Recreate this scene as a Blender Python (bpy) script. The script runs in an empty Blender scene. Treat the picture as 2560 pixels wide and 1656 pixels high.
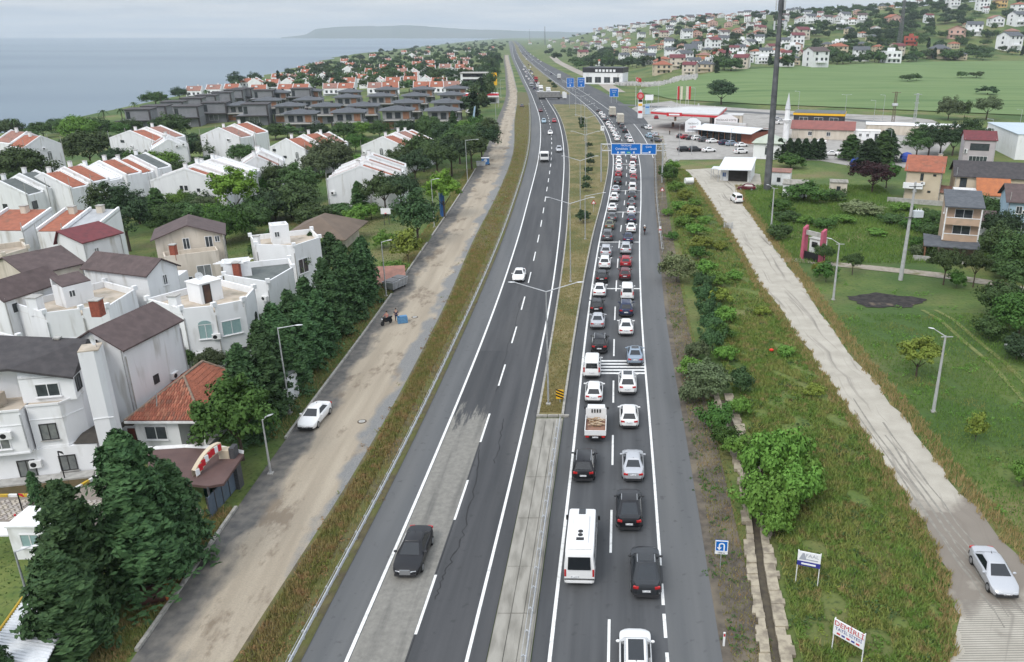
import bpy, math, random
import numpy as np
from mathutils import Vector, Matrix, noise as mnoise
R = math.radians
S = bpy.context.scene
C = S.collection
rnd = random.Random(7)
nr = np.random.default_rng(5)

# ---------------------------------------------------------------- camera
HC = 33.5                                   # drone height over the highway, metres
cam = bpy.data.cameras.new('camera'); camo = bpy.data.objects.new('camera', cam); C.objects.link(camo)
camo.location = (0, 0, HC); camo.rotation_euler = (R(90) - math.atan(.37), 0, 0)
cam.sensor_width = 36; cam.lens = 28.125; cam.shift_x = -200 / 2560
cam.clip_start = 1; cam.clip_end = 60000
S.camera = camo
# ---------------------------------------------------------------- sky: overcast layer over a Nishita sky
SUN_EL, SUN_AZ = R(47), R(212)
w = bpy.data.worlds.new('World'); S.world = w; w.use_nodes = True
wn, wl = w.node_tree.nodes, w.node_tree.links
wn.clear()
out = wn.new('ShaderNodeOutputWorld'); bg = wn.new('ShaderNodeBackground'); sky = wn.new('ShaderNodeTexSky')
sky.sky_type = 'NISHITA'; sky.sun_disc = False; sky.sun_elevation = SUN_EL; sky.sun_rotation = SUN_AZ
sky.air_density = 1; sky.dust_density = 2
tc = wn.new('ShaderNodeTexCoord'); sep = wn.new('ShaderNodeSeparateXYZ'); wl.new(tc.outputs['Generated'], sep.inputs[0])
def wmath(op, a, b):
    n = wn.new('ShaderNodeMath'); n.operation = op
    for i, v in enumerate((a, b)):
        if isinstance(v, (int, float)): n.inputs[i].default_value = v
        else: wl.new(v, n.inputs[i])
    return n.outputs[0]
den = wmath('ADD', wmath('MAXIMUM', sep.outputs['Z'], 0.0), 0.06)      # a flat cloud deck seen in perspective
cx_, cy_ = wmath('DIVIDE', sep.outputs['X'], den), wmath('DIVIDE', sep.outputs['Y'], den)
comb = wn.new('ShaderNodeCombineXYZ'); wl.new(cx_, comb.inputs[0]); wl.new(cy_, comb.inputs[1])
nz = wn.new('ShaderNodeTexNoise'); nz.inputs['Scale'].default_value = .55; nz.inputs['Detail'].default_value = 6; nz.inputs['Roughness'].default_value = .55
wl.new(comb.outputs[0], nz.inputs['Vector'])
cr = wn.new('ShaderNodeValToRGB'); cr.color_ramp.elements[0].position = .36; cr.color_ramp.elements[1].position = .64
cr.color_ramp.elements[0].color = (4.9, 5.45, 6.2, 1); cr.color_ramp.elements[1].color = (6.8, 6.95, 7.15, 1)
wl.new(nz.outputs['Fac'], cr.inputs[0])
mx = wn.new('ShaderNodeMix'); mx.data_type = 'RGBA'; mx.inputs[0].default_value = .84
wl.new(sky.outputs[0], mx.inputs[6]); wl.new(cr.outputs[0], mx.inputs[7])
grd = wmath('ADD', wmath('MULTIPLY', wmath('MAXIMUM', sep.outputs['Z'], 0.0), 1.45), .98)     # an overcast sky brightens towards the zenith
vm = wn.new('ShaderNodeVectorMath'); vm.operation = 'SCALE'; wl.new(mx.outputs[2], vm.inputs[0]); wl.new(grd, vm.inputs['Scale']); wl.new(vm.outputs[0], bg.inputs[0]); bg.inputs[1].default_value = .1; wl.new(bg.outputs[0], out.inputs[0])
sun = bpy.data.lights.new('sun', 'SUN'); suno = bpy.data.objects.new('sun', sun); C.objects.link(suno)
sun.energy = 1.3; sun.angle = R(22); sun.color = (1, .97, .92)
suno.rotation_euler = (R(90) - SUN_EL, 0, R(180) - SUN_AZ)
S.view_settings.view_transform = 'Standard'; S.view_settings.look = 'None'
S.view_settings.gamma = 1; S.view_settings.use_curve_mapping = False; S.view_settings.exposure = 0.32
S.cycles.use_denoising = True; S.cycles.max_bounces = 5; S.cycles.diffuse_bounces = 2; S.cycles.glossy_bounces = 2
S.cycles.transparent_max_bounces = 4; S.cycles.volume_bounces = 0

# ---------------------------------------------------------------- land heights
def lerp_table(x, xs, ys): return float(np.interp(x, xs, ys))
COAST = ([-200, 0, 386, 767, 1973, 6070, 12000], [-265, -268, -282, -338, -578, -900, -1300])
ROADC = ([0, 94, 231, 347, 458, 668, 1216, 2809, 5000, 9000], [-4, -3, 0, -5, -14, -37, -95, -245, -450, -820])
AZ = [-.30, -.10, -.061, .0094, .103, .197, .3375, .506, .9]
RB = [6000, 3500, 2500, 1150, 590, 655, 790, 960, 1250]
ZB = [0, 0, 0, 3, 7, 9, 10, 10, 10]
RR = [9000, 6500, 4300, 3000, 2050, 1750, 1600, 1600, 1900]
ZR = [0, 20, 40, 51, 66, 70, 76, 92, 110]
RF = [6000, 3400, 2300, 900, 425, 400, 380, 385, 420]
def hgt(X, Y):
    """land height in metres; the highway lies at 0, the sea at -12"""
    X = np.asarray(X, float); Y = np.asarray(Y, float)
    rc = np.interp(Y, *ROADC); cst = np.interp(Y, *COAST)
    t = (X - (rc - 30)) / (cst - (rc - 30))
    t = np.clip(t, 0, 1.6)
    left = np.where(t < 1, -10.5 * t ** 1.25, np.maximum(-10.5 - (t - 1) * 60, -16))
    r = np.hypot(X, Y); az = X / np.maximum(Y, 1)
    az = np.where(Y < 1, 2.0, az)
    rb, zb, rr, zr, rf = (np.interp(az, AZ, q) for q in (RB, ZB, RR, ZR, RF))
    f1 = np.clip((r - rf) / np.maximum(rb - rf, 1), 0, 1)
    z = zb * f1 ** 1.3
    f2 = np.clip((r - rb) / np.maximum(rr - rb, 1), 0, 1)
    z = z + (zr - zb) * (f2 * f2 * (3 - 2 * f2)) * (r > rb)
    f3 = np.clip((r - rr) / 3000, 0, 1)
    z = z - f3 * 60
    off = np.clip((X - (rc + 25 + .02 * Y)) / (60 + .05 * Y), 0, 1)
    z = np.where(X > rc, z * off, 0)
    return np.where(X < rc - 30, left, z)
def P(px, py, z=0.0):
    """point at height z that the lens of this photograph sees at photo position px, py"""
    h = HC - z; u = py - 88.0
    return ((px - 1480) * h * 1.06625 / u, h * (2273.8 / u - .37), z)
def G(px, py):
    z = 0.0
    for _ in range(40):
        x, y, _z = P(px, py, z)
        z = .5 * z + .5 * float(hgt(x, y))
    return (x, y, z)
def onland(x, y): return (x, y, float(hgt(x, y)))

# ---------------------------------------------------------------- materials
MATS = {}
def mat(name, c, c2=None, scale=1.0, rough=.8, metal=0, stretch=(1, 1, 1), detail=4, lo=.35, hi=.65, bump=0, spec=.4, coord='pos', c3=None, s3=.2, lo3=.5, hi3=.65, rand=0, bscale=None):
    if name in MATS: return MATS[name]
    m = bpy.data.materials.new(name); m.use_nodes = True; MATS[name] = m
    n, l = m.node_tree.nodes, m.node_tree.links
    b = n['Principled BSDF']; b.inputs['Roughness'].default_value = rough; b.inputs['Metallic'].default_value = metal
    b.inputs['Specular IOR Level'].default_value = spec
    b.inputs['Base Color'].default_value = (*c, 1)
    m.diffuse_color = (*c, 1)
    if c2 is None and not bump: return m
    if coord == 'pos': src = n.new('ShaderNodeNewGeometry').outputs['Position']
    elif coord == 'uv': src = n.new('ShaderNodeUVMap').outputs[0]
    else: src = n.new('ShaderNodeTexCoord').outputs['Object']
    mp = n.new('ShaderNodeMapping'); mp.inputs['Scale'].default_value = stretch; l.new(src, mp.inputs[0])
    def nzz(sc, de=detail):
        t = n.new('ShaderNodeTexNoise'); t.inputs['Scale'].default_value = sc; t.inputs['Detail'].default_value = de
        l.new(mp.outputs[0], t.inputs['Vector']); return t.outputs['Fac']
    def ramp(f, a, z):
        r = n.new('ShaderNodeMapRange'); r.inputs['From Min'].default_value = a; r.inputs['From Max'].default_value = z; l.new(f, r.inputs['Value']); return r.outputs[0]
    def mix(f, a, z):
        x = n.new('ShaderNodeMix'); x.data_type = 'RGBA'
        for i, v in ((0, f), (6, a), (7, z)):
            if isinstance(v, tuple): x.inputs[i].default_value = (*v[:3], 1)
            elif isinstance(v, float): x.inputs[i].default_value = v
            else: l.new(v, x.inputs[i])
        return x.outputs[2]
    col = c
    if c2 is not None:
        col = mix(ramp(nzz(scale), lo, hi), c, c2)
        if c3 is not None: col = mix(ramp(nzz(s3, 3), lo3, hi3), col, c3)
        if rand:
            oi = n.new('ShaderNodeObjectInfo'); hs = n.new('ShaderNodeHueSaturation')
            mr = n.new('ShaderNodeMapRange'); mr.inputs['To Min'].default_value = 1 - rand; mr.inputs['To Max'].default_value = 1 + rand
            l.new(oi.outputs['Random'], mr.inputs['Value']); l.new(mr.outputs[0], hs.inputs['Value']); l.new(col, hs.inputs['Color']); col = hs.outputs[0]
        l.new(col, b.inputs['Base Color'])
    if bump:
        bp = n.new('ShaderNodeBump'); bp.inputs['Strength'].default_value = bump; bp.inputs['Distance'].default_value = .05
        l.new(nzz(bscale or scale * 6), bp.inputs['Height']); l.new(bp.outputs[0], b.inputs['Normal'])
    return m

# ---------------------------------------------------------------- mesh helpers
class MB:
    def __init__(s): s.v = []; s.f = []; s.m = []; s.mi = 0
    def add(s, vs, fs):
        o = len(s.v); s.v += [tuple(q) for q in vs]; s.f += [tuple(i + o for i in q) for q in fs]; s.m += [s.mi] * len(fs); return s
    def box(s, c, d, rz=0, M=None):
        x, y, z = d[0] / 2, d[1] / 2, d[2] / 2
        vs = [(a, b, e) for e in (-z, z) for a, b in ((-x, -y), (x, -y), (x, y), (-x, y))]
        ca, sa = math.cos(rz), math.sin(rz)
        vs = [(c[0] + a * ca - b * sa, c[1] + a * sa + b * ca, c[2] + e) for a, b, e in vs]
        return s.add(vs, [(3, 2, 1, 0), (4, 5, 6, 7), (0, 1, 5, 4), (1, 2, 6, 5), (2, 3, 7, 6), (3, 0, 4, 7)])
    def prism(s, poly, z0, z1, cap=True):
        n = len(poly); vs = [(p[0], p[1], z0) for p in poly] + [(p[0], p[1], z1 if not callable(z1) else z1(p)) for p in poly]
        fs = [(i, (i + 1) % n, n + (i + 1) % n, n + i) for i in range(n)]
        if cap: fs += [tuple(range(n, 2 * n)), tuple(reversed(range(n)))]
        return s.add(vs, fs)
    def loft(s, rings, closed=True, caps=True):
        n = len(rings[0]); vs = [q for r in rings for q in r]; fs = []
        for k in range(len(rings) - 1):
            for i in range(n if closed else n - 1):
                j = (i + 1) % n; fs.append((k * n + i, k * n + j, (k + 1) * n + j, (k + 1) * n + i))
        if caps: fs += [tuple(reversed(range(n))), tuple(range((len(rings) - 1) * n, len(rings) * n))]
        return s.add(vs, fs)
    def tube(s, a, b, r0, r1=None, n=8, caps=True):
        a, b = Vector(a), Vector(b); r1 = r0 if r1 is None else r1
        d = (b - a).normalized(); q = Vector((0, 0, 1)) if abs(d.z) < .9 else Vector((1, 0, 0))
        u = d.cross(q).normalized(); w_ = d.cross(u)
        return s.loft([[p + (u * math.cos(t) + w_ * math.sin(t)) * r for t in [-2 * math.pi * i / n for i in range(n)]] for p, r in ((a, r0), (b, r1))], True, caps)
    def quad(s, *p): return s.add(p, [tuple(range(len(p)))])
    def ball(s, c, r, n=8, k=5):
        rx, ry, rz_ = (r, r, r) if isinstance(r, (int, float)) else r
        return s.loft([[(c[0] + rx * math.sin(a) * math.cos(t), c[1] + ry * math.sin(a) * math.sin(t), c[2] - rz_ * math.cos(a)) for t in [2 * math.pi * i / n for i in range(n)]] for a in [math.pi * (j + .12) / (k + .24) for j in range(k + 1)]])
    def mesh(s, name, mats, smooth=False):
        me = bpy.data.meshes.new(name); me.from_pydata(s.v, [], s.f)
        for q in (mats if isinstance(mats, (list, tuple)) else [mats]): me.materials.append(q)
        if s.mi: me.polygons.foreach_set('material_index', s.m)
        if smooth: me.polygons.foreach_set('use_smooth', [True] * len(s.f)); me.set_sharp_from_angle(angle=R(38))
        me.validate(); me.update(); return me
    def obj(s, name, mats, parent=None, loc=None, rz=0, smooth=False): return link(name, s.mesh(name, mats, smooth), parent, loc, rz)
def link(name, data, parent=None, loc=None, rz=0):
    o = bpy.data.objects.new(name, data); C.objects.link(o)
    if parent: o.parent = parent
    if loc is not None: o.location = loc
    if rz: o.rotation_euler = (0, 0, rz)
    return o
def tag(o, label=None, cat=None, group=None, kind=None):
    for k, v in (('label', label), ('category', cat), ('group', group), ('kind', kind)):
        if v: o[k] = v
    return o
def thing(name, label, cat, loc=(0, 0, 0), rz=0, group=None): return tag(link(name, None, None, loc, rz), label, cat, group)
def struct(name, mb, m, smooth=False): return tag(mb.obj(name, m, smooth=smooth), kind='structure')
KIDS = {}
def kids(o):
    if o.name not in KIDS: KIDS[o.name] = list(o.children)
    return KIDS[o.name]
def dup(o, loc=None, rz=None, scale=None, label=None, group=None, parent=None):
    c = o.copy(); C.objects.link(c); c.parent = parent
    if loc is not None: c.location = loc
    if rz is not None: c.rotation_euler = (0, 0, rz)
    if scale is not None: c.scale = scale if isinstance(scale, tuple) else (scale,) * 3
    if label: c['label'] = label
    if group: c['group'] = group
    for ch in kids(o): dup(ch, parent=c)
    return c
ORD = 'first second third fourth fifth sixth seventh eighth ninth tenth eleventh twelfth thirteenth fourteenth fifteenth sixteenth seventeenth eighteenth nineteenth twentieth'.split()
TENS = {20: 'twenty', 30: 'thirty', 40: 'forty', 50: 'fifty', 60: 'sixty', 70: 'seventy', 80: 'eighty', 90: 'ninety'}
def nth(i):
    if i < 20: return ORD[i]
    k = i + 1; t, u = k // 10 * 10, k % 10
    return (TENS[t][:-1] + 'ieth') if u == 0 else TENS[t] + '-' + ORD[u - 1]
def text(name, body, size, m, parent, loc, rot, align='CENTER', ext=.004):
    cu = bpy.data.curves.new(name, 'FONT'); cu.body = body; cu.size = size; cu.align_x = align; cu.align_y = 'CENTER'; cu.extrude = ext; cu.resolution_u = 2
    cu.materials.append(m); t_ = bpy.data.objects.new('t', cu); me = bpy.data.meshes.new_from_object(t_); bpy.data.objects.remove(t_); me.name = name
    o = link(name, me, parent, loc); o.rotation_euler = rot; return o
# ---------------------------------------------------------------- materials used for land and roads
class NT:
    """small node-writing helper"""
    def __init__(s, name, rough=.9, spec=.3):
        s.m = bpy.data.materials.new(name); s.m.use_nodes = True; s.n = s.m.node_tree.nodes; s.l = s.m.node_tree.links
        s.b = s.n['Principled BSDF']; s.b.inputs['Roughness'].default_value = rough; s.b.inputs['Specular IOR Level'].default_value = spec
        s.pos = s.n.new('ShaderNodeNewGeometry').outputs['Position']
    def uv(s):
        q = s.n.new('ShaderNodeSeparateXYZ'); u = s.n.new('ShaderNodeUVMap'); s.l.new(u.outputs[0], q.inputs[0]); s.uvv = u.outputs[0]; return q.outputs[0], q.outputs[1]
    def put(s, i, v):
        if isinstance(v, (int, float)): i.default_value = v
        elif isinstance(v, tuple): i.default_value = (*v[:3], 1) if len(i.default_value) == 4 else v
        else: s.l.new(v, i)
    def ma(s, op, a, b=0.0):
        q = s.n.new('ShaderNodeMath'); q.operation = op; s.put(q.inputs[0], a); s.put(q.inputs[1], b); return q.outputs[0]
    def noise(s, sc, vec=None, st=(1, 1, 1), det=4, ro=.5):
        mp = s.n.new('ShaderNodeMapping'); mp.inputs['Scale'].default_value = st; s.l.new(s.pos if vec is None else vec, mp.inputs[0])
        t = s.n.new('ShaderNodeTexNoise'); t.inputs['Scale'].default_value = sc; t.inputs['Detail'].default_value = det; t.inputs['Roughness'].default_value = ro
        s.l.new(mp.outputs[0], t.inputs['Vector']); return t.outputs['Fac']
    def rng(s, f, a, b, c=0.0, d=1.0):
        q = s.n.new('ShaderNodeMapRange'); s.put(q.inputs['Value'], f); q.inputs['From Min'].default_value = a; q.inputs['From Max'].default_value = b
        q.inputs['To Min'].default_value = c; q.inputs['To Max'].default_value = d; return q.outputs[0]
    def mix(s, f, a, b):
        q = s.n.new('ShaderNodeMix'); q.data_type = 'RGBA'; s.put(q.inputs[0], f); s.put(q.inputs[6], a); s.put(q.inputs[7], b); return q.outputs[2]
    def done(s, col, bump=None, st=.4, dist=.05):
        s.put(s.b.inputs['Base Color'], col)
        if bump is not None:
            q = s.n.new('ShaderNodeBump'); q.inputs['Strength'].default_value = st; q.inputs['Distance'].default_value = dist
            s.l.new(bump, q.inputs['Height']); s.l.new(q.outputs[0], s.b.inputs['Normal'])
        return s.m
t = NT('land_cover')
g1 = t.mix(t.rng(t.noise(.55, det=6, ro=.65), .35, .65), (.078, .125, .028), (.145, .17, .046))
g2 = t.mix(t.rng(t.noise(.09, det=5), .5, .64), g1, (.16, .145, .06))
g3 = t.mix(t.rng(t.noise(.035, det=3), .44, .6), g2, (.05, .095, .02))
g4 = t.mix(t.rng(t.noise(2.6, det=3), .55, .75), g3, (.03, .05, .015))
LAND = t.done(g4, t.noise(1.7, det=6), .6, .25)
def asphalt(name, a, b, dust):
    t = NT(name, .85, .35); u, v = t.uv()
    c = t.mix(t.rng(t.noise(.9, t.uvv, (1.3, .05, 1), 3), .3, .7), a, b)
    c = t.mix(t.rng(t.noise(.25, t.uvv, (.8, .1, 1), 3), .5, .72, 0, .55), c, dust)
    c = t.mix(t.rng(t.noise(45, det=2), .3, .7, 0, .22), c, (.12, .12, .12))
    c = t.mix(t.rng(t.noise(1.6, det=5), .62, .72, 0, .35), c, (.022, .022, .024))
    return t.done(c, t.noise(60, det=2), .25, .01)
ASPH_L = asphalt('asphalt_worn', (.034, .036, .039), (.064, .065, .068), (.095, .093, .09))
ASPH_R = asphalt('asphalt_grey', (.042, .045, .049), (.080, .083, .087), (.115, .115, .113))
ASPH_S = asphalt('asphalt_shoulder', (.088, .092, .095), (.115, .118, .12), (.14, .138, .132))
PAINT = mat('road_paint', (.72, .72, .70), (.48, .48, .46), 3, .7, detail=6, lo=.5, hi=.75)
t = NT('dirt_road'); u, v = t.uv()
d1 = t.mix(t.rng(t.noise(.8, t.uvv, (1, .06, 1), 5), .3, .7), (.285, .240, .180), (.40, .345, .265))
d1 = t.mix(t.rng(t.noise(.22, t.uvv, (1.2, .5, 1), 6, .7), .53, .60, 0, .8), d1, (.17, .13, .09))
d1 = t.mix(t.rng(t.noise(9, det=4), .35, .7, 0, .35), d1, (.19, .17, .145))
edge = t.ma('ADD', u, t.rng(t.noise(.35, t.uvv, (1, .5, 1), 5), .3, .7, -1.1, 1.1))
asp = t.mix(t.rng(t.noise(1.2, det=5), .35, .65), (.085, .083, .08), (.15, .14, .125))
d1 = t.mix(t.rng(edge, 1.6, 2.6), asp, d1)
d1 = t.mix(t.rng(edge, 6.4, 7.2), d1, t.mix(t.rng(t.noise(14, det=3), .4, .6), (.15, .155, .155), (.23, .225, .215)))
DIRT = t.done(d1, t.noise(7, det=6), .45, .06)
t = NT('concrete_lane'); u, v = t.uv()
c1 = t.mix(t.rng(t.noise(.5, det=5), .3, .7), (.33, .305, .255), (.43, .40, .34))
c1 = t.mix(t.rng(t.noise(1.1, t.uvv, (1.6, .05, 1), 5), .56, .7, 0, .8), c1, (.16, .145, .125))
c1 = t.mix(t.rng(t.ma('ABSOLUTE', t.ma('SUBTRACT', t.ma('ADD', v, t.rng(t.noise(.4, det=4), .3, .7, -3, 3)), 47.0)), 4.2, 6.8, .85, 0), c1, (.17, .145, .12))
c1 = t.mix(t.rng(t.noise(20, det=3), .5, .75, 0, .3), c1, (.2, .19, .17))
LANE = t.done(c1, t.noise(9, det=5), .4, .03)
MED_GRASS = mat('median_grass', (.135, .12, .042), (.20, .165, .08), 1.1, .95, detail=7, lo=.4, hi=.62, c3=(.085, .095, .028), s3=.16, lo3=.45, hi3=.6, bump=.7, bscale=5)
CONC = mat('concrete', (.30, .285, .25), (.185, .175, .15), 1.2, .9, detail=7, lo=.4, hi=.7, bump=.4, bscale=10, stretch=(1.4, .35, 1))
CONCP = mat('concrete_pale', (.42, .41, .385), (.30, .29, .27), 2, .85, detail=5, bump=.2)
KERB = mat('kerb_concrete', (.36, .345, .31), (.24, .23, .205), 2.5, .9, detail=5)
STEEL = mat('galvanised_steel', (.55, .56, .57), (.42, .43, .44), 6, .45, .55)
DARKSTEEL = mat('dark_steel', (.10, .10, .105), (.06, .06, .065), 6, .6, .3)
WHITE = mat('white_paint', (.78, .78, .77), (.66, .66, .65), 3, .6)
BLACK = mat('black_plastic', (.015, .015, .016), rough=.5)

# ---------------------------------------------------------------- land, sea
xs = np.concatenate([-np.geomspace(330, 9000, 40)[::-1], np.arange(-324, 325, 6), np.geomspace(330, 9000, 44)])
ys = np.concatenate([np.arange(-60, 1000, 8), np.geomspace(1000, 12000, 90)])
gx, gy = np.meshgrid(xs, ys); gz = hgt(gx, gy) - .04
wob = np.array([[mnoise.fractal((a * .012, b * .012, 3.1), 1.0, 2.0, 3) for a in xs] for b in ys])
gz = gz + np.where((gx > 75) & (gy < 1e9), wob * np.clip((gx - 75) / 200, 0, 1) * .25, 0)
nx, ny = len(xs), len(ys)
idx = np.arange(nx * ny).reshape(ny, nx)
me = bpy.data.meshes.new('ground')
me.from_pydata(np.stack([gx, gy, gz], -1).reshape(-1, 3).tolist(), [], np.stack([idx[:-1, :-1], idx[:-1, 1:], idx[1:, 1:], idx[1:, :-1]], -1).reshape(-1, 4).tolist())
me.polygons.foreach_set('use_smooth', [True] * len(me.polygons)); me.materials.append(LAND)
tag(link('ground', me), kind='structure')
t = NT('sea_water', .34, .32)
sc = t.mix(t.rng(t.noise(.004, st=(1, .35, 1), det=4), .35, .65), (.055, .098, .145), (.085, .135, .18))
SEA = t.done(t.mix(t.rng(t.noise(.0011, st=(.4, 1.6, 1), det=3), .4, .62), sc, (.12, .175, .21)), t.noise(.22, st=(1, .4, 1), det=8, ro=.6), .35, .6)
mb = MB(); mb.quad((-14000, -900, -12), (3000, -900, -12), (3000, 15000, -12), (-14000, 15000, -12)); struct('sea', mb, SEA)
# the mountains across the bay, about thirteen kilometres off
mb = MB(); rid = []
for i in range(121):
    a = -.365 + .52 * i / 120
    hh = float(np.interp(a, [-.365, -.345, -.33, -.31, -.26, -.22, -.16, -.09, -.03, .02, .155], [20, 90, 230, 280, 335, 340, 270, 205, 165, 150, 140])) * (1 + .09 * mnoise.fractal((a * 30, .5, 0), 1, 2, 4))
    hh = hh * 1.05
    rid.append((a * 13000, 13000 + 300 * math.sin(i * .3), hh * .50 - 12))
n = len(rid)
mb.add([(x * .93, y * .93, -14) for x, y, z in rid] + rid + [(x * 1.08, y * 1.08, -14) for x, y, z in rid], [q for i in range(n - 1) for q in ((i, i + 1, n + i + 1, n + i), (n + i, n + i + 1, 2 * n + i + 1, 2 * n + i))])
struct('mountains', mb, mat('far_mountain', (.05, .075, .045), (.085, .09, .06), .0008, .95), True)

# ---------------------------------------------------------------- roads: every line is a curve X(Y)
YT = np.array([-40, 20, 36.2, 56.1, 94.6, 136.4, 172.5, 231.7, 347, 458, 668, 1216, 2809, 5200], float)
TB = dict(
    LR=[-19.1, -17.4, -16.9, -16.2, -15.7, -15.9, -16.7, -18.7, -26.0, -35, -57, -115, -274, -510],
    L1=[-16.3, -14.5, -14.0, -13.4, -12.75, -13.0, -13.8, -15.4, -22.0, -32.2, -54, -111, -264, -499],
    L2=[-9.6, -7.7, -7.15, -6.5, -5.66, -5.8, -6.5, -8.0, -14.3, -24.9, -46.7, -103.6, -256.5, -491],
    KL=[-8.6, -6.6, -6.05, -5.45, -4.8, -4.7, -5.2, -6.7, -13.1, -23.7, -45.5, -102.4, -255.3, -490],
    KR=[-5.5, -3.9, -3.47, -2.95, -1.75, .1, 2.3, 4.9, 2.4, -8.0, -33, -93.5, -246, -481],
    R1=[-4.5, -2.9, -2.43, -1.76, -.55, 1.35, 3.6, 6.1, 3.7, -6.8, -31.8, -92.3, -245, -480],
    R2=[2.2, 3.8, 4.3, 5.0, 6.25, 8.3, 10.6, 13.5, 11.7, 1.4, -23.6, -84, -236.8, -472],
    RE=[5.2, 7.0, 7.45, 8.12, 9.32, 11.6, 13.6, 17.6, 22.5, 13.7, -11, -76, -229, -464],
    SL=[-25.0, -26.0, -26.3, -26.9, -27.3, -28.3, -29.3, -31.8, -40, -48, -69, -127, -286, -522],
    SR=[-21.5, -20.7, -20.2, -19.2, -19.1, -20.4, -20.9, -22.9, -32.4, -41, -62, -119, -278, -514])
def crv(tab, y):
    q = np.array(TB[tab]); d = np.gradient(q, YT); y = np.asarray(y, float)
    i = np.clip(np.searchsorted(YT, y) - 1, 0, len(YT) - 2); h = YT[i + 1] - YT[i]; s = np.clip((y - YT[i]) / h, 0, 1)
    return (2 * s**3 - 3 * s**2 + 1) * q[i] + (s**3 - 2 * s**2 + s) * h * d[i] + (3 * s**2 - 2 * s**3) * q[i + 1] + (s**3 - s**2) * h * d[i + 1]
def ysamp(y0, y1):
    a = [y0]
    while a[-1] < y1: a.append(min(y1, a[-1] + max(2.0, abs(a[-1]) * .03)))
    return np.array(a)
def strip(name, A, B, y0, y1, z, m, da=0.0, db=0.0, parent=None, kind='structure', cols=1):
    yy = ysamp(y0, y1)
    fa = A if callable(A) else (lambda q: crv(A, q)); fb = B if callable(B) else (lambda q: crv(B, q))
    xa, xb = fa(yy) + da, fb(yy) + db
    vs, uvs, fs = [], [], []
    for i, y in enumerate(yy):
        for j in range(cols + 1):
            f = j / cols; x = xa[i] + (xb[i] - xa[i]) * f
            vs.append((float(x), float(y), z)); uvs.append((float(x - xa[i]), float(y)))
    k = cols + 1
    for i in range(len(yy) - 1):
        for j in range(cols): fs.append((i * k + j, i * k + j + 1, (i + 1) * k + j + 1, (i + 1) * k + j))
    me = bpy.data.meshes.new(name); me.from_pydata(vs, [], fs); me.materials.append(m)
    ul = me.uv_layers.new(name='UVMap'); lv = [0] * len(me.loops); me.loops.foreach_get('vertex_index', lv)
    ul.data.foreach_set('uv', [c for q in lv for c in uvs[q]])
    o = link(name, me, parent)
    if kind and not parent: o['kind'] = kind
    return o
RL = strip('road_surface', 'LR', 'KL', -40, 5200, .03, ASPH_L, .3, 0)           # the carriageway towards the camera
RL2 = strip('road_shoulder', 'LR', 'L1', -40, 5200, .036, ASPH_S, .35, -.05)
RR_ = strip('road_surface', 'KR', 'RE', -40, 5200, .03, ASPH_R, 0, 0)            # the queueing carriageway
RR2 = strip('road_shoulder', 'R2', 'RE', -40, 330, .036, ASPH_S, .1, 0)
strip('edge_line', 'L1', 'L1', -40, 3000, .042, PAINT, -.11, .11, RL)
strip('edge_line', 'L2', 'L2', -40, 3000, .042, PAINT, -.10, .10, RL)
strip('edge_line', 'R1', 'R1', -40, 3000, .042, PAINT, -.11, .11, RR_)
strip('edge_line', 'R2', 'R2', 45, 3000, .042, PAINT, -.10, .10, RR_)
def dash(a, b, f, y0, ln, wd=.17, parent=None):
    mb = MB(); x0, x1 = [float(crv(a, q) * (1 - f) + crv(b, q) * f) for q in (y0, y0 + ln)]
    mb.quad((x0 - wd / 2, y0, .042), (x0 + wd / 2, y0, .042), (x1 + wd / 2, y0 + ln, .042), (x1 - wd / 2, y0 + ln, .042))
    return mb.obj('lane_dash', PAINT, parent)
for k in range(-3, 46):
    dash('L1', 'L2', .5, 38.4 + 12 * k, 5.6, parent=RL); dash('R1', 'R2', .5, 34.4 + 12 * k if k != 13 else 190, 5.3, parent=RR_)
for q in (28, 31.6, 34.8, 38.1, 41.0): dash('R2', 'R2', 0, q, 2.1, .2, RR_)
for y in (81.0, 80.15, 79.3, 78.45, 77.6): strip('rumble_bar', 'R1', 'R2', y - .2, y + .2, .046, PAINT, .12, -.1, RR_)
for y in (107.6, 134.6, 159.5, 183.0, 223.0): strip('rumble_bar', 'R1', 'R2', y - .2, y + .2, .046, PAINT, .12, -.1, RR_)
strip('exit_line', lambda q: crv('R2', q) + 4.2, lambda q: crv('R2', q) + 4.2, 235, 330, .042, PAINT, -.1, .1, RR_)
# milled grey patch of the near lane, ragged at its far end
xm = lambda q: crv('L1', q) * .5 + crv('L2', q) * .5
t = NT('milled_patch', .95, .2); u, v = t.uv()
pa = t.mix(t.rng(t.noise(2.2, det=8, ro=.7), .3, .7), (.16, .155, .14), (.25, .24, .215)); pa = t.mix(t.rng(t.noise(.5, t.uvv, (2.5, .12, 1), 5), .5, .7, 0, .7), pa, (.10, .098, .092))
pb = t.mix(t.rng(t.noise(.9, t.uvv, (1.3, .05, 1), 3), .3, .7), (.052, .054, .057), (.070, .071, .073))
msk = t.ma('ADD', v, t.rng(t.noise(.8, t.uvv, (2.2, .22, 1), 8, .7), .25, .75, -7.0, 7.0))
PATCH = t.done(t.mix(t.rng(msk, 66, 68.5, 0, 1), pa, pb), t.noise(40, det=3), .4, .02)
strip('milled_patch', 'L1', xm, -40, 84, .0395, PATCH, .16, -.1, RL, cols=2)
TAR = mat('tar_crack', (.02, .02, .021), rough=.8)
MUDT = mat('mud_track', (.19, .175, .15), (.26, .245, .21), 2, .95, detail=5)
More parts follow.
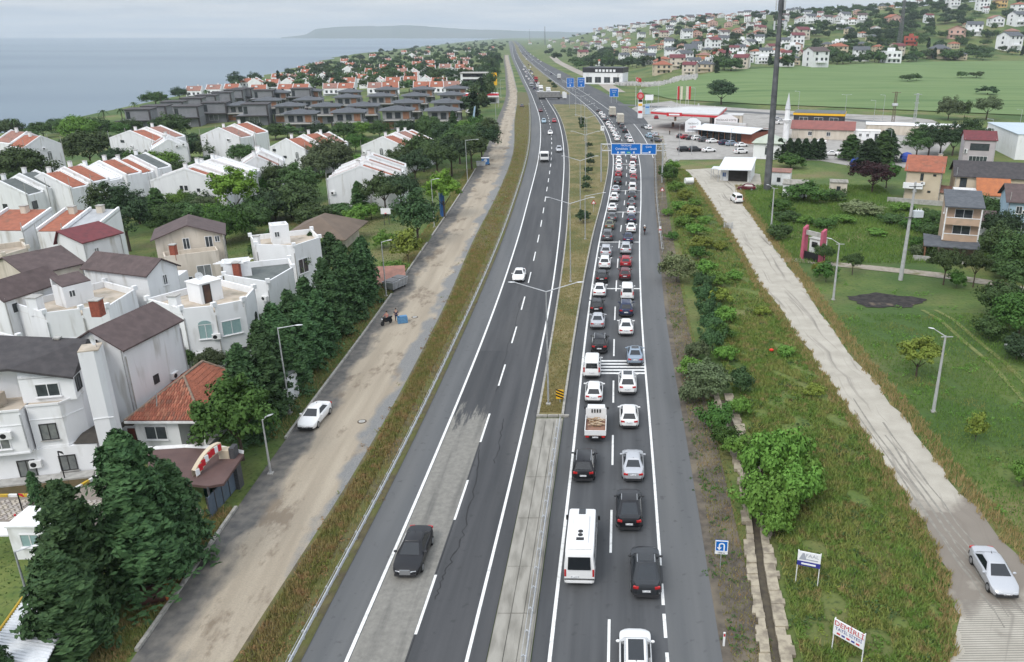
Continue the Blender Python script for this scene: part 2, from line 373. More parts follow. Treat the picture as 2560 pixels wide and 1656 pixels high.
def crack(pts, wd, par, z=.0405, wob=.16, m=None):
    mb = MB(); q = []
    for (a, b), (c, d) in zip(pts[:-1], pts[1:]):
        for k in range(7): q.append((a + (c - a) * k / 7 + rnd.uniform(-wob, wob), b + (d - b) * k / 7))
    for i in range(len(q) - 1):
        ww = wd * rnd.uniform(.4, 1); mb.quad((q[i][0] - ww, q[i][1], z), (q[i][0] + ww, q[i][1], z), (q[i + 1][0] + ww, q[i + 1][1], z), (q[i + 1][0] - ww, q[i + 1][1], z))
    mb.obj('wheel_track' if m else 'crack', m or TAR, par)
crack([P(1090, 1500)[:2], P(1108, 1450)[:2], P(1130, 1400)[:2], P(1160, 1330)[:2], P(1185, 1230)[:2], P(1205, 1110)[:2]], .055, RL)
crack([P(1236, 1160)[:2], P(1250, 1100)[:2], P(1265, 1040)[:2]], .05, RL); crack([P(1240, 980)[:2], P(1262, 900)[:2], P(1285, 820)[:2], P(1305, 740)[:2]], .05, RL)
for q in range(3): strip('seam', xm, xm, -40, 66, .0402, TAR, -.02 + .03 * q, .02 + .03 * q, RL) if q == 0 else None

# median: concrete slabs, then dry grass between kerbs, a break for turning vehicles, then grass again
medbase = strip('median', 'KL', 'KR', -40, 67, .05, CONC, .05, -.05)
y = 14
while y < 66:
    y2 = min(66.4, y + rnd.uniform(4.6, 6.2))
    for f0, f1 in ((0, .36), (.36, .7), (.7, 1)):
        mb = MB(); g = .025; z1 = .125 + rnd.uniform(-.012, .012); pts = []
        for yy_, ff in ((y + g, f0), (y + g, f1), (y2 - g, f1), (y2 - g, f0)):
            a, b = float(crv('KL', yy_)) + .1, float(crv('KR', yy_)) - .12; e = g if ff == f0 else -g
            pts.append((a + (b - a) * ff + e, yy_))
        mb.prism(pts, .05, z1).obj('concrete_slab', CONC, medbase)
    y = y2
strip('median_grass', 'KL', 'KR', 67.6, 425, .17, MED_GRASS, .2, -.2)
strip('median_grass', 'KL', 'KR', 500, 5200, .12, MED_GRASS, .3, -.3)
strip('median_crossing', 'KL', 'KR', 425, 500, .031, ASPH_R, -.2, .2)
KS = MB().box((0, 0, .1), (.22, .97, .24)).mesh('kerb_stone', KERB)
kerbs = strip('kerb_line', 'KL', 'KL', 150, 425, .2, KERB, .02, .24); strip('kerb_face', 'KR', 'KR', 150, 425, .2, KERB, -.24, -.02, kerbs)
strip('kerb_line', 'KL', 'KL', 500, 1600, .16, KERB, .02, .3, kerbs); strip('kerb_line', 'KR', 'KR', 500, 1600, .16, KERB, -.3, -.02, kerbs)
def kerbrow(tab, y0, y1, dx, par, st=1.0, mesh=None):
    y = y0
    while y < y1:
        a, b = float(crv(tab, y)), float(crv(tab, y + st)); o = link('kerb_stone', mesh or KS, par, ((a + b) / 2 + dx, y + st / 2, rnd.uniform(.0, .02)), -math.atan2(b - a, st)); y += st
kerbrow('KL', 67.6, 150, .13, kerbs); kerbrow('KR', 67.6, 150, -.13, kerbs)
for i in range(3):
    link('kerb_stone', KS, kerbs, (float(crv('KL', 67.4)) + .5 + i * 1.03, 67.35, .02), R(90))
# the dirt service road, its left kerb with openings, and the weedy verge
DR = strip('service_road', 'SL', 'SR', -40, 1500, .02, DIRT, 0, .3, cols=4)
for a, b in ((37, 51.5), (63, 104.5), (111, 134), (139, 215)): kerbrow('SL', a, b, -.05, DR)
for (px, py, rx) in ((1040, 1152, .0), (1048, 1010, .0), (1005, 1003, 0), (922, 975, 0), (1230, 497, 0)):
    pass
MANH = mat('manhole_iron', (.16, .145, .125), (.10, .09, .08), 8, .8)
for px, py in ((905, 1055), (1037, 794), (1075, 540)):
    x, y, z = P(px, py); q = MB(); q.tube((x, y, .03), (x, y, .055), .42, n=18); o = q.obj('manhole_ring', mat('mud', (.12, .095, .07), (.09, .07, .05), 3, .9), DR)
    MB().tube((x, y, .03), (x, y, .068), .3, n=18).obj('manhole_cover', CONCP, DR)
VERGE = mat('verge_soil', (.085, .07, .042), (.13, .115, .05), 1.3, .95, detail=7, c3=(.10, .105, .03), s3=.3, lo3=.45, hi3=.6, bump=.8, bscale=5)
strip('verge', 'SR', 'LR', -40, 520, .026, VERGE, -.25, .35, cols=2)
strip('verge', 'RE', 'RE', -40, 300, .024, mat('verge_gravel', (.12, .10, .078), (.07, .06, .048), 1.5, .95, detail=7, c3=(.15, .125, .09), s3=.35, bump=.8, bscale=6), -.05, 2.6, cols=2)
# right-hand concrete lane, tracks, forecourts
LNL = lambda q: np.interp(q, [-40, 36, 40, 44, 48, 56, 66, 81, 95, 112, 136, 172, 200, 216], [19, 20.4, 22.4, 23.5, 24.1, 24.4, 24.5, 24.5, 24.4, 24.2, 25.0, 25.4, 25.5, 24.5]) + .22 * np.sin(q * 1.9) + .12 * np.sin(q * 4.3)
LNR = lambda q: np.interp(q, [-40, 36, 46, 56, 66, 81, 95, 112, 136, 172, 190, 216], [30, 31, 29.2, 28.7, 29.1, 29.0, 29.4, 30.2, 30.8, 32, 34, 36]) + .2 * np.sin(q * 2.3 + 1) + .1 * np.sin(q * 5.1)
LN = strip('concrete_lane', LNL, LNR, -40, 214, .022, LANE, cols=2)
GRV = mat('slab_groove', (.17, .16, .14), rough=.9)
for k in range(44):
    y = 33.2 + k * .19
    if y < 41.8: MB().quad((float(LNL(y)) + .4, y, .0262), (27.2 + .35 * math.sin(k), y + .1, .0262), (27.2, y + .155, .0262), (float(LNL(y)) + .4, y + .055, .0262)).obj('groove', GRV, LN)
for k in range(6):
    a = k * .9; crack([(24.9 + .62 * (k % 4) + .1 * k, 39 + a), (24.9 + .62 * (k % 4), 50), (25.0 + .6 * (k % 4), 60 + 3 * k)], .10, LN, .0268 + .0008 * k, .10, MUDT)
TRACK = mat('gravel_track', (.33, .295, .245), (.23, .20, .155), 1.4, .95, detail=7, c3=(.15, .14, .07), s3=.5, bump=.5, bscale=8)
mb = MB()
tr = [P(px, py) for px, py in ((1945, 648), (2010, 652), (2100, 662), (2240, 676), (2360, 690), (2480, 708), (2620, 735))]
tw = [1.6, 1.3, 1.4, 1.5, 1.7, 1.7, 1.7]
for i in range(len(tr) - 1): mb.quad((tr[i][0], tr[i][1] - tw[i], .018), (tr[i + 1][0], tr[i + 1][1] - tw[i + 1], .018), (tr[i + 1][0], tr[i + 1][1] + tw[i + 1], .018), (tr[i][0], tr[i][1] + tw[i], .018))
struct('gravel_track', mb, TRACK)
mb = MB()
for off in (0, 1.7):
    q = [P(px, py) for px, py in ((2300, 775), (2345, 800), (2400, 850), (2470, 910), (2540, 985), (2620, 1080))]
    for a, b in zip(q[:-1], q[1:]): mb.quad((a[0] + off, a[1], .0185), (a[0] + off + .55, a[1], .0185), (b[0] + off + .55, b[1], .0185), (b[0] + off, b[1], .0185))
struct('meadow_track', mb, mat('worn_grass', (.17, .175, .06), (.11, .145, .04), 1.2, .95, detail=6))
def patch(name, pix, m, z=.015):
    mb = MB(); mb.quad(*[(P(a, b)[0], P(a, b)[1], z) for a, b in pix]); return struct(name, mb, m)
PAVE = mat('forecourt_paving', (.34, .325, .30), (.27, .255, .235), .6, .9, detail=6, c3=(.22, .21, .19), s3=.12, bump=.15)
patch('forecourt', [(1664, 428), (1622, 385), (1590, 330), (1552, 285), (1600, 262), (1700, 250), (2000, 262), (2330, 300), (2400, 330), (2330, 415), (2180, 425), (2050, 402), (1880, 398), (1700, 400)][::-1][::-1], PAVE)
patch('yard', [(1725, 452), (1730, 424), (1800, 420), (1900, 436), (1905, 470), (1850, 480), (1790, 486)], LANE, .021)
bt = [G(px, py) for px, py in ((1545, 262), (1640, 268), (1760, 275), (1900, 283), (2040, 293), (2200, 306), (2400, 322), (2700, 345))]
mb = MB()
for a, b in zip(bt[:-1], bt[1:]): mb.quad((a[0], a[1] - 5, .06), (b[0], b[1] - 5, .06), (b[0], b[1] + 5, .06), (a[0], a[1] + 5, .06))
struct('back_road', mb, ASPH_S)
mb = MB()
sr = [(-3, 520), (-12, 640), (-34, 830), (-62, 1100), (-85, 1400)]
for (a, b), (c, d) in zip(sr[:-1], sr[1:]): mb.quad((a + 14, b, .05), (a + 24, b, .05), (c + 24, d, .05), (c + 14, d, .05))
struct('frontage_road', mb, mat('pale_track', (.34, .30, .26), (.27, .24, .2), .1, .95))
# the green corn field on the slope behind the petrol station
t = NT('crop_field')
f1 = t.mix(t.rng(t.noise(.02, det=4), .35, .65), (.075, .138, .040), (.105, .172, .056))
f1 = t.mix(t.rng(t.noise(.12, st=(.12, 1.2, 1), det=5), .35, .62, 0, 1.0), f1, (.135, .195, .07))
f1 = t.mix(t.rng(t.noise(.05, st=(.05, 1, 1), det=3), .58, .7, 0, .6), f1, (.045, .10, .025))
FIELD = t.done(f1, t.noise(.8, det=5), .4, .3)
mb = MB(); cols, rows = 60, 26
for j in range(rows + 1):
    for i in range(cols + 1):
        az = .055 + .60 * i / cols
        lo_ = float(np.interp(az, [.055, .1, .2, .34, .506, .66], [520, 455, 428, 415, 410, 420])); hi_ = float(np.interp(az, [.055, .075, .103, .197, .3375, .506, .66], [530, 585, 600, 655, 800, 930, 1050]))
        r = lo_ + (hi_ - lo_) * j / rows; q = 1 / math.hypot(1, az); x, y = r * az * q, r * q
        mb.v.append((x, y, float(hgt(x, y)) + .35))
for j in range(rows):
    for i in range(cols): mb.f.append((j * (cols + 1) + i, j * (cols + 1) + i + 1, (j + 1) * (cols + 1) + i + 1, (j + 1) * (cols + 1) + i)); mb.m.append(0)
struct('field', mb, FIELD, True)
# stone-lined drain beside the highway
RUB = mat('drain_stone', (.36, .315, .235), (.20, .17, .13), 1.6, .95, detail=7, lo=.4, hi=.62, bump=.9, bscale=4)
dr = thing('drain_channel', 'stone lined open drain running beside the right highway shoulder', 'drain')
dpts = [(14, 9.0), (30, 9.9), (36, 10.4), (44.5, 11.2), (50, 11.9), (56, 12.6), (63, 12.6), (70, 12.7), (80, 12.9)]
def drx(y, o): return float(np.interp(y, [q[0] for q in dpts], [q[1] for q in dpts])) + o
for sgn, o0, o1 in ((-1, -.75, -.22), (1, .32, .95)):
    y = 14
    while y < 72:
        y2 = y + rnd.uniform(.35, .9)
        e0, e1 = (rnd.uniform(-.3, .12), rnd.uniform(-.03, .03)) if sgn < 0 else (rnd.uniform(-.03, .03), rnd.uniform(-.12, .3))
        MB().prism([(drx(y, o0) + e0, y + .004), (drx(y, o1) + e1, y + .004), (drx(y2, o1) + e1, y2 - .004), (drx(y2, o0) + e0 * rnd.uniform(.4, 1.2), y2 - .004)], 0, rnd.uniform(.2, .31)).obj('bank_stone', RUB, dr); y = y2
mb = MB(); yy = np.arange(14, 73, 3.0)
for a, b in zip(yy[:-1], yy[1:]): mb.quad((drx(a, -.25), a, .03), (drx(a, .35), a, .03), (drx(b, .35), b, .03), (drx(b, -.25), b, .03))
mb.obj('channel_bed', mat('drain_mud', (.055, .045, .034), (.09, .075, .05), 2, .9), dr)
# burnt patch in the meadow
x0, y0, _ = P(2212, 752)
mb = MB(); mb.add([(x0 + 4.9 * math.cos(a) * (1 + .16 * math.sin(3 * a + 1) + .05 * math.sin(11 * a)), y0 + 3.1 * math.sin(a) * (1 + .13 * math.sin(5 * a) + .06 * math.sin(13 * a)), .016) for a in [2 * math.pi * i / 60 for i in range(60)]], [tuple(range(60))])
struct('burnt_ground', mb, mat('ash_ground', (.012, .010, .010), (.04, .034, .03), 1.3, .95, detail=8, c3=(.11, .085, .06), s3=.5, lo3=.62, hi3=.7, bump=.9, bscale=5))
# ---------------------------------------------------------------- vehicles (forward = +Y, wheels on z = 0)
def paint(name, c, metal=0.0, rough=.28):
    m = mat('paint_' + name, c, rough=rough, metal=metal, spec=.35); b = m.node_tree.nodes['Principled BSDF']
    b.inputs['Coat Weight'].default_value = .12; b.inputs['Coat Roughness'].default_value = .08; return m
PC = {'white': paint('white', (.72, .72, .71)), 'silver': paint('silver', (.46, .47, .49), .35), 'grey': paint('grey', (.11, .115, .12), .3), 'dark grey': paint('dark_grey', (.03, .033, .037), .2),
      'black': paint('black', (.008, .008, .01)), 'navy': paint('navy', (.02, .03, .07), .2), 'red': paint('red', (.30, .012, .02)), 'maroon': paint('maroon', (.10, .012, .018)),
      'steel blue': paint('steel_blue', (.27, .33, .40), .4), 'olive': paint('olive', (.12, .12, .07), .2), 'pale blue': paint('pale_blue', (.30, .42, .50), .2), 'cream': paint('cream', (.62, .58, .48)), 'orange': paint('orange', (.65, .22, .03)),
      'pink': paint('pink', (.55, .30, .30))}
GLASS = mat('car_glass', (.012, .015, .018), rough=.06, spec=.6)
TYRE = mat('tyre_rubber', (.018, .018, .018), rough=.85)
RIM = mat('alloy_rim', (.35, .36, .37), rough=.4, metal=.7)
TAIL = mat('tail_lamp', (.42, .015, .015), rough=.2, spec=.6)
HEAD = mat('head_lamp', (.62, .64, .66), rough=.12, spec=.7)
PLATE = mat('number_plate', (.72, .73, .74), (.25, .25, .27), 14, .5, coord='obj', lo=.5, hi=.62)
TRIM = mat('dark_trim', (.028, .028, .03), rough=.6)
WHEEL = {}
def wheel(r):
    if r not in WHEEL:
        a = MB(); a.loft([[(x, k * math.cos(t), k * math.sin(t)) for t in [2 * math.pi * i / 16 for i in range(16)]] for x, k in ((-.11, r * .9), (-.09, r), (.09, r), (.11, r * .9))])
        b = MB(); b.tube((.085, 0, 0), (.118, 0, 0), r * .66, r * .6, 12); b.tube((-.118, 0, 0), (-.085, 0, 0), r * .6, r * .66, 12)
        WHEEL[r] = (a.mesh('tyre', TYRE, True), b.mesh('rim', RIM))
    return WHEEL[r]
# kind: length, width, height, lower-body top profile [(t, z)], cabin (t of windscreen foot, roof front, roof rear, rear-glass foot), roof half width, belt height, wheel radius
CARS = {
 'saloon': dict(L=4.62, W=1.80, H=1.44, prof=[(0, .44), (.015, .56), (.06, .68), (.14, .79), (.28, .92), (.34, .95), (.80, 1.0), (.95, .98), (.985, .90), (1, .60)], cab=(.25, .44, .67, .86), rw=.55, belt=.93, r=.32),
 'hatchback': dict(L=4.10, W=1.77, H=1.48, prof=[(0, .46), (.02, .62), (.07, .74), (.15, .84), (.26, .94), (.34, .97), (.90, 1.0), (.97, .98), (.985, .90), (1, .58)], cab=(.24, .42, .84, .97), rw=.57, belt=.95, r=.32),
 'SUV': dict(L=4.48, W=1.86, H=1.66, prof=[(0, .56), (.02, .78), (.08, .90), (.25, 1.05), (.34, 1.08), (.90, 1.12), (.97, 1.1), (.985, 1.0), (1, .64)], cab=(.24, .40, .83, .965), rw=.60, belt=1.06, r=.36),
 'coupe SUV': dict(L=4.72, W=1.94, H=1.63, prof=[(0, .56), (.02, .78), (.08, .88), (.27, 1.03), (.34, 1.06), (.90, 1.14), (.97, 1.12), (.985, 1.0), (1, .64)], cab=(.25, .42, .64, .95), rw=.58, belt=1.06, r=.37),
 'small van': dict(L=4.40, W=1.83, H=1.85, prof=[(0, .56), (.02, .78), (.07, .92), (.20, 1.08), (.30, 1.12), (.90, 1.15), (.985, 1.15), (.992, 1.1), (1, .6)], cab=(.17, .33, .955, .992), rw=.70, belt=1.08, r=.33)}
def car_parts(kind):
    k = CARS[kind]; L, Wd, H = k['L'], k['W'] / 2, k['H']; Yt = lambda t: L / 2 - t * L
    b = MB(); rings = []
    ts = sorted(set([q[0] for q in k['prof']] + [.04, .06, .11, .15, .21, .5, .65, .88, .93]))
    for t in ts:
        zt = lerp_table(t, *zip(*k['prof'])); e = min(t, 1 - t); van = kind == 'small van'; wf = 1 - (.22 if van else .34) * max(0, 1 - e / (.09 if van else .15)) ** 2.2 - .012
        w_ = Wd * wf; zb = .24 if .03 < t < .97 else .34
        zs = min(zt - .02, k['belt'] - .04); h = [(w_ * .93, zb), (w_, zb + .14), (w_, zb + .3 if zb + .3 < zs else zs - .05), (w_ * .975, zs - .05), (w_ * .86, zt - .02), (w_ * .5, zt + .02)]
        rings.append([(-a, Yt(t), z) for a, z in h] + [(a, Yt(t), z) for a, z in reversed(h)])
    b.loft(rings)
    c0, c1, c2, c3 = k['cab']; bz = k['belt'] - .05; rw = k['rw'] * k['W'] / 1.8; bw = Wd * .93
    def ring(f):                                    # cabin section: f=0 at the belt, 1 at the roof rail
        hw = bw + (rw - bw) * f; ya, yb = Yt(c0 + (c1 - c0) * f), Yt(c3 + (c2 - c3) * f); z = bz + (H - .05 - bz) * f
        return [(-hw * .84, ya, z), (hw * .84, ya, z), (hw, ya - .26 * (1 - .3 * f), z), (hw, yb + .2, z), (hw * .86, yb, z), (-hw * .86, yb, z), (-hw, yb + .2, z), (-hw, ya - .26 * (1 - .3 * f), z)]
    r1 = ring(1); top = [(x * .86, (y - (Yt(c1) + Yt(c2)) / 2) * .93 + (Yt(c1) + Yt(c2)) / 2, H) for x, y, z in r1]
    b.loft([ring(0), ring(.5), r1, top])
    def lerp(p, q, f): return tuple(p[i] + (q[i] - p[i]) * f for i in range(3))
    def pane(pa, pb, lo, hi, nrm, ins=.08):
        A, B, Cc, D = ring(lo)[pa], ring(lo)[pb], ring(hi)[pb], ring(hi)[pa]
        A, B, Cc, D = lerp(A, B, ins), lerp(B, A, ins), lerp(Cc, D, ins), lerp(D, Cc, ins)
        o = [tuple(q[i] + nrm[i] * .015 for i in range(3)) for q in (A, B, Cc, D)]; i_ = [tuple(q[i] - nrm[i] * .03 for i in range(3)) for q in (A, B, Cc, D)]
        return MB().loft([i_, o])
    parts = {'body': b, 'windscreen': pane(0, 1, .12, .93, (0, .85, .5), .03), 'rear_window': pane(5, 4, .2 if kind != 'saloon' else .1, .9, (0, -.85, .5), .06)}
    sw = []
    for s, (a, e) in ((1, (2, 3)), (-1, (7, 6))): sw.append(pane(a, e, .22, .88, (s, 0, .2), .04))
    return k, parts, sw, top
def box_mesh(name, d, m): return MB().box((0, 0, 0), d).mesh(name, m)
LAMP_R = box_mesh('tail_light', (.34, .12, .15), TAIL); LAMP_RV = box_mesh('tail_light', (.14, .1, .5), TAIL); LAMP_F = box_mesh('headlight', (.34, .16, .11), HEAD); PLT = box_mesh('number_plate', (.52, .03, .13), PLATE)
mq = MB(); mq.ball((0, 0, 0), (.13, .09, .08), 8, 4)
CARPROTO = {}
def car_proto(kind):
    k, parts, sw, top = car_parts(kind); L, W2, H = k['L'], k['W'] / 2, k['H']
    root = thing('car', 'x', 'car'); C.objects.unlink(root)
    ch = [root]
    def add(name, data, loc=(0, 0, 0), rz=0, par=root):
        o = bpy.data.objects.new(name, data); o.parent = par; o.location = loc; o.rotation_euler = (0, 0, rz); ch.append(o); return o
    ms = {n: q.mesh(n, PC['white'] if n == 'body' else GLASS, n == 'body') for n, q in parts.items()}
    for n in parts: add(n, ms[n])
    for q in sw: add('side_window', q.mesh('side_window', GLASS))
    a, rm = wheel(k['r'])
    for x in (-1, 1):
        for t in (.19, .80):
            w_ = add('wheel', a, (x * (W2 - .1), L / 2 - t * L, k['r'])); add('rim', rm, par=w_)
    van = kind == 'small van'
    for x in (-1, 1):
        add('tail_light', LAMP_RV if van else LAMP_R, (x * (W2 - (.14 if van else .30)), -L / 2 + (.06 if van else .09), (1.05 if van else CARS[kind]['belt'] - .12)), x * .25)
        add('headlight', LAMP_F, (x * (W2 - .44), L / 2 - .15, .52 if kind in ('saloon', 'hatchback') else .66), -x * .3)
        add('mirror', mq.mesh('mirror', TRIM, True), (x * (W2 + .06), L / 2 - (k['cab'][0] + .09) * L, k['belt'] + .04))
    zp = .86 if kind == 'saloon' else .80
    add('number_plate', PLT, (0, -L / 2 - .012, zp - .08)); add('number_plate', PLT, (0, L / 2 + .005, .45))
    add('bumper_trim', MB().box((0, -L / 2 + .06, .36), (k['W'] * .80, .16, .2)).mesh('bumper_trim', TRIM)); add('bumper_trim', MB().box((0, L / 2 - .06, .36), (k['W'] * .74, .16, .18)).mesh('bumper_trim', TRIM))
    if 'SUV' in kind:
        c = k['cab']
        for x in (-1, 1): add('roof_rail', MB().tube((x * k['rw'] * .98, L / 2 - (c[1] + .03) * L, H - .01), (x * k['rw'] * .98, L / 2 - (c[2] - .02) * L, H - .01), .025, n=6).mesh('roof_rail', STEEL))
    ch0 = k['cab']; add('aerial', MB().tube((0, L / 2 - (ch0[2] - .03) * L, H - .01), (0, L / 2 - (ch0[2] + .005) * L, H + .08), .03, .012, 6).mesh('aerial', TRIM))
    CARPROTO[kind] = ch; return ch
for q in CARS: car_proto(q)
def car(kind, colour, loc, rz, label, group=None, roof=None, name=None, sc=1.0):
    ch = CARPROTO[kind]; mp = {}
    for o in ch:
        c = o.copy(); C.objects.link(c); mp[o] = c; c.parent = mp.get(o.parent)
        if o.name.startswith('body'):
            c.material_slots[0].link = 'OBJECT'; c.material_slots[0].material = PC[colour]
        if o.name.startswith('mirror') and colour not in ('black', 'dark grey'):
            c.material_slots[0].link = 'OBJECT'; c.material_slots[0].material = PC[colour]
    r = mp[ch[0]]; r.location = loc; r.rotation_euler = (0, 0, rz); r.scale = (sc,) * 3
    r.name = name or ('van' if kind == 'small van' else 'car')
    tag(r, label, 'van' if kind == 'small van' else 'car', group)
    if roof:
        k = CARS[kind]; L = k['L']; y0, y1 = L / 2 - (k['cab'][1] + .035) * L, L / 2 - (k['cab'][2] - .035) * L
        if roof == 'half': y1 = y0 + (y1 - y0) * .62
        MB().box((0, (y0 + y1) / 2, k['H'] + .002), (k['rw'] * 1.45, abs(y0 - y1), .02)).obj('glass_roof', GLASS, r)
    return r
SIMPLE = {}
def far_car(kind, colour, loc, rz, label, group):
    """car too far off to show its parts: one mesh"""
    if (kind, colour) not in SIMPLE:
        k, parts, sw, top = car_parts(kind); b = MB(); b.add(parts['body'].v, parts['body'].f); b.mi = 1
        for q in (parts['windscreen'], parts['rear_window'], *sw): b.add(q.v, q.f)
        b.mi = 2
        for x in (-1, 1):
            for t in (.19, .8): b.tube((x * (k['W'] / 2 - .2), k['L'] / 2 - t * k['L'], k['r']), (x * (k['W'] / 2 + .01), k['L'] / 2 - t * k['L'], k['r']), k['r'], n=10)
        b.mi = 3
        for x in (-1, 1): b.box((x * (k['W'] / 2 - .2), -k['L'] / 2 + .05, k['belt'] - .1), (.34, .14, .16))
        SIMPLE[kind, colour] = b.mesh('far_car', [PC[colour], GLASS, TYRE, TAIL])
    return tag(link('car', SIMPLE[kind, colour], None, loc, rz), label, 'car', group)
def heading(tab, y): return -math.atan2(float(crv(tab, y + 2) - crv(tab, y - 2)), 4)
GQL, GQR = 'cars queueing in the inner lane', 'cars queueing in the outer lane'
# rear-bumper positions on the photograph, nearest first; R = outer lane, L = inner lane
QR = [('SUV', 'white', 1590, 1745, 'full'), ('coupe SUV', 'dark grey', 1616, 1504, 'full'), ('coupe SUV', 'black', 1573, 1334, None), ('saloon', 'silver', 1583, 1211, None), ('hatchback', 'white', 1573, 1077, None), ('SUV', 'white', 1569, 992, 'half'),
      ('saloon', 'steel blue', 1588, 918, 'full'), ('saloon', 'white', 1565, 844, None), ('SUV', 'navy', 1565, 796, None), ('small van', 'white', 1568, 754, None), ('hatchback', 'maroon', 1562, 704, None), ('hatchback', 'red', 1564, 672, None),
      ('SUV', 'silver', 1564, 639, None), ('saloon', 'navy', 1570, 611, None), ('saloon', 'white', 1577, 585, None), ('hatchback', 'navy', 1578, 560, None), ('hatchback', 'white', 1578, 540, None), ('saloon', 'grey', 1578, 520, None), ('SUV', 'dark grey', 1580, 503, None),
      ('small van', 'white', 1581, 482, None), ('SUV', 'grey', 1581, 467, None), ('hatchback', 'red', 1584, 453, None), ('saloon', 'white', 1582, 438, None), ('SUV', 'white', 1581, 423, None), ('hatchback', 'maroon', 1583, 411, None), ('SUV', 'white', 1584, 401, None), ('saloon', 'white', 1584, 391, None), ('saloon', 'grey', 1583, 381, None),
      ('SUV', 'white', 1576, 358, None), ('hatchback', 'silver', 1569, 348, None), ('SUV', 'dark grey', 1563, 333, None), ('small van', 'grey', 1556, 322, None)]
QL = [None, ('SUV', 'black', 1458, 1211, None), None, ('hatchback', 'white', 1484, 1013, None), ('small van', 'white', 1479, 950, None), ('SUV', 'black', 1498, 888, None), ('saloon', 'silver', 1493, 827, None),
      ('hatchback', 'black', 1491, 787, None), ('saloon', 'white', 1498, 747, None), ('hatchback', 'black', 1504, 711, None), ('SUV', 'white', 1511, 676, None), ('SUV', 'silver', 1514, 646, None), ('SUV', 'grey', 1518, 605, None), ('saloon', 'olive', 1523, 577, None),
      ('hatchback', 'grey', 1530, 556, None), ('saloon', 'white', 1530, 532, None), ('SUV', 'white', 1535, 506, None), ('saloon', 'silver', 1539, 484, None), ('SUV', 'black', 1544, 464, None), ('hatchback', 'red', 1546, 445, None), ('saloon', 'white', 1547, 431, None), ('SUV', 'white', 1547, 419, None), ('hatchback', 'white', 1547, 407, None), ('saloon', 'silver', 1546, 396, None), ('SUV', 'white', 1546, 386, None),
      ('SUV', 'white', 1543, 354, None), ('saloon', 'white', 1538, 343, None), ('SUV', 'white', 1533, 333, None), ('hatchback', 'white', 1527, 324, None), ('SUV', 'white', 1521, 316, None), ('saloon', 'dark grey', 1515, 305, None), ('SUV', 'white', 1509, 297, None), ('saloon', 'white', 1503, 289, None), ('hatchback', 'grey', 1497, 281, None)]
for lane, Q, grp in (('outer', QR, GQR), ('inner', QL, GQL)):
    for i, e in enumerate(Q):
        if e is None: continue
        kind, colr, px, py, roof = e; x, y, _ = P(px, py); L = CARS[kind]['L']; y += L / 2; rz = heading('R1', y)
        x = x + (y - (y - L / 2)) * math.tan(-rz)
        rf = {'full': ', black glass roof', 'half': ', dark sunroof', None: ''}[roof]
        lab = f"{colr} {kind}{rf}, {nth(i)} from the bottom in the {lane} queue lane"
        (car if y < 215 else far_car)(kind, colr, (x, y, .045), rz, lab, grp, *([roof] if y < 215 else []))
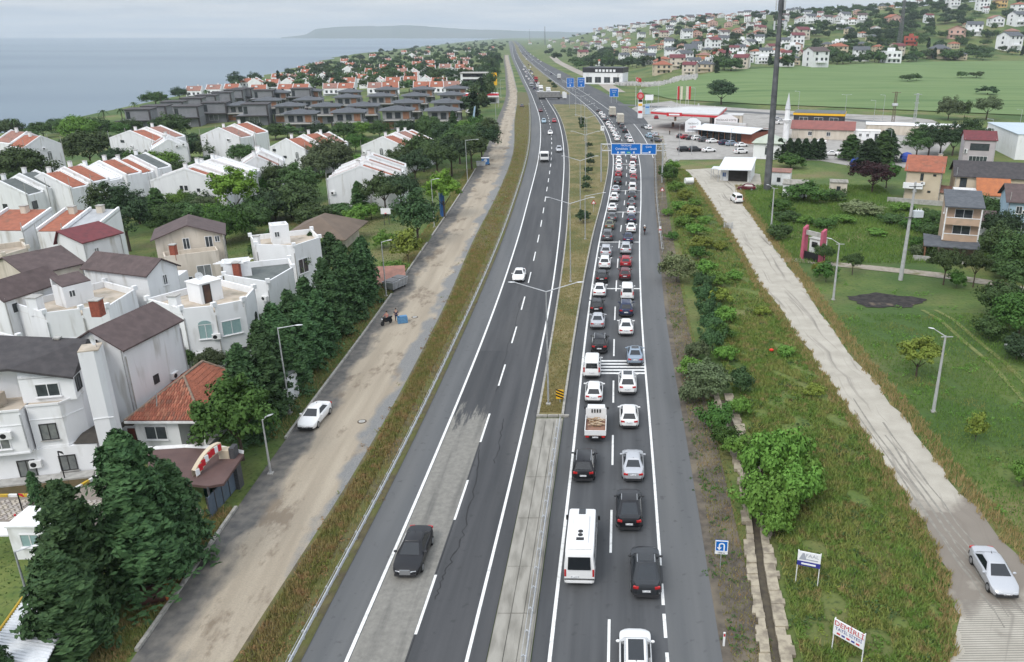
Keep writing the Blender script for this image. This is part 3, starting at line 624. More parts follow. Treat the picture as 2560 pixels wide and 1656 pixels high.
# ---- minibus
def minibus(loc, rz):
    r = thing('minibus', 'long white minibus with roof air conditioner in the inner queue lane', 'minibus', loc, rz)
    L, W2, H = 6.9, 1.0, 2.72; b = MB(); Wt = PC['white']
    st = [(3.45, .9, .55, .80), (3.38, 1.0, .35, .90), (2.75, 1.25, .32, .97), (2.55, 1.35, .32, 1.0), (1.75, 2.55, .32, 1.0), (1.3, 2.66, .32, 1.0), (-2.2, 2.70, .32, 1.0), (-3.2, 2.64, .32, .99), (-3.42, 2.3, .34, .975), (-3.45, .9, .45, .96)]
    b.loft([[(-w_ * W2 * .96, y, zb), (-w_ * W2, y, zb + .25), (-w_ * W2, y, zt * .62), (-w_ * W2 * .9, y, zt - .06), (-w_ * W2 * .78, y, zt), (w_ * W2 * .78, y, zt), (w_ * W2 * .9, y, zt - .06), (w_ * W2, y, zt * .62), (w_ * W2, y, zb + .25), (w_ * W2 * .96, y, zb)] for y, zt, zb, w_ in st])
    b.obj('body', Wt, r, smooth=True)
    MB().loft([[(-.74, -3.47, 1.38), (.74, -3.47, 1.38), (.70, -3.40, 2.30), (-.70, -3.40, 2.30)], [(-.74, -3.52, 1.40), (.74, -3.52, 1.40), (.70, -3.47, 2.32), (-.70, -3.47, 2.32)]]).obj('rear_window', GLASS, r)
    MB().loft([[(-.80, 2.56, 1.36), (.80, 2.56, 1.36), (.72, 1.86, 2.42), (-.72, 1.86, 2.42)], [(-.80, 2.62, 1.38), (.80, 2.62, 1.38), (.72, 1.92, 2.46), (-.72, 1.92, 2.46)]]).obj('windscreen', GLASS, r)
    for s in (-1, 1):
        for k in range(4): MB().loft([[(s * .985, 1.6 - k * 1.2, 1.35), (s * .985, .55 - k * 1.2, 1.35), (s * .93, .55 - k * 1.2, 2.2), (s * .93, 1.6 - k * 1.2, 2.2)], [(s * 1.01, 1.6 - k * 1.2, 1.35), (s * 1.01, .55 - k * 1.2, 1.35), (s * .965, .55 - k * 1.2, 2.2), (s * .965, 1.6 - k * 1.2, 2.2)]]).obj('side_window', GLASS, r)
        link('tail_light', box_mesh('tail_light', (.12, .08, .52), TAIL), r, (s * .9, -3.43, 1.12)); link('headlight', box_mesh('headlight', (.3, .2, .3), HEAD), r, (s * .68, 3.3, .86))
        MB().box((s * 1.12, 2.2, 1.55), (.16, .12, .34)).obj('mirror', BLACK, r)
        for y in (2.3, -1.9):
            w_ = link('wheel', wheel(.36)[0], r, (s * .9, y, .36)); link('rim', wheel(.36)[1], w_)
    MB().box((0, 1.2, 2.70), (.46, .56, .05)).obj('roof_hatch', mat('smoked_hatch', (.04, .045, .05), rough=.25), r)
    q = MB(); q.loft([[(-.6, 1.9 - 1.25, 2.66), (.6, .65, 2.66), (.6, -2.6, 2.66), (-.6, -2.6, 2.66)], [(-.5, .5, 2.82), (.5, .5, 2.82), (.52, -2.5, 2.84), (-.52, -2.5, 2.84)]]); q.obj('air_conditioner', Wt, r)
    for y in (-1.35, -1.75): MB().tube((0, y, 2.83), (0, y, 2.86), .17, n=14).obj('fan_grille', BLACK, r)
    MB().box((0, -2.2, 2.845), (.5, .3, .03)).obj('vent', BLACK, r)
    MB().box((0, -3.05, 2.70), (1.5, .12, .06)).obj('rear_spoiler', Wt, r)
    link('number_plate', PLT, r, (-.3, -3.47, .82)); MB().box((0, -3.44, .45), (1.7, .12, .14)).obj('bumper', Wt, r)
    return r
x, y, _ = P(1449, 1472); minibus((x + .1, y + 3.5, .045), heading('R1', y))
# ---- dropside pickup with a load of brush and planks
def pickup(loc, rz):
    r = thing('pickup_truck', 'white dropside pickup carrying brushwood behind a barred headboard in the inner lane', 'truck', loc, rz); Wt = PC['white']
    b = MB(); b.loft([[(-w_ * .96, y, .35), (-w_, y, .6), (-w_, y, zt * .62 + .1), (-w_ * .86, y, zt), (w_ * .86, y, zt), (w_, y, zt * .62 + .1), (w_, y, .6), (w_ * .96, y, .35)] for y, zt, w_ in ((2.45, .95, .78), (2.4, 1.05, .86), (1.95, 1.2, .9), (1.35, 1.92, .9), (1.1, 1.98, .9), (.75, 1.97, .9), (.68, 1.9, .89))]); b.obj('cab', Wt, r, smooth=True)
    MB().loft([[(-.76, 1.97, 1.24), (.76, 1.97, 1.24), (.68, 1.42, 1.86), (-.68, 1.42, 1.86)], [(-.76, 2.0, 1.27), (.76, 2.0, 1.27), (.68, 1.45, 1.89), (-.68, 1.45, 1.89)]]).obj('windscreen', GLASS, r)
    for s in (-1, 1): MB().box((s * .895, 1.15, 1.42), (.03, .6, .42)).obj('side_window', GLASS, r); MB().box((s * 1.02, 1.75, 1.35), (.2, .09, .22)).obj('mirror', BLACK, r)
    MB().box((0, -1.0, .78), (1.82, 3.1, .12)).obj('bed_floor', mat('rusty_bed', (.28, .15, .10), (.20, .12, .09), 5, .8, coord='obj'), r)
    for n_, c, d in (('dropside', (-.91, -1, 1.02), (.06, 3.1, .46)), ('dropside', (.91, -1, 1.02), (.06, 3.1, .46)), ('tailgate', (0, -2.55, 1.02), (1.88, .06, .46))): MB().box(c, d).obj(n_, Wt, r)
    MB().box((0, .52, 1.38), (1.84, .07, 1.1)).obj('headboard', Wt, r)
    for k in range(4): MB().box((-.36 + k * .24, .47, 1.66), (.13, .06, .34)).obj('headboard_slot', BLACK, r)
    wd = [mat('firewood', (.34, .22, .12), (.20, .13, .07), 6, .9, coord='obj'), mat('pale_timber', (.55, .45, .33), (.4, .3, .2), 6, .9, coord='obj')]
    for k in range(46):
        a = rnd.uniform(-.8, .8); c = (rnd.uniform(-.55, .55), rnd.uniform(-1.1, .2), rnd.uniform(.92, 1.2)); d = Vector((math.cos(a), math.sin(a), rnd.uniform(-.2, .3))) * rnd.uniform(.15, .42)
        MB().tube(Vector(c) - d, Vector(c) + d, rnd.uniform(.02, .05), n=5).obj('branch', wd[k % 2], r)
    for s in (-1, 1):
        link('tail_light', box_mesh('tail_light', (.3, .08, .14), TAIL), r, (s * .7, -2.57, .66)); link('headlight', LAMP_F, r, (s * .62, 2.38, .8))
        for y in (1.55, -1.35):
            w_ = link('wheel', wheel(.33)[0], r, (s * .78, y, .33)); link('rim', wheel(.33)[1], w_)
    link('number_plate', PLT, r, (0, -2.6, .62)); MB().box((0, -1.0, .55), (.9, 3.2, .3)).obj('chassis', BLACK, r)
    return r
x, y, _ = P(1486, 1110); pickup((x + .15, y + 2.55, .045), heading('R1', y))
# ---- lorries
def lorry(label, loc, rz, cabc, boxc, L=7.5, H=3.4, W=2.4, group=None, ribs=True, cargo=None):
    r = thing('lorry', label, 'lorry', loc, rz, group); c = PC[cabc]; f = L / 2
    b = MB(); b.loft([[(-w_, y, .5), (-w_, y, zt - .15), (-w_ * .93, y, zt), (w_ * .93, y, zt), (w_, y, zt - .15), (w_, y, .5)] for y, zt, w_ in ((f, 1.5, W / 2 * .92), (f - .06, 1.9, W / 2 * .98), (f - .2, 2.6, W / 2), (f - .5, 2.85, W / 2), (f - 1.9, 2.9, W / 2))]); b.obj('cab', c, r)
    MB().loft([[(-W * .43, f - .04, 1.6), (W * .43, f - .04, 1.6), (W * .42, f - .19, 2.45), (-W * .42, f - .19, 2.45)], [(-W * .43, f + .02, 1.6), (W * .43, f + .02, 1.6), (W * .42, f - .13, 2.45), (-W * .42, f - .13, 2.45)]]).obj('windscreen', GLASS, r)
    for s in (-1, 1):
        MB().box((s * W / 2, f - .95, 2.0), (.04, .8, .7)).obj('side_window', GLASS, r); MB().box((s * (W / 2 + .18), f - .2, 2.0), (.2, .1, .5)).obj('mirror', BLACK, r)
        link('headlight', LAMP_F, r, (s * W * .38, f - .02, .85)); link('tail_light', LAMP_R, r, (s * W * .4, -f + .02, .8))
        for y in (f - 1.1, -f + 1.3, -f + 2.5):
            w_ = link('wheel', wheel(.48)[0], r, (s * (W / 2 - .16), y, .48)); link('rim', wheel(.48)[1], w_)
    MB().box((0, -1.0, .75), (.9, L - 2.2, .4)).obj('chassis', BLACK, r); MB().box((0, f - .02, .6), (W * .94, .16, .36)).obj('bumper', TRIM, r)
    y0, y1 = -f, f - 2.1
    if cargo is None:
        MB().box((0, (y0 + y1) / 2, (1.0 + H) / 2), (W, y1 - y0, H - 1.0)).obj('cargo_box', boxc, r)
        if ribs:
            for k in range(5): MB().box((0, y0 - .012, 1.25 + k * (H - 1.4) / 4), (W * .97, .05, .05)).obj('rib', mat('box_rib', (.38, .37, .33), rough=.7), r)
            for s in (-1, 1): MB().box((s * .05, y0 - .02, (1.0 + H) / 2), (.04, .06, H - 1.15)).obj('door_bar', STEEL, r)
    else:
        MB().box((0, (y0 + y1) / 2, 1.05), (W, y1 - y0, .14)).obj('flatbed', BLACK, r)
        for k in range(6): MB().box((0, y0 + .5 + k * (y1 - y0 - .6) / 5.6, 1.5), (W * .9, (y1 - y0) / 7, .75 + .25 * (k % 2))).obj('pallet', cargo[k % len(cargo)], r)
    return r
BOXC = mat('box_cream', (.52, .48, .39), (.42, .39, .33), 1.5, .7, coord='obj'); BOXW = mat('box_white', (.66, .66, .65), (.55, .55, .54), 1.2, .7, coord='obj'); TARP = mat('grey_tarpaulin', (.24, .235, .225), (.17, .17, .165), 1, .8, coord='obj'); REDC = mat('red_container', (.30, .035, .03), (.22, .025, .025), 1.2, .7, coord='obj')
x, y, _ = P(1551, 313); lorry('cream box lorry nearer of the two in the outer queue lane', (x, y + 4.2, .045), heading('R1', y), 'white', BOXC, 8.4, 4.0, 2.5)
x, y, _ = P(1531, 294); lorry('cream box lorry farther of the two in the outer queue lane', (x, y + 4.6, .045), heading('R1', y), 'white', BOXC, 8.4, 4.0, 2.5)
def oncoming(px, py, L=4.4): x, y, _ = P(px, py); return (x, y + L / 2, .045), heading('L1', y) + math.pi
GO = 'vehicles coming towards the camera'
l, r_ = oncoming(1017, 1452, 4.9); car('saloon', 'black', l, r_, 'glossy black saloon alone on the milled grey near lane', GO, sc=1.06)
q = MB(); a_ = .34; q.loft([[(-a_, 2.33, .42), (a_, 2.33, .42), (a_ * .9, 2.31, .74), (-a_ * .9, 2.31, .74)], [(-a_, 2.37, .42), (a_, 2.37, .42), (a_ * .9, 2.35, .74), (-a_ * .9, 2.35, .74)]]); q.obj('grille', RIM, bpy.data.objects[[o.name for o in C.objects if o.get('label', '').startswith('glossy black saloon')][0]])
l, r_ = oncoming(1295, 708); car('saloon', 'white', l, r_, 'white saloon driving towards the camera beside the near median lamp', GO)
l, r_ = oncoming(1397, 382); car('SUV', 'silver', l, r_, 'pale SUV coming on beside the open goods lorry', GO)
l, r_ = oncoming(1360, 407, 8); lorry('white cab flatbed lorry loaded with pale blocks coming towards the camera', l, r_, 'white', BOXW, 8.2, 3, 2.4, GO, cargo=[mat('pallet_tan', (.42, .33, .26), (.3, .25, .2), 3, .9, coord='obj'), mat('pallet_grey', (.40, .39, .37), (.3, .3, .29), 3, .9, coord='obj')])
for kind, colr, px, py, lab in (('saloon', 'white', 1375, 338, 'white saloon coming on just ahead of the flatbed lorry'), ('SUV', 'pale blue', 1359, 309, 'pale blue car coming on behind the white saloon'), ('hatchback', 'red', 1385, 308, 'pinkish red hatchback coming on next to the pale blue car'), ('saloon', 'maroon', 1351, 281, 'dark red saloon coming on just past the turning lorry')):
    l, r_ = oncoming(px, py); far_car(kind, colr, l, r_, lab, GO)
# articulated lorry turning through the median break, and the stopped lorries behind it
r = thing('articulated_lorry', 'articulated lorry with grey curtain trailer turning across the median break', 'lorry', (-20.5, 462, .05), R(-80))
TR = [('trailer', TARP, (0, -3.5, 2.55), (2.5, 12.5, 2.9)), ('trailer_roof', BOXW, (0, -3.5, 4.03), (2.54, 12.54, .08)), ('cab', PC['white'], (0, 5.2, 2.0), (2.45, 2.2, 2.9)), ('chassis', BLACK, (0, -1, .85), (1.0, 13.5, .4)), ('front_board', BLACK, (0, 2.78, 2.5), (2.46, .1, 2.9)), ('wind_deflector', PC['white'], (0, 4.9, 3.6), (2.2, 1.3, .6)), ('windscreen', GLASS, (0, 6.3, 2.5), (2.1, .05, .9))]
for n_, m_, c, d in TR: MB().box(c, d).obj(n_, m_, r)
for s in (-1, 1):
    for y in (5.3, 2.0, -6.2, -7.4, -8.6): link('wheel', wheel(.5)[0], r, (s * 1.1, y, .5))
for px, py, cb, bx, lab in ((1351, 232, 'white', BOXW, 'white lorry stopped behind the turning articulated lorry'), (1370, 238, 'white', BOXW, 'white box lorry standing by the median opening'), (1339, 207, 'red', REDC, 'red container lorry in the far queue'), (1327, 219, 'silver', TARP, 'grey lorry beside the red container lorry'), (1397, 199, 'white', BOXW, 'white lorry alone on the far queueing carriageway')):
    x, y, _ = P(px, py); lorry(lab, (x, y + 5, .05), heading('L1', y) + (math.pi if px < 1390 else 0), cb, bx, 9, 3.9, 2.5)
GF = 'cars on the distant highway'
k = 0
for i, (px, py) in enumerate(((1309, 176), (1323, 177), (1331, 183), (1316, 194), (1334, 192), (1326, 170), (1364, 178), (1378, 187), (1313, 130), (1322, 133), (1334, 142), (1300, 130), (1317, 141), (1345, 150), (1306, 118), (1298, 113), (1345, 232), (1336, 224), (1343, 218), (1332, 213), (1346, 211), (1328, 206), (1341, 201), (1322, 200), (1336, 198), (1330, 186), (1318, 187), (1327, 180), (1314, 182), (1321, 164), (1311, 168), (1303, 124), (1310, 121), (1327, 137), (1340, 146), (1352, 156), (1330, 152), (1306, 136), (1316, 150), (1298, 120), (1294, 108), (1301, 109))):
    x, y, _ = P(px, py); cl = ('white', 'silver', 'navy', 'white', 'grey')[i % 5]
    far_car(('SUV', 'saloon', 'hatchback')[i % 3], cl, (x, y, .05), heading('L1', y), f'{cl} car on the distant highway, {nth(i)} counting from the median break', GF)
# white saloon parked on the service road; silver saloon on the concrete lane
x, y, _ = P(773, 1084); car('saloon', 'white', (-25.6, 66.6, .05), R(176), 'white saloon parked half on the kerb of the dirt service road')
x, y, _ = P(2490, 1500); car('saloon', 'silver', (26.3, 43.7, .04), R(176), 'silver saloon driving down the concrete lane')
x, y, _ = P(1845, 510); car('small van', 'white', (x, y + 2, .04), R(6), 'white van parked on the concrete lane below the workshop')
x, y, _ = P(1868, 478); car('hatchback', 'maroon', (x, y + 1, .04), R(75), 'dull red hatchback parked under the workshop awning')
x, y, _ = P(2572, 905); car('saloon', 'white', (x + .3, y + 2, .04), R(12), 'white car cut by the picture edge in the mown meadow')
# parked cars around the restaurant and the petrol station
GP = 'cars parked at the roadside restaurant'
pk = [('SUV', 'white', 1621, 325, 20, 'beside the station kerb'), ('saloon', 'grey', 1613, 322, 20, 'hard against the station kerb'), ('SUV', 'pale blue', 1623, 346, 10, 'by the hedge of the station'), ('saloon', 'silver', 1638, 342, 10, 'next to the pale blue one'), ('saloon', 'grey', 1641, 356, 40, 'nearest the overhead sign'),
      ('hatchback', 'red', 1641, 298, 0, 'on the open forecourt'), ('saloon', 'black', 1701, 346, -20, 'left of the red one at the restaurant'), ('hatchback', 'red', 1716, 349, -70, 'in the restaurant row'), ('saloon', 'dark grey', 1730, 351, -70, 'right of the red one in the restaurant row'), ('SUV', 'white', 1745, 352, -70, 'fourth in the restaurant row'), ('SUV', 'grey', 1761, 356, -65, 'fifth in the restaurant row'),
      ('saloon', 'white', 1783, 359, -70, 'under the long awning'), ('SUV', 'navy', 1813, 364, -60, 'by the awning end'), ('SUV', 'steel blue', 1831, 366, -60, 'second from the red wall'), ('saloon', 'white', 1855, 369, -65, 'nearest the red plank wall'), ('SUV', 'black', 1712, 381, -70, 'left end of the lower row'), ('SUV', 'dark grey', 1738, 381, -70, 'second in the lower row'), ('saloon', 'white', 1774, 382, -70, 'third in the lower row'), ('SUV', 'white', 1855, 386, -70, 'alone below the red wall'),
      ('saloon', 'silver', 1945, 302, -80, 'beside the mosque tower'), ('SUV', 'white', 1955, 312, -80, 'below the mosque tower'), ('saloon', 'white', 2052, 360, 80, 'in front of the red roofed hall'), ('saloon', 'white', 2080, 391, 80, 'by the row of small cypresses'), ('hatchback', 'white', 2113, 393, 80, 'right of the small cypresses'), ('SUV', 'navy', 2100, 307, 80, 'on the back road')]
for kind, colr, px, py, a, lab in pk:
    x, y, _ = P(px, py); f = {'hatchback': 'hatchback', 'SUV': 'SUV', 'saloon': 'saloon'}[kind]; far_car(kind, colr, (x, y + 1.5, .03), R(a), f'{colr} {f} parked {lab}', GP)
x, y, _ = P(2492, 330); van_ = car('small van', 'white', (x, y + 1, .1), R(-95), 'large white panel van on the back road before the field', sc=1.35)
for px, py, a, lab in ((2055 - 1500, 535, 0, ''),): pass
for kind, colr, px, py, a, lab in (('SUV', 'black', 560, 540, 65, 'black SUV parked among the garden trees'), ('saloon', 'pale blue', 618, 540, 65, 'pale blue saloon parked beside the black SUV'), ('saloon', 'white', 408, 545, 30, 'white car glimpsed between dark cypress and pale house'), ('hatchback', 'white', 1170, 283, 20, 'white hatchback parked beyond the dark villas'), ('saloon', 'grey', 1305, 268, 0, 'dark car stopped at the end of the dirt road')):
    x, y, z = G(px, py); far_car(kind, colr, (x, y, z + .02), R(a), lab, None)
# ---- people: one continuous skin per figure
def skin(name, joints, bones, m, parent, loc=(0, 0, 0), sub=1):
    me = bpy.data.meshes.new(name); keys = list(joints); me.from_pydata([joints[k][:3] for k in keys], [(keys.index(a), keys.index(b)) for a, b in bones], [])
    o = link(name, me, parent, loc); o.modifiers.new('s', 'SKIN'); me.skin_vertices[0].data[0].use_root = True
    for i, k in enumerate(keys): me.skin_vertices[0].data[i].radius = (joints[k][3],) * 2
    o.modifiers.new('u', 'SUBSURF').levels = sub; o.modifiers['u'].render_levels = sub; me.materials.append(m)
    for q in o.modifiers: q.show_viewport = True
    return o
SKINM = mat('skin', (.42, .26, .18), rough=.6); HAIR = mat('dark_hair', (.02, .016, .012), rough=.7)
def person(label, loc, rz, shirt, trousers, seated=False, helmet=None, arms='down'):
    r = thing('person', label, 'person', loc, rz); z0 = -.15 if seated else 0
    hip = .93; kx, ky, kz = (.13, .42, .92) if seated else (.11, .03, .50); fx, fy, fz = (.15, .34, .50) if seated else (.12, -.02, .09)
    J = {'pel': (0, 0, hip, .13), 'chest': (0, .02, 1.28, .16), 'neck': (0, .03, 1.47, .06), 'head': (0, .05, 1.58, .095), 'top': (0, .04, 1.70, .085)}
    B = [('pel', 'chest'), ('chest', 'neck'), ('neck', 'head'), ('head', 'top')]
    for s, q in ((-1, 'l'), (1, 'r')):
        ax = (.27, .25, 1.16, .045) if arms == 'fwd' else (.26, .0, 1.13, .045); hx = (.26, .5, 1.12, .035) if arms == 'fwd' else (.28, .08, .88, .035)
        J.update({'sh' + q: (s * .19, .02, 1.40, .065), 'el' + q: (s * ax[0], *ax[1:]), 'ha' + q: (s * hx[0], *hx[1:]), 'th' + q: (s * .10, .02, hip - .06, .085), 'kn' + q: (s * kx, ky, kz, .06), 'an' + q: (s * fx, fy, fz, .045), 'to' + q: (s * (fx + .01), fy + .16, fz - .05, .04)})
        B += [('chest', 'sh' + q), ('sh' + q, 'el' + q), ('el' + q, 'ha' + q), ('pel', 'th' + q), ('th' + q, 'kn' + q), ('kn' + q, 'an' + q), ('an' + q, 'to' + q)]
    o = skin('body', J, B, SKINM, r, (0, 0, z0))
    # clothes: shirt and trousers as slightly fuller skins over the same joints
    Js = {k: (v[0], v[1], v[2], v[3] * 1.14) for k, v in J.items()}
    skin('shirt', {k: Js[k] for k in ('pel', 'chest', 'shl', 'ell', 'shr', 'elr')}, [('pel', 'chest'), ('chest', 'shl'), ('shl', 'ell'), ('chest', 'shr'), ('shr', 'elr')], shirt, r, (0, 0, z0))
    skin('trousers', {k: Js[k] for k in ('pel', 'thl', 'knl', 'anl', 'thr', 'knr', 'anr')}, [('pel', 'thl'), ('thl', 'knl'), ('knl', 'anl'), ('pel', 'thr'), ('thr', 'knr'), ('knr', 'anr')], trousers, r, (0, 0, z0))
    q = MB()
    if helmet: q.ball((0, .04, 1.66 + z0), (.145, .165, .155), 12, 8); q.obj('helmet', helmet, r, smooth=True)
    else: q.ball((0, .015, 1.70 + z0), (.105, .115, .10), 10, 6); q.obj('hair', HAIR, r, smooth=True)
    return r
CL = lambda n_, c: mat('cloth_' + n_, c, tuple(v * .7 for v in c), 9, .9, coord='obj')
def motorbike(label, loc, rz, colour, box=None):
    r = thing('motorcycle', label, 'motorcycle', loc, rz)
    for y in (.68, -.68):
        q = MB(); q.loft([[(x, y + k * math.cos(t), .3 + k * math.sin(t)) for t in [2 * math.pi * i / 16 for i in range(16)]] for x, k in ((-.06, .26), (-.04, .3), (.04, .3), (.06, .26))]); q.obj('wheel', TYRE, r, smooth=True)
    q = MB(); q.loft([[(-w_, y, zb), (w_, y, zb), (w_ * .8, y, zt), (-w_ * .8, y, zt)] for y, zb, zt, w_ in ((.62, .65, .95, .08), (.35, .4, 1.0, .17), (0, .35, .82, .19), (-.4, .5, .80, .15), (-.95, .68, .86, .09))]); q.obj('body', colour, r, smooth=True)
    MB().box((0, -.3, .83), (.3, .75, .08)).obj('seat', BLACK, r)
    q = MB(); q.tube((-.36, .45, 1.08), (.36, .45, 1.08), .02); q.tube((0, .68, .3), (0, .45, 1.08), .04); q.obj('handlebar', BLACK, r)
    link('headlight', box_mesh('headlight', (.2, .1, .14), HEAD), r, (0, .72, .86)); link('tail_light', box_mesh('tail_light', (.16, .06, .08), TAIL), r, (0, -.98, .78))
    if box: MB().box((0, -.78, 1.0), (.44, .42, .34)).obj('top_box', box, r)
    return r
x, y, _ = P(1612, 589); rz = heading('R1', y)
motorbike('dark motorcycle ridden up the empty shoulder beside the queue', (x, y + 1, .045), rz, PC['black'], PC['black'])
person('rider in black jacket and white helmet on the shoulder motorcycle', (x, y + .75, .06), rz, CL('black', (.02, .02, .022)), CL('black', (.02, .02, .022)), True, PC['white'], 'fwd')
x, y, _ = P(965, 812)
motorbike('black motorcycle hauling a blue cargo crate on the dirt service road', (x + .1, y, .05), R(150), PC['black'])
person('person in pink shirt and blue jeans on the service road motorcycle', (x + .15, y + .25, .06), R(150), CL('pink', (.45, .16, .15)), CL('jeans', (.03, .08, .16)), True, None, 'fwd')
person('person in navy clothes standing behind the service road motorcycle', (x + 1.1, y + 1.0, .03), R(200), CL('navy', (.02, .025, .07)), CL('navy', (.02, .025, .07)))
r = thing('cargo_crate', 'pale blue cargo crate on the ground beside the service road motorcycle', 'crate', (x + 1.9, y + .7, .04), R(20))
BLU = mat('blue_plastic', (.10, .25, .42), (.07, .18, .33), 4, .6, coord='obj')
for c, d, n_ in (((0, 0, .05), (1.2, .8, .1), 'base'), ((-.58, 0, .4), (.05, .8, .7), 'side'), ((.58, 0, .4), (.05, .8, .7), 'side'), ((0, -.38, .4), (1.2, .05, .7), 'side'), ((0, .38, .4), (1.2, .05, .7), 'side'), ((.1, 0, .78), (.9, .6, .16), 'load')): MB().box(c, d).obj(n_, BLU, r)
x, y, _ = P(1674, 338); person('person in dark clothes walking across the restaurant forecourt', (x, y, .03), R(30), CL('black', (.02, .02, .022)), CL('black', (.02, .02, .022)))
x, y, _ = P(2107, 364); person('person in black standing by the white prayer cabin', (x, y, .03), R(60), CL('black', (.02, .02, .022)), CL('black', (.02, .02, .022)))
# ---------------------------------------------------------------- guard rails
def guard_rail(label, tab, dx, y0, y1, side, dens, y2=None):
    r = thing('guard_rail', label, 'guard rail')
    yy = ysamp(y0, y1); yy = np.arange(y0, y1 + .1, 4.0)
    X = crv(tab, yy) + dx
    prof = [(-.03, .44), (.03, .47), (.045, .53), (.0, .585), (.045, .64), (.03, .70), (-.03, .73), (-.05, .585)]
    mb = MB(); mb.loft([[(float(x) + a, float(y), z) for a, z in prof] for x, y in zip(X, yy)]); mb.obj('rail_beam', STEEL, r)
    pm = MB(); pm.box((-.16 * side * -1, 0, .35), (.08, .09, .72)); pm = pm.mesh('post', STEEL)
    bm = MB(); bm.box((side * .1, 0, .60), (.32, .08, .07)); bm = bm.mesh('bracket', STEEL)
    y = y0
    while y < y1:
        x = float(crv(tab, y)) + dx; p = link('post', pm, r, (x, y, 0)); link('bracket', bm, p); y += dens if y < 110 else dens * 2
    mb = MB(); mb.loft([[(float(x) + side * .3 + a, float(y), z) for a, z in ((-.012, .42), (.012, .42), (.012, .46), (-.012, .46))] for x, y in zip(X, yy)]); mb.obj('rear_wire', STEEL, r)
    return r
guard_rail('long galvanised guard rail between weedy verge and the oncoming carriageway', 'LR', 0.0, 14, 430, -1, 2.0)
guard_rail('short guard rail along the concrete median beside the minibus', 'KR', -.25, 14, 66, -1, 2.0)
guard_rail('guard rail on the outer shoulder above the flowering shrub', 'RE', .35, 128, 300, 1, 2.0)
# ---------------------------------------------------------------- lamps
LAMPM = mat('lamp_housing', (.62, .63, .64), (.52, .53, .54), 5, .4, .3)
def lamp_post(label, base, h, arms, group=None, head=(.75, .22, .12), r0=.10, m=None):
    """arms: list of (dx, dy, rise) in metres"""
    r = thing('street_lamp', label, 'street lamp', base, 0, group); m = m or STEEL
    MB().tube((0, 0, -.2), (0, 0, h), r0, r0 * .5, 10).obj('pole', m, r, smooth=True); MB().box((0, 0, .06), (.42, .42, .14)).obj('base_plate', CONCP, r)
    for dx, dy, ri in arms:
        MB().tube((0, 0, h - .05), (dx, dy, h + ri), .05, .035, 8).obj('arm', m, r, smooth=True); a = math.atan2(dy, dx); q = MB(); q.ball((head[0] * .3, 0, 0), (head[0] / 2, head[1] / 2, head[2] / 2), 10, 6)
        q.obj('lamp_head', LAMPM, r, (dx, dy, h + ri), a, smooth=True)
    return r
GM = 'double-arm lamps down the median'
for i, y in enumerate((69.8, 110.5, 151, 192, 233, 274, 316, 360, 402)):
    x = float(crv('KL', y) * .55 + crv('KR', y) * .45) if i else float(crv('KL', y)) + .95
    lamp_post('tall double-arm lamp at the near end of the grass median' if i == 0 else f'double-arm lamp on the grass median, {nth(i)} from its near end', (x, y, .15), 11.4, [(-2.9, .2, .8), (2.9, .2, .8)], GM)
x, y, _ = P(1463, 601); lamp_post('single-arm lamp standing among the clipped median shrubs', (x, y, .15), 7.6, [(3.0, .2, .5)])
GS = 'lamps along the dirt service road'
for px, py, h, dx, lab in ((725, 1034, 8.6, 1.6, 'grey lamp rising from the dense conifer hedge'), (677, 1185, 4.9, .25, 'short leaning lamp beside the broadleaf tree and gate'), (99, 1591, 6.0, .9, 'lamp over the white corrugated roof'), (1169, 456, 10, 2.6, 'tall lamp on the kerb by the pine grove'), (1086, 569, 8.8, .9, 'lamp beside the blue advertising pillar'), (966, 741, 7.6, .8, 'lamp standing by the grey waste container'), (1240, 300, 9, 2.2, 'lamp at the far end of the pine grove'), (1246, 268, 9, 2.2, 'lamp near the far shop front'), (1252, 240, 9, 2, 'farthest lamp beside the dirt service road')):
    x, y, _ = P(px, py); lamp_post(lab, (x, y, 0), h, [(dx, .3, .15)], GS)
GRL = 'concrete poles beside the right lane'
CP = mat('concrete_pole', (.42, .425, .42), (.34, .34, .335), 2, .8)
for px, py, h, lab in ((2333, 1030, 7.7, 'slender concrete lamp pole nearest the camera in the rough grass'), (2083, 750, 7.8, 'concrete lamp pole left of the burnt patch'), (1928, 567, 7.2, 'concrete lamp pole below the phone mast')):
    x, y, _ = P(px, py); r = lamp_post(lab, (x, y, 0), h, [(-.9, .7, .45)], GRL, (.6, .2, .12), .17, CP); MB().box((.15, 0, h - .1), (1.1, .07, .07)).obj('crossarm', CP, r)
x, y, _ = P(2251, 700); r = thing('utility_pole', 'tall thick utility pole carrying a transformer in the meadow', 'utility pole', (x, y, 0)); MB().tube((0, 0, -.3), (.35, .3, 14.2), .32, .15, 12).obj('pole', CP, r, smooth=True)
MB().box((.5, -.1, 9.2), (2.2, .14, .12)).obj('crossarm', DARKSTEEL, r); MB().box((1.15, -.1, 9.75), (1.3, .8, .9)).obj('transformer', mat('transformer_grey', (.50, .53, .56), rough=.5), r); MB().box((.3, 0, 13.6), (1.8, .1, .1)).obj('crossarm', DARKSTEEL, r)
for k in (-.7, 0, .7): MB().tube((1.15 + k * .5, -.1, 10.2), (1.15 + k * .5, -.1, 10.5), .06, .03, 6).obj('insulator', WHITE, r)
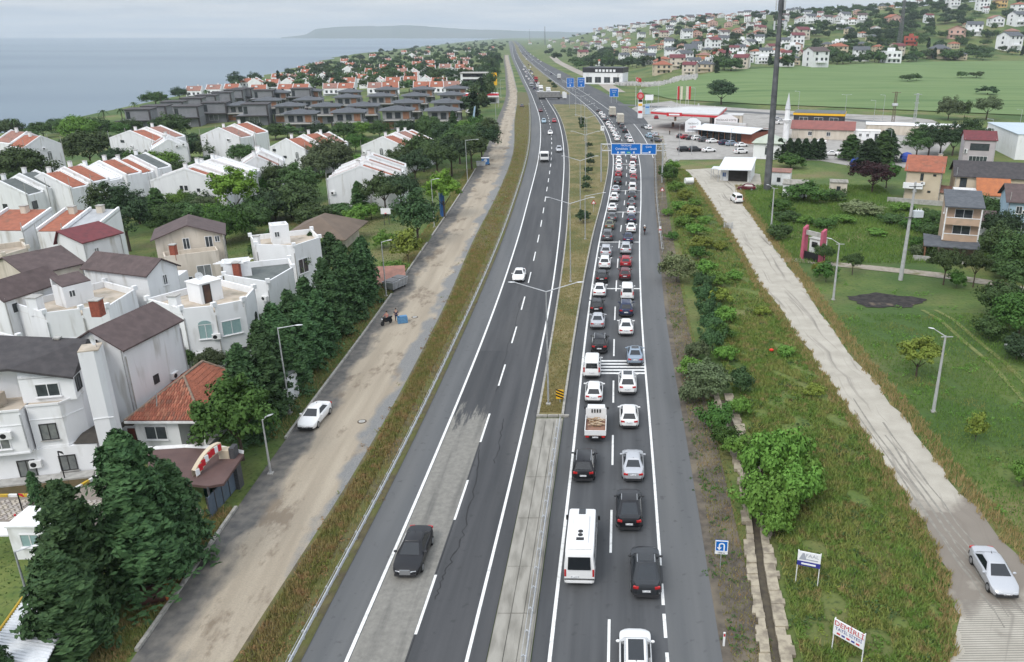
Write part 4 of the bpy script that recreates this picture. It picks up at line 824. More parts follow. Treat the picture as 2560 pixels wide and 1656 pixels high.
for px, py, h, lab in ((2206, 300, 10, 'grey roadside lamp left of the lattice pylons'), (2183, 310, 9, 'pale lamp behind the white hall roof'), (2110, 308, 11, 'double lamp pole by the yellow trimmed workshop'), (1993, 305, 12, 'tall lamp pole right of the minaret'), (1645, 272, 11, 'lamp behind the petrol canopy left end'), (1736, 275, 10, 'lamp behind the petrol canopy middle'), (2548, 322, 7, 'short white lamp by the panel van'), (2473, 362, 8, 'white lamp pole behind the grey villa'), (2220, 408, 9, 'white lamp pole left of the red roofed villa'), (1655, 457, 8.5, 'grey lamp pole below the overhead sign')):
    x, y, _ = P(px, py); lamp_post(lab, (x, y, 0), h, [(-1.4, .3, .1)] if 'double' not in lab else [(-1.5, .2, .1), (1.5, .2, .1)])
# ---------------------------------------------------------------- phone mast, lattice pylons
x, y, _ = P(1917, 476); r = thing('phone_mast', 'dark tapering phone mast with antenna panels at its top', 'mast', (x, y, 0))
MAST = mat('mast_steel', (.155, .158, .165), (.10, .102, .108), .8, .55, .4)
prev = (0.0, .80)
for i, (z, rr) in enumerate(((10.5, .70), (21, .60), (31.5, .50), (38.5, .42), (44, .28))):
    MB().tube((0, 0, prev[0] - (.3 if i == 0 else 0)), (0, 0, z), prev[1], rr, 16).obj('mast_section', MAST, r, smooth=True); MB().tube((0, 0, z - .12), (0, 0, z + .12), rr + .13, n=16).obj('flange', MAST, r); prev = (z, rr)
q = MB(); q.tube((.78, -.25, .5), (.36, -.2, 43), .06); q.obj('cable', BLACK, r); q = MB(); q.tube((.84, .1, .5), (.42, .05, 43), .05); q.obj('cable', BLACK, r)
for z, n_, rad in ((39.5, 5, .95), (42.5, 6, .8)):
    for k in range(n_):
        a = 2 * math.pi * k / n_ + z; MB().box((rad * math.cos(a), rad * math.sin(a), z), (.32, .2, 2.0), a).obj('antenna_panel', LAMPM if k % 2 else MAST, r)
for s in (-1, 1): MB().box((s * 1.1, -.2, 35.4), (.35, .25, 1.8)).obj('antenna_panel', LAMPM, r); MB().box((s * .6, -.1, 35.4), (1.0, .08, .08)).obj('bracket', LAMPM, r)
def pylon(label, base, h, w0, w1, m, arms=()):
    r = thing('lattice_pylon', label, 'pylon', base); n = max(5, int(h / 2.2))
    def cor(f): w_ = (w0 + (w1 - w0) * f) / 2; return [(-w_, -w_, h * f), (w_, -w_, h * f), (w_, w_, h * f), (-w_, w_, h * f)]
    t_ = max(.05, h * .0035)
    for k in range(4): MB().tube(cor(0)[k], cor(1)[k], t_ * 1.3, n=5).obj('leg', m, r)
    for i in range(n):
        a, b = cor(i / n), cor((i + 1) / n)
        for k in range(4): MB().tube(a[k], b[(k + 1) % 4], t_ * .8, n=4).obj('brace', m, r); MB().tube(b[k], b[(k + 1) % 4], t_ * .7, n=4).obj('brace', m, r)
    for z, wd in arms: MB().box((0, 0, z), (wd, .16, .16)).obj('crossarm', m, r)
    return r
x, y, z = G(2245, 136); pylon('tall slender lattice mast rising over the hillside orchard', (x, y, z), 62, 4.5, 1.2, mat('pylon_grey', (.13, .135, .14), rough=.6))
x, y, z = P(2230, 322); pylon('rusty lattice pole with transformer platform behind the white hall', (x, y, 0), 13.5, 1.0, .6, mat('rusty_steel', (.17, .12, .085), (.11, .08, .06), 3, .8), ((13.2, 3.4), (8.4, 2.6)))
r = bpy.data.objects['lattice_pylon.001']; MB().box((0, 0, 8.9), (1.9, 1.0, .9)).obj('transformer', LAMPM, r)
x, y, z = P(2284, 318); pylon('grey lattice pole right of the rusty one', (x, y, 0), 12.5, .9, .6, STEEL, ((12.2, 3.0), (9, 2.0)))
for px, py, h, lab in ((1324, 100, 75, 'far thin mast beside the vanishing highway'), (1391, 92, 60, 'second far thin mast left of the hill houses')):
    x, y, z = G(px, py) if py > 95 else onland(-160, 2900); pylon(lab, (x, y, z), h, 3.2, 1.0, mat('pylon_grey', (.13, .135, .14), rough=.6))
# ---------------------------------------------------------------- signs
SB = mat('sign_blue', (.0, .13, .48), rough=.45); SW = mat('sign_white', (.78, .79, .80), rough=.5); SG = mat('sign_green', (.02, .35, .16), rough=.5); SRED = mat('sign_red', (.50, .02, .03), rough=.5); SY = mat('sign_yellow', (.75, .42, .02), rough=.5)
CAMF = (R(90), 0, 0)
def sign_panel(r, x0, x1, z0, z1, y=-.2, m=SB, border=SW, name='panel'):
    w_, h_ = x1 - x0, z1 - z0; MB().box(((x0 + x1) / 2, y + .04, (z0 + z1) / 2), (w_, .06, h_)).obj(name, m, r)
    b = min(.13, h_ * .06)
    for c, d in ((((x0 + x1) / 2, z1 - b / 2), (w_, b)), (((x0 + x1) / 2, z0 + b / 2), (w_, b)), ((x0 + b / 2, (z0 + z1) / 2), (b, h_ - 2 * b)), ((x1 - b / 2, (z0 + z1) / 2), (b, h_ - 2 * b))): MB().box((c[0], y, c[1]), (d[0], .04, d[1])).obj('border', border, r)
def arrow_down(r, x, z, s, y=-.24, m=SW): MB().loft([[(x - .12 * s, yy, z + .5 * s), (x - .12 * s, yy, z), (x - .42 * s, yy, z), (x, yy, z - .5 * s), (x + .42 * s, yy, z), (x + .12 * s, yy, z), (x + .12 * s, yy, z + .5 * s)] for yy in (y, y + .02)]).obj('arrow', m, r)
r = thing('gantry_sign', 'blue overhead direction sign on a gantry spanning the queueing lanes', 'road sign', (0, 194, 0), heading('R1', 194) * .3)
for x in (2.2, 16.9): MB().tube((x, 0, 0), (x, 0, 9.3), .2, .17, 10).obj('gantry_post', STEEL, r)
for z in (9.1, 7.6):
    for yy in (0, .8): MB().tube((2.2, yy, z), (17.8, yy, z), .07, n=6).obj('gantry_chord', STEEL, r)
for k in range(14): MB().tube((2.3 + k * 1.1, 0, 9.1 if k % 2 else 7.6), (3.4 + k * 1.1, 0, 7.6 if k % 2 else 9.1), .045, n=5).obj('gantry_brace', STEEL, r)
sign_panel(r, 4.55, 11.65, 6.75, 9.35); sign_panel(r, 11.78, 15.35, 6.75, 9.25)
text('lettering', 'TEKİRDAĞ', .52, SW, r, (8.1, -.225, 8.85), CAMF); text('lettering', 'Çanakkale  İpsala', .72, SW, r, (8.1, -.225, 8.1), CAMF); text('lettering', 'Çorlu', .62, SW, r, (13.5, -.225, 8.55), CAMF)
MB().box((7.35, -.225, 7.22), (1.0, .02, .42)).obj('route_shield', SW, r); MB().box((8.75, -.225, 7.22), (.95, .02, .42)).obj('route_shield', SG, r)
text('lettering', 'D.110', .34, SB, r, (7.35, -.245, 7.22), CAMF); text('lettering', 'E 84', .34, SW, r, (8.75, -.245, 7.22), CAMF)
arrow_down(r, 6.2, 7.25, .62); arrow_down(r, 10.0, 7.25, .62)
MB().box((12.75, -.225, 7.12), (1.5, .02, .16)).obj('arrow', SW, r); MB().loft([[(13.3, yy, 7.05), (13.62, yy, 7.18), (13.5, yy, 6.98 + .5), (13.95, yy, 7.55), (13.9, yy, 7.05)] for yy in (-.235, -.215)]).obj('arrow', SW, r)
def post_sign(label, px, py, w_, h_, zc, lines, m=SB, arrow=False, rz=0):
    x, y, z = P(px, py, zc); r = thing('direction_sign', label, 'road sign', (x, y, 0), rz); sign_panel(r, -w_ / 2, w_ / 2, zc - h_ / 2, zc + h_ / 2, -.1, m)
    for s in (-1, 1): MB().tube((s * w_ * .3, 0, 0), (s * w_ * .3, 0, zc + h_ * .4), .09, n=8).obj('post', STEEL, r)
    for k, (tx, c) in enumerate(lines): text('lettering', tx, h_ * .17, c, r, (0, -.14, zc + h_ * (.28 - .22 * k)), CAMF)
    if arrow: arrow_down(r, 0, zc - h_ * .3, -h_ * .2, -.14)
    return r
post_sign('large blue direction sign left of the petrol station flag', 1535, 232, 4.6, 4.3, 5.2, [('Tekirdağ', SW), ('İpsala', SW), ('E 84', SG)], arrow=True)
post_sign('blue sign left of two beside the far carriageway', 1426, 207, 4.6, 5.6, 5.4, [('Çorlu', SW), ('Saray', SW)], arrow=True); post_sign('blue sign right of two beside the far carriageway', 1453, 206, 4.6, 5.8, 5.4, [('Tekirdağ', SW), ('İpsala', SW)], arrow=True)
post_sign('small white and blue place sign before the field', 1623, 244, 4.0, 2.6, 5.0, [], SW)
# U-turn sign
x, y, _ = P(1804, 1366, 1.8); r = thing('u_turn_sign', 'square blue U-turn sign with white plate beside the shoulder', 'road sign', (x, y, 0), R(-6))
sign_panel(r, -.42, .42, 1.42, 2.26, -.05); MB().box((0, -.02, 1.30), (.84, .03, .2)).obj('distance_plate', SW, r); text('lettering', '1500 m', .16, BLACK, r, (0, -.045, 1.3), CAMF)
MB().tube((0, .05, 0), (0, .05, 2.2), .035, n=8).obj('post', STEEL, r)
MB().box((.17, -.075, 1.72), (.09, .02, .42)).obj('arrow', SW, r); MB().box((-.15, -.075, 1.84), (.09, .02, .2)).obj('arrow', SW, r)
q = MB()
for i in range(6):
    a0, a1 = math.pi * i / 6, math.pi * (i + 1) / 6; q.loft([[(.01 + .205 * math.cos(a0), yy, 1.93 + .16 * math.sin(a0)), (.01 + .205 * math.cos(a1), yy, 1.93 + .16 * math.sin(a1)), (.01 + .115 * math.cos(a1), yy, 1.93 + .08 * math.sin(a1)), (.01 + .115 * math.cos(a0), yy, 1.93 + .08 * math.sin(a0))] for yy in (-.085, -.065)])
q.obj('arrow', SW, r); MB().loft([[(-.30, yy, 1.75), (-.15, yy, 1.53), (0, yy, 1.75)] for yy in (-.085, -.065)]).obj('arrow', SW, r)
# hazard marker on the median nose
x, y, _ = P(1400, 1012); r = thing('hazard_marker', 'yellow and black striped hazard board on the median nose', 'road sign', (x, y, .15), R(-8)); MB().box((0, 0, .95), (.74, .05, .95)).obj('board', SY, r); MB().tube((0, .06, 0), (0, .06, 1.3), .04).obj('post', STEEL, r)
for k in range(3): z = .62 + k * .3; MB().loft([[(-.37, yy, z + .12), (.37, yy, z - .14), (.37, yy, z + .02), (-.37, yy, z + .28)] for yy in (-.035, -.027)]).obj('stripe', BLACK, r)
def board(label, p0, p1, z0, z1, name, bands, cat='sign'):
    a, b = Vector(p0), Vector(p1); d = b - a; wd = d.length; rz = math.atan2(d.y, d.x); r = thing(name, label, cat, (*((a + b) / 2)[:2], 0), rz)
    MB().box((0, 0, (z0 + z1) / 2), (wd, .05, z1 - z0)).obj('board', SW, r)
    for s in (-1, 1): MB().tube((s * (wd / 2 - .03), .05, 0), (s * (wd / 2 - .03), .05, z1 + .05), .035, n=6).obj('post', WHITE, r)
    for tx, c, sz, z, xx in bands: text('lettering', tx, sz, c, r, (xx, -.035, z), CAMF, ext=.003)
    return r, wd
NAVYP = mat('print_navy', (.035, .04, .25), rough=.5); GREYP = mat('print_grey', (.35, .37, .42), rough=.5)
r, wd = board('white and navy agency board on two thin posts above the drain', (*P(1987, 1459)[:2], 0), (*P(2044, 1471)[:2], 0), 1.5, 2.55, 'notice_board', [('FAAL', GREYP, .36, 2.3, .18), ])
MB().box((0, -.03, 1.68), (wd, .02, .34)).obj('navy_band', NAVYP, r); MB().box((.2, -.035, 2.02), (.7, .02, .07)).obj('text_line', GREYP, r); MB().box((0, -.045, 1.68), (.9, .02, .12)).obj('text_line', SW, r); MB().loft([[(-.62, yy, 1.95), (-.15, yy, 1.95), (-.3, yy, 2.45), (-.42, yy, 2.45)] for yy in (-.035, -.028)]).obj('logo', GREYP, r)
a, b = P(2087, 1546, 2.3), P(2164, 1588, 2.3)
board('white board with red DEMİRLİ lettering above the grass at the picture foot', (a[0], a[1], 0), (b[0], b[1], 0), 1.25, 2.3, 'name_board', [('DEMİRLİ', SRED, .46, 2.06, 0), ('TATİL SİTESİ', NAVYP, .28, 1.72, 0)])
for k in range(5): MB().box((-.6 + .3 * k, -.035, 1.43), (.2, .02, .1)).obj('text_mark', SRED if k % 2 == 0 else NAVYP, bpy.data.objects['name_board'])
# small roadside things
x, y, _ = P(1809, 1616); r = thing('delineator_post', 'white delineator post with red reflector on the shoulder edge', 'post', (x, y, 0)); MB().box((0, 0, .5), (.12, .06, 1.0)).obj('post', WHITE, r); MB().box((0, -.035, .82), (.09, .01, .18)).obj('reflector', SRED, r)
def warn(label, px, py):
    x, y, _ = P(px, py, 0); r = thing('warning_sign', label, 'road sign', (x, y, 0)); MB().tube((0, .03, 0), (0, .03, 2.6), .035).obj('post', STEEL, r)
    MB().loft([[(-.5, yy, 1.9), (.5, yy, 1.9), (0, yy, 2.75)] for yy in (-.02, .0)]).obj('rim', SRED, r); MB().loft([[(-.3, yy, 2.0), (.3, yy, 2.0), (0, yy, 2.52)] for yy in (-.03, -.021)]).obj('face', SW, r)
warn('red rimmed triangle sign beyond the outer guard rail', 1655, 500); warn('red rimmed triangle sign on the grass median', 1484, 534)
x, y, _ = P(1650, 583); r = thing('marker_sign', 'small red and white marker at the guard rail end', 'road sign', (x, y, 0)); MB().box((0, 0, .6), (.4, .05, 1.2)).obj('board', SW, r); MB().box((0, -.03, .6), (.42, .02, .3)).obj('band', SRED, r)
x, y, _ = P(1506, 336); r = thing('median_notice', 'white square notice on the right edge of the grass median', 'road sign', (x, y, .1)); MB().box((0, 0, 2.0), (1.3, .06, 1.7)).obj('board', SW, r); MB().tube((0, .06, 0), (0, .06, 2.4), .05).obj('post', STEEL, r); MB().box((.15, -.04, 2.2), (.4, .02, .3)).obj('symbol', BLACK, r)
# grey waste container, blue bins, barrier trestle
r = thing('waste_container', 'grey wheeled steel waste container by the dirt service road', 'container', (*P(990, 722)[:2], .03), R(68))
GRC = mat('container_grey', (.36, .37, .38), (.28, .29, .30), 2, .55, .2)
MB().loft([[(-1.6, -.75, .3), (1.6, -.75, .3), (1.6, .75, .3), (-1.6, .75, .3)], [(-1.9, -.9, 1.4), (1.9, -.9, 1.4), (1.9, .9, 1.4), (-1.9, .9, 1.4)]]).obj('body', GRC, r)
for k in range(4): MB().box((-1.35 + .9 * k, -.85, .9), (.06, .1, .9)).obj('rib', GRC, r)
for k in (-.95, .95): MB().box((k, 0, 1.45), (1.5, 1.5, .1)).obj('lid', mat('lid_dark', (.13, .13, .13), rough=.6), r)
for sx in (-1, 1):
    for sy in (-1, 1): MB().tube((sx * 1.3, sy * .6 - .05, .15), (sx * 1.3, sy * .6 + .05, .15), .15, n=10).obj('wheel', TYRE, r)
for k, (px, py) in enumerate(((1197, 416), (1208, 416))): r = thing('waste_bin', ('left' if k == 0 else 'right') + ' one of two white bins behind the blue kiosk cart', 'bin', (*P(px, py)[:2], 0)); MB().loft([[(-.5, -.4, .1), (.5, -.4, .1), (.5, .4, .1), (-.5, .4, .1)], [(-.6, -.5, 1.2), (.6, -.5, 1.2), (.6, .5, 1.2), (-.6, .5, 1.2)]]).obj('body', WHITE, r); MB().box((0, 0, 1.26), (1.3, 1.1, .12)).obj('lid', GRC, r)
r = thing('kiosk_cart', 'blue street cart with round emblem at the roadside', 'cart', (*P(1214, 413)[:2], 0), R(10)); MB().box((0, 0, 1.1), (2.0, 1.5, 1.6)).obj('cabin', mat('cart_blue', (.06, .22, .52), rough=.5), r); MB().box((0, 0, 1.95), (2.2, 1.7, .1)).obj('roof', SW, r); MB().tube((0, -.76, 1.3), (0, -.79, 1.3), .45, n=16).obj('emblem', SW, r)
for s in (-1, 1): MB().tube((s * .9, -.1, .3), (s * .9, .1, .3), .3, n=12).obj('wheel', TYRE, r)
r = thing('barrier_trestle', 'grey folding barrier standing on the concrete lane edge', 'barrier', (*P(1820, 572)[:2], .03), R(-5))
for k in range(5): MB().box((0, -.15, .25 + k * .2), (1.8, .04, .1)).obj('slat', GRC, r)
for s in (-1, 1): MB().tube((s * .7, -.4, 0), (s * .7, -.1, 1.25), .04).obj('leg', STEEL, r); MB().tube((s * .7, .35, 0), (s * .7, -.05, 1.25), .04).obj('leg', STEEL, r)
x, y, _ = P(1722, 462); r = thing('water_tank', 'white plastic water tank on the verge by the workshop lane', 'tank', (x, y, 0), R(15)); MB().tube((-1, 0, .9), (1, 0, .9), .75, n=14).obj('tank', WHITE, r, smooth=True); MB().box((0, 0, .12), (1.8, 1.1, .25)).obj('stand', CONC, r)
x, y, _ = P(1928, 885); r = thing('red_marker', 'small red poppy-coloured plastic marker in the rough grass', 'marker', (x, y, .35)); MB().ball((0, 0, .12), (.26, .22, .16), 9, 5).obj('bag', mat('red_plastic', (.62, .03, .01), rough=.5), r)
# pink gate pillars of the holiday village
PK = mat('gate_pink', (.46, .10, .16), (.36, .09, .13), 2, .8)
r = thing('village_gate', 'two tall pink gate pillars joined by a white sign beam', 'gate', (*P(2030, 652)[:2], 0), R(-55))
for s in (-1.8, 1.8): MB().loft([[(s - .28, -.5, 0), (s + .28, -.5, 0), (s + .28, .5, 0), (s - .28, .5, 0)], [(s - .24, -.4, 5.0), (s + .24, -.4, 5.0), (s + .24, .4, 5.4), (s - .24, .4, 5.4)]]).obj('pillar', PK, r)
MB().box((0, 0, 4.3), (3.2, .3, .7)).obj('sign_beam', CONCP, r); MB().box((0, -.2, .7), (3.3, .06, 1.3)).obj('gate_leaf', BLACK, r)
x2 = P(2044, 640); r = thing('guard_hut', 'small white guard hut behind the pink gate pillars', 'hut', (x2[0] + .5, x2[1] + 2.0, 0), R(-50)); MB().box((0, 0, 1.2), (2.0, 2.0, 2.4)).obj('wall', WHITE, r); MB().box((0, -1.01, 1.5), (1.1, .06, .9)).obj('window', GLASS, r); MB().box((0, 0, 2.46), (2.3, 2.3, .14)).obj('roof', CONCP, r)
# blue advertising pillar on the service road
ADB = mat('pillar_blue', (.035, .13, .36), (.03, .11, .30), 1, .5); ADL = mat('pillar_pale', (.36, .50, .62), rough=.5)
x, y, _ = P(1107, 541); r = thing('advertising_pillar', 'tall slanted blue advertising pillar at the service road opening', 'sign', (x, y, 0), R(20)); MB().loft([[(-.35, -1.0, 0), (.35, -1.0, 0), (.35, 1.0, 0), (-.35, 1.0, 0)], [(-.35, -1.0, 6.6), (.35, -1.0, 6.6), (.35, 1.0, 7.6), (-.35, 1.0, 7.6)]]).obj('pillar', ADB, r); MB().box((-.42, 0, 5.3), (.1, 1.7, 2.2)).obj('face_panel', ADL, r); MB().box((.37, 0, 1.0), (.04, 1.2, .5)).obj('emblem', SW, r)
x, y, _ = P(1180, 330); r = thing('leaning_banner', 'tall pale blue banner leaning beside the beach kiosk', 'banner', (x, y, 0), R(30)); MB().loft([[(-.5, 0, .3), (.5, 0, .3), (.5, .1, .3), (-.5, .1, .3)], [(1.4, 0, 9.0), (1.9, 0, 9.0), (1.9, .1, 9.0), (1.4, .1, 9.0)]]).obj('cloth', ADL, r); MB().tube((.5, .05, 0), (1.95, .05, 9.4), .05).obj('pole', STEEL, r)
# ---------------------------------------------------------------- buildings
WALLW = mat('wall_white', (.74, .745, .75), (.68, .685, .69), .8, .85, stretch=(1.3, 1.3, .22), detail=6, c3=(.46, .445, .41), s3=.9, lo3=.58, hi3=.76)
WALLC = mat('wall_cream', (.60, .54, .46), (.52, .46, .38), .8, .85, stretch=(1.3, 1.3, .22), detail=6, c3=(.38, .34, .27), s3=.9, lo3=.58, hi3=.74)
WALLB = mat('wall_clean_white', (.79, .795, .80), (.74, .745, .75), .7, .85, stretch=(1, 1, .3), c3=(.55, .545, .52), s3=.9, lo3=.58, hi3=.76)
WALLG = mat('wall_grey', (.235, .24, .25), (.20, .205, .215), .6, .8); WALLP = mat('wall_peach', (.50, .36, .26), (.44, .31, .22), .6, .85, c3=(.4, .3, .22), s3=.9)
WALLY = mat('wall_yellow', (.62, .43, .18), (.55, .38, .16), .5, .85); WALLK = mat('wall_pink', (.58, .38, .32), (.5, .33, .28), .5, .85); WALLBE = mat('wall_beige', (.56, .48, .36), (.50, .42, .31), .5, .85); WALLS = mat('wall_pale_blue', (.38, .50, .58), (.33, .45, .53), .5, .85); WALLR = mat('wall_red', (.42, .10, .07), (.36, .085, .06), .5, .85)
def tilemat(name, a, b, c, sc=4):
    return mat(name, a, b, 1.4, .85, detail=6, lo=.4, hi=.65, c3=c, s3=.5, lo3=.58, hi3=.72, bump=.6, bscale=sc, stretch=(1, 1, 1.0))
BROWN = tilemat('roof_brown', (.085, .062, .06), (.11, .08, .077), (.07, .052, .05)); TERRA = tilemat('roof_terracotta', (.33, .115, .068), (.25, .09, .055), (.18, .09, .06)); DARKR = tilemat('roof_slate', (.078, .085, .095), (.105, .112, .122), (.066, .071, .078)); MAROON = tilemat('roof_maroon', (.16, .04, .045), (.12, .035, .04), (.1, .035, .04)); GREENR = tilemat('roof_felt', (.10, .115, .11), (.13, .14, .135), (.08, .09, .088)); FADED = tilemat('roof_faded', (.30, .155, .12), (.22, .12, .095), (.16, .11, .09)); TERRF = mat('terrace_floor', (.42, .35, .27), (.50, .44, .37), 1.2, .9, detail=6, c3=(.30, .26, .20), s3=.6)
CHARC = tilemat('roof_charcoal', (.05, .046, .048), (.068, .062, .063), (.04, .037, .038)); ROOFC = {'terracotta': TERRA, 'brown': BROWN, 'grey': DARKR, 'maroon': MAROON, 'faded red': FADED, 'charcoal': CHARC}
FRW = mat('window_frame_white', (.74, .74, .74), rough=.5); FRD = mat('window_frame_dark', (.03, .028, .028), rough=.5); PANE = mat('window_glass', (.035, .042, .048), (.06, .07, .075), 1.5, .08, spec=.6); CURT = mat('curtained_glass', (.20, .21, .20), (.14, .15, .15), 2.5, .2, spec=.5); BRICK = mat('chimney_brick', (.30, .085, .05), (.22, .06, .04), 5, .85, coord='obj'); WOODB = mat('wood_cladding', (.30, .15, .085), (.22, .11, .065), 2, .7, stretch=(1, 1, .3)); TEAL = mat('teal_shutter', (.28, .40, .39), (.24, .36, .36), 4, .6)
V2 = lambda p: Vector((p[0], p[1]))
def rect(A, B, d):
    """footprint from two front corners and a depth going away from them"""
    A, B = V2(A), V2(B); u = (B - A).normalized(); n = Vector((-u.y, u.x)); return [A, B, B + n * d, A + n * d]
def wl(par, poly, z0, z1, m, name='wall', cap=True): return MB().prism(poly, z0, z1, cap).obj(name, m, par)
def window(par, A, B, f, z, w_, h_, fr=None, gl=None, sill=True, arch=False, bars=1, fw=.07):
    """window on the wall face that runs A to B (outside is on the right hand of A to B)"""
    A, B = V2(A), V2(B); u = (B - A).normalized(); n = Vector((u.y, -u.x)); c = A + (B - A) * f; rz = math.atan2(u.y, u.x)
    o = MB(); q = MB(); fr = fr or FRW; gl = gl or PANE
    for cc, dd in (((0, h_ / 2 + fw / 2), (w_ + 2 * fw, fw)), ((0, -h_ / 2 - fw / 2), (w_ + 2 * fw, fw)), ((-w_ / 2 - fw / 2, 0), (fw, h_)), ((w_ / 2 + fw / 2, 0), (fw, h_))): o.box((cc[0], -.01, cc[1]), (dd[0], .1, dd[1]))
    for k in range(bars): o.box((-w_ / 2 + w_ * (k + 1) / (bars + 1), -.015, 0), (.06, .06, h_))
    W_ = o.obj('window', fr, par, (*c, z), rz)
    q.box((0, .0, 0), (w_, .04, h_)).obj('pane', gl, W_)
    if arch: MB().loft([[(w_ / 2 * math.cos(t), yy, h_ / 2 + fw + w_ * .32 * math.sin(t)) for t in [math.pi * i / 8 for i in range(9)]] for yy in (-.05, .02)]).obj('arch_light', gl, W_)
    if sill: MB().box((0, -.07, -h_ / 2 - fw - .03), (w_ + .3, .2, .06)).obj('sill', FRW if fr is not FRD else CONCP, W_)
    return W_
def gable(par, poly, z0, ze, rise, m, rm, along='ab', over=.35, th=.14, name='roof', wallname='wall', shift=.5):
    """box with a two-sided roof; ridge parallel to side ab (0-1) or to the depth; shift moves the ridge"""
    p = poly if along == 'ab' else [poly[1], poly[2], poly[3], poly[0]]
    A, B, Cc, D = p; m0, m1 = D + (A - D) * shift, Cc + (B - Cc) * shift   # ridge ends above sides D-A and B-C
    M = MB(); vs = [(*q, z0) for q in p] + [(*q, ze) for q in p] + [(*m0, ze + rise), (*m1, ze + rise)]
    M.add(vs, [(0, 1, 5, 4), (1, 2, 6, 9, 5), (2, 3, 7, 6), (3, 0, 4, 8, 7), (4, 5, 9, 8), (6, 7, 8, 9), (3, 2, 1, 0)]); M.obj(wallname, m, par)
    u = (B - A).normalized() * over; Rf = MB()
    for E0, E1, r0, r1 in ((A, B, m0, m1), (Cc, D, m1, m0)):
        sgn = u if E0 is A else -u; d0 = (E0 - r0); d1 = (E1 - r1); k = 1 + over / d0.length
        e0, e1 = r0 + d0 * k - sgn, r1 + d1 * k + sgn; g0, g1 = r0 - sgn, r1 + sgn; zl = ze - rise * (k - 1) + .03; zh = ze + rise + .03
        Rf.loft([[(*e0, zl), (*e1, zl), (*g1, zh), (*g0, zh)], [(*e0, zl + th), (*e1, zl + th), (*g1, zh + th), (*g0, zh + th)]])
    Rf.obj(name, rm, par); return p
def hip(par, poly, ze, rise, rm, over=.4, inset=None, name='roof', th=.12):
    A, B, Cc, D = poly; ce = (A + B + Cc + D) / 4; ex = [q + (q - ce).normalized() * over * 1.4 for q in poly]
    la, lb = (B - A).length, (Cc - B).length
    if la > lb: m0, m1 = (A + D) / 2 + (B - A).normalized() * lb / 2, (B + Cc) / 2 - (B - A).normalized() * lb / 2
    else: m0, m1 = (A + B) / 2 + (Cc - B).normalized() * la / 2, (Cc + D) / 2 - (Cc - B).normalized() * la / 2
    v = [(*q, ze) for q in ex] + [(*q, ze + th) for q in ex] + [(*m0, ze + rise), (*m1, ze + rise)]
    f = [(3, 2, 1, 0)] + [(i, (i + 1) % 4, 4 + (i + 1) % 4, 4 + i) for i in range(4)]
    f += [(4, 5, 9, 8), (5, 6, 9), (6, 7, 8, 9), (7, 4, 8)] if la > lb else [(4, 5, 8), (5, 6, 9, 8), (6, 7, 9), (7, 4, 8, 9)]
    return MB().add(v, f).obj(name, rm, par)
def parapet(par, poly, z, h, t=.22, m=None, name='parapet'):
    n = len(poly)
    for i in range(n):
        a, b = V2(poly[i]), V2(poly[(i + 1) % n]); u = (b - a).normalized(); q = Vector((-u.y, u.x)) * t; a2, b2 = a + u * .002, b - u * (t + .002)
        MB().prism([a2, b2, b2 + q, a2 + q], z, z + h).obj(name, m or WALLB, par)
def chimney(par, c, z, h, w_=.6, m=None, rz=0, pot=None):
    o = MB().box((c[0], c[1], z + h / 2), (w_, w_, h), rz).obj('chimney', m or BRICK, par); MB().box((c[0], c[1], z + h + .05), (w_ + .16, w_ + .16, .1), rz).obj('cap', pot or CONCP, o); return o
def band(par, A, B, z, h=.08, m=None, t=.05, name='string_course'):
    A, B = V2(A), V2(B); u = (B - A).normalized(); n = Vector((u.y, -u.x)); return MB().prism([A + n * t, B + n * t, B - n * .02, A - n * .02], z, z + h).obj(name, m or WALLB, par)
def dish(par, loc, rz=0):
    q = MB(); q.loft([[(r_ * math.cos(t), d, r_ * math.sin(t)) for t in [2 * math.pi * i / 12 for i in range(12)]] for r_, d in ((.05, .1), (.28, .06), (.42, 0))], caps=False); o = q.obj('satellite_dish', LAMPM, par, loc, rz); MB().tube((0, .1, 0), (0, .2, -.6), .025, n=5).obj('mount', STEEL, o)
# ---- 1: three-storey white villa at the left edge
hz = -.06
r = thing('white_villa', 'large white villa with charcoal roof and tall square tower at the left edge', 'house')
A, B = P(-60, 1211, hz)[:2], P(257, 1175, hz)[:2]; b1 = rect(A, B, 9); wl(r, b1, hz - 1, 2.4, WALLB)
u1 = rect((b1[0] + (b1[1] - b1[0]) * .0) + Vector((0, -.5)), b1[0] + (b1[1] - b1[0]) * .52 + Vector((0, -.55)), 9); u2 = rect(b1[0] + (b1[1] - b1[0]) * .52 + Vector((0, .15)), b1[0] + (b1[1] - b1[0]) * .90 + Vector((0, .1)), 9)
u2 = [u2[0], u2[1] - (u2[1] - u2[0]).normalized() * 1.1, u2[1] + (u2[2] - u2[1]).normalized() * 1.5, u2[2], u2[3]]
wl(r, u1, 2.4, 6.1, WALLB); wl(r, u2, 2.4, 6.1, WALLB)
for pl in (u1[:2], u2[:2], u2[1:3]):
    band(r, pl[0], pl[1], 2.42, .14); band(r, pl[0], pl[1], 4.9, .06); band(r, pl[0], pl[1], 6.1, .16, FRW, .1, 'coping')
tp = rect(b1[0] + Vector((.2, 2.4)), b1[0] + (b1[1] - b1[0]) * .42 + Vector((.0, 2.4)), 6.0); wl(r, tp, 6.1, 8.6, WALLB)
tp2 = rect(b1[0] + (b1[1] - b1[0]) * .46 + Vector((0, .9)), b1[0] + (b1[1] - b1[0]) * .88 + Vector((0, .8)), 7.5); wl(r, tp2, 6.1, 8.2, WALLB)
Rg = [tp[0] + Vector((-1, -.3)), tp2[1] + Vector((.35, -.35)), tp2[2] + Vector((.3, .3)), tp[3] + Vector((-1, 1))]
Rm = (Rg[0] + Rg[3]) / 2; Rn = (Rg[1] + Rg[2]) / 2
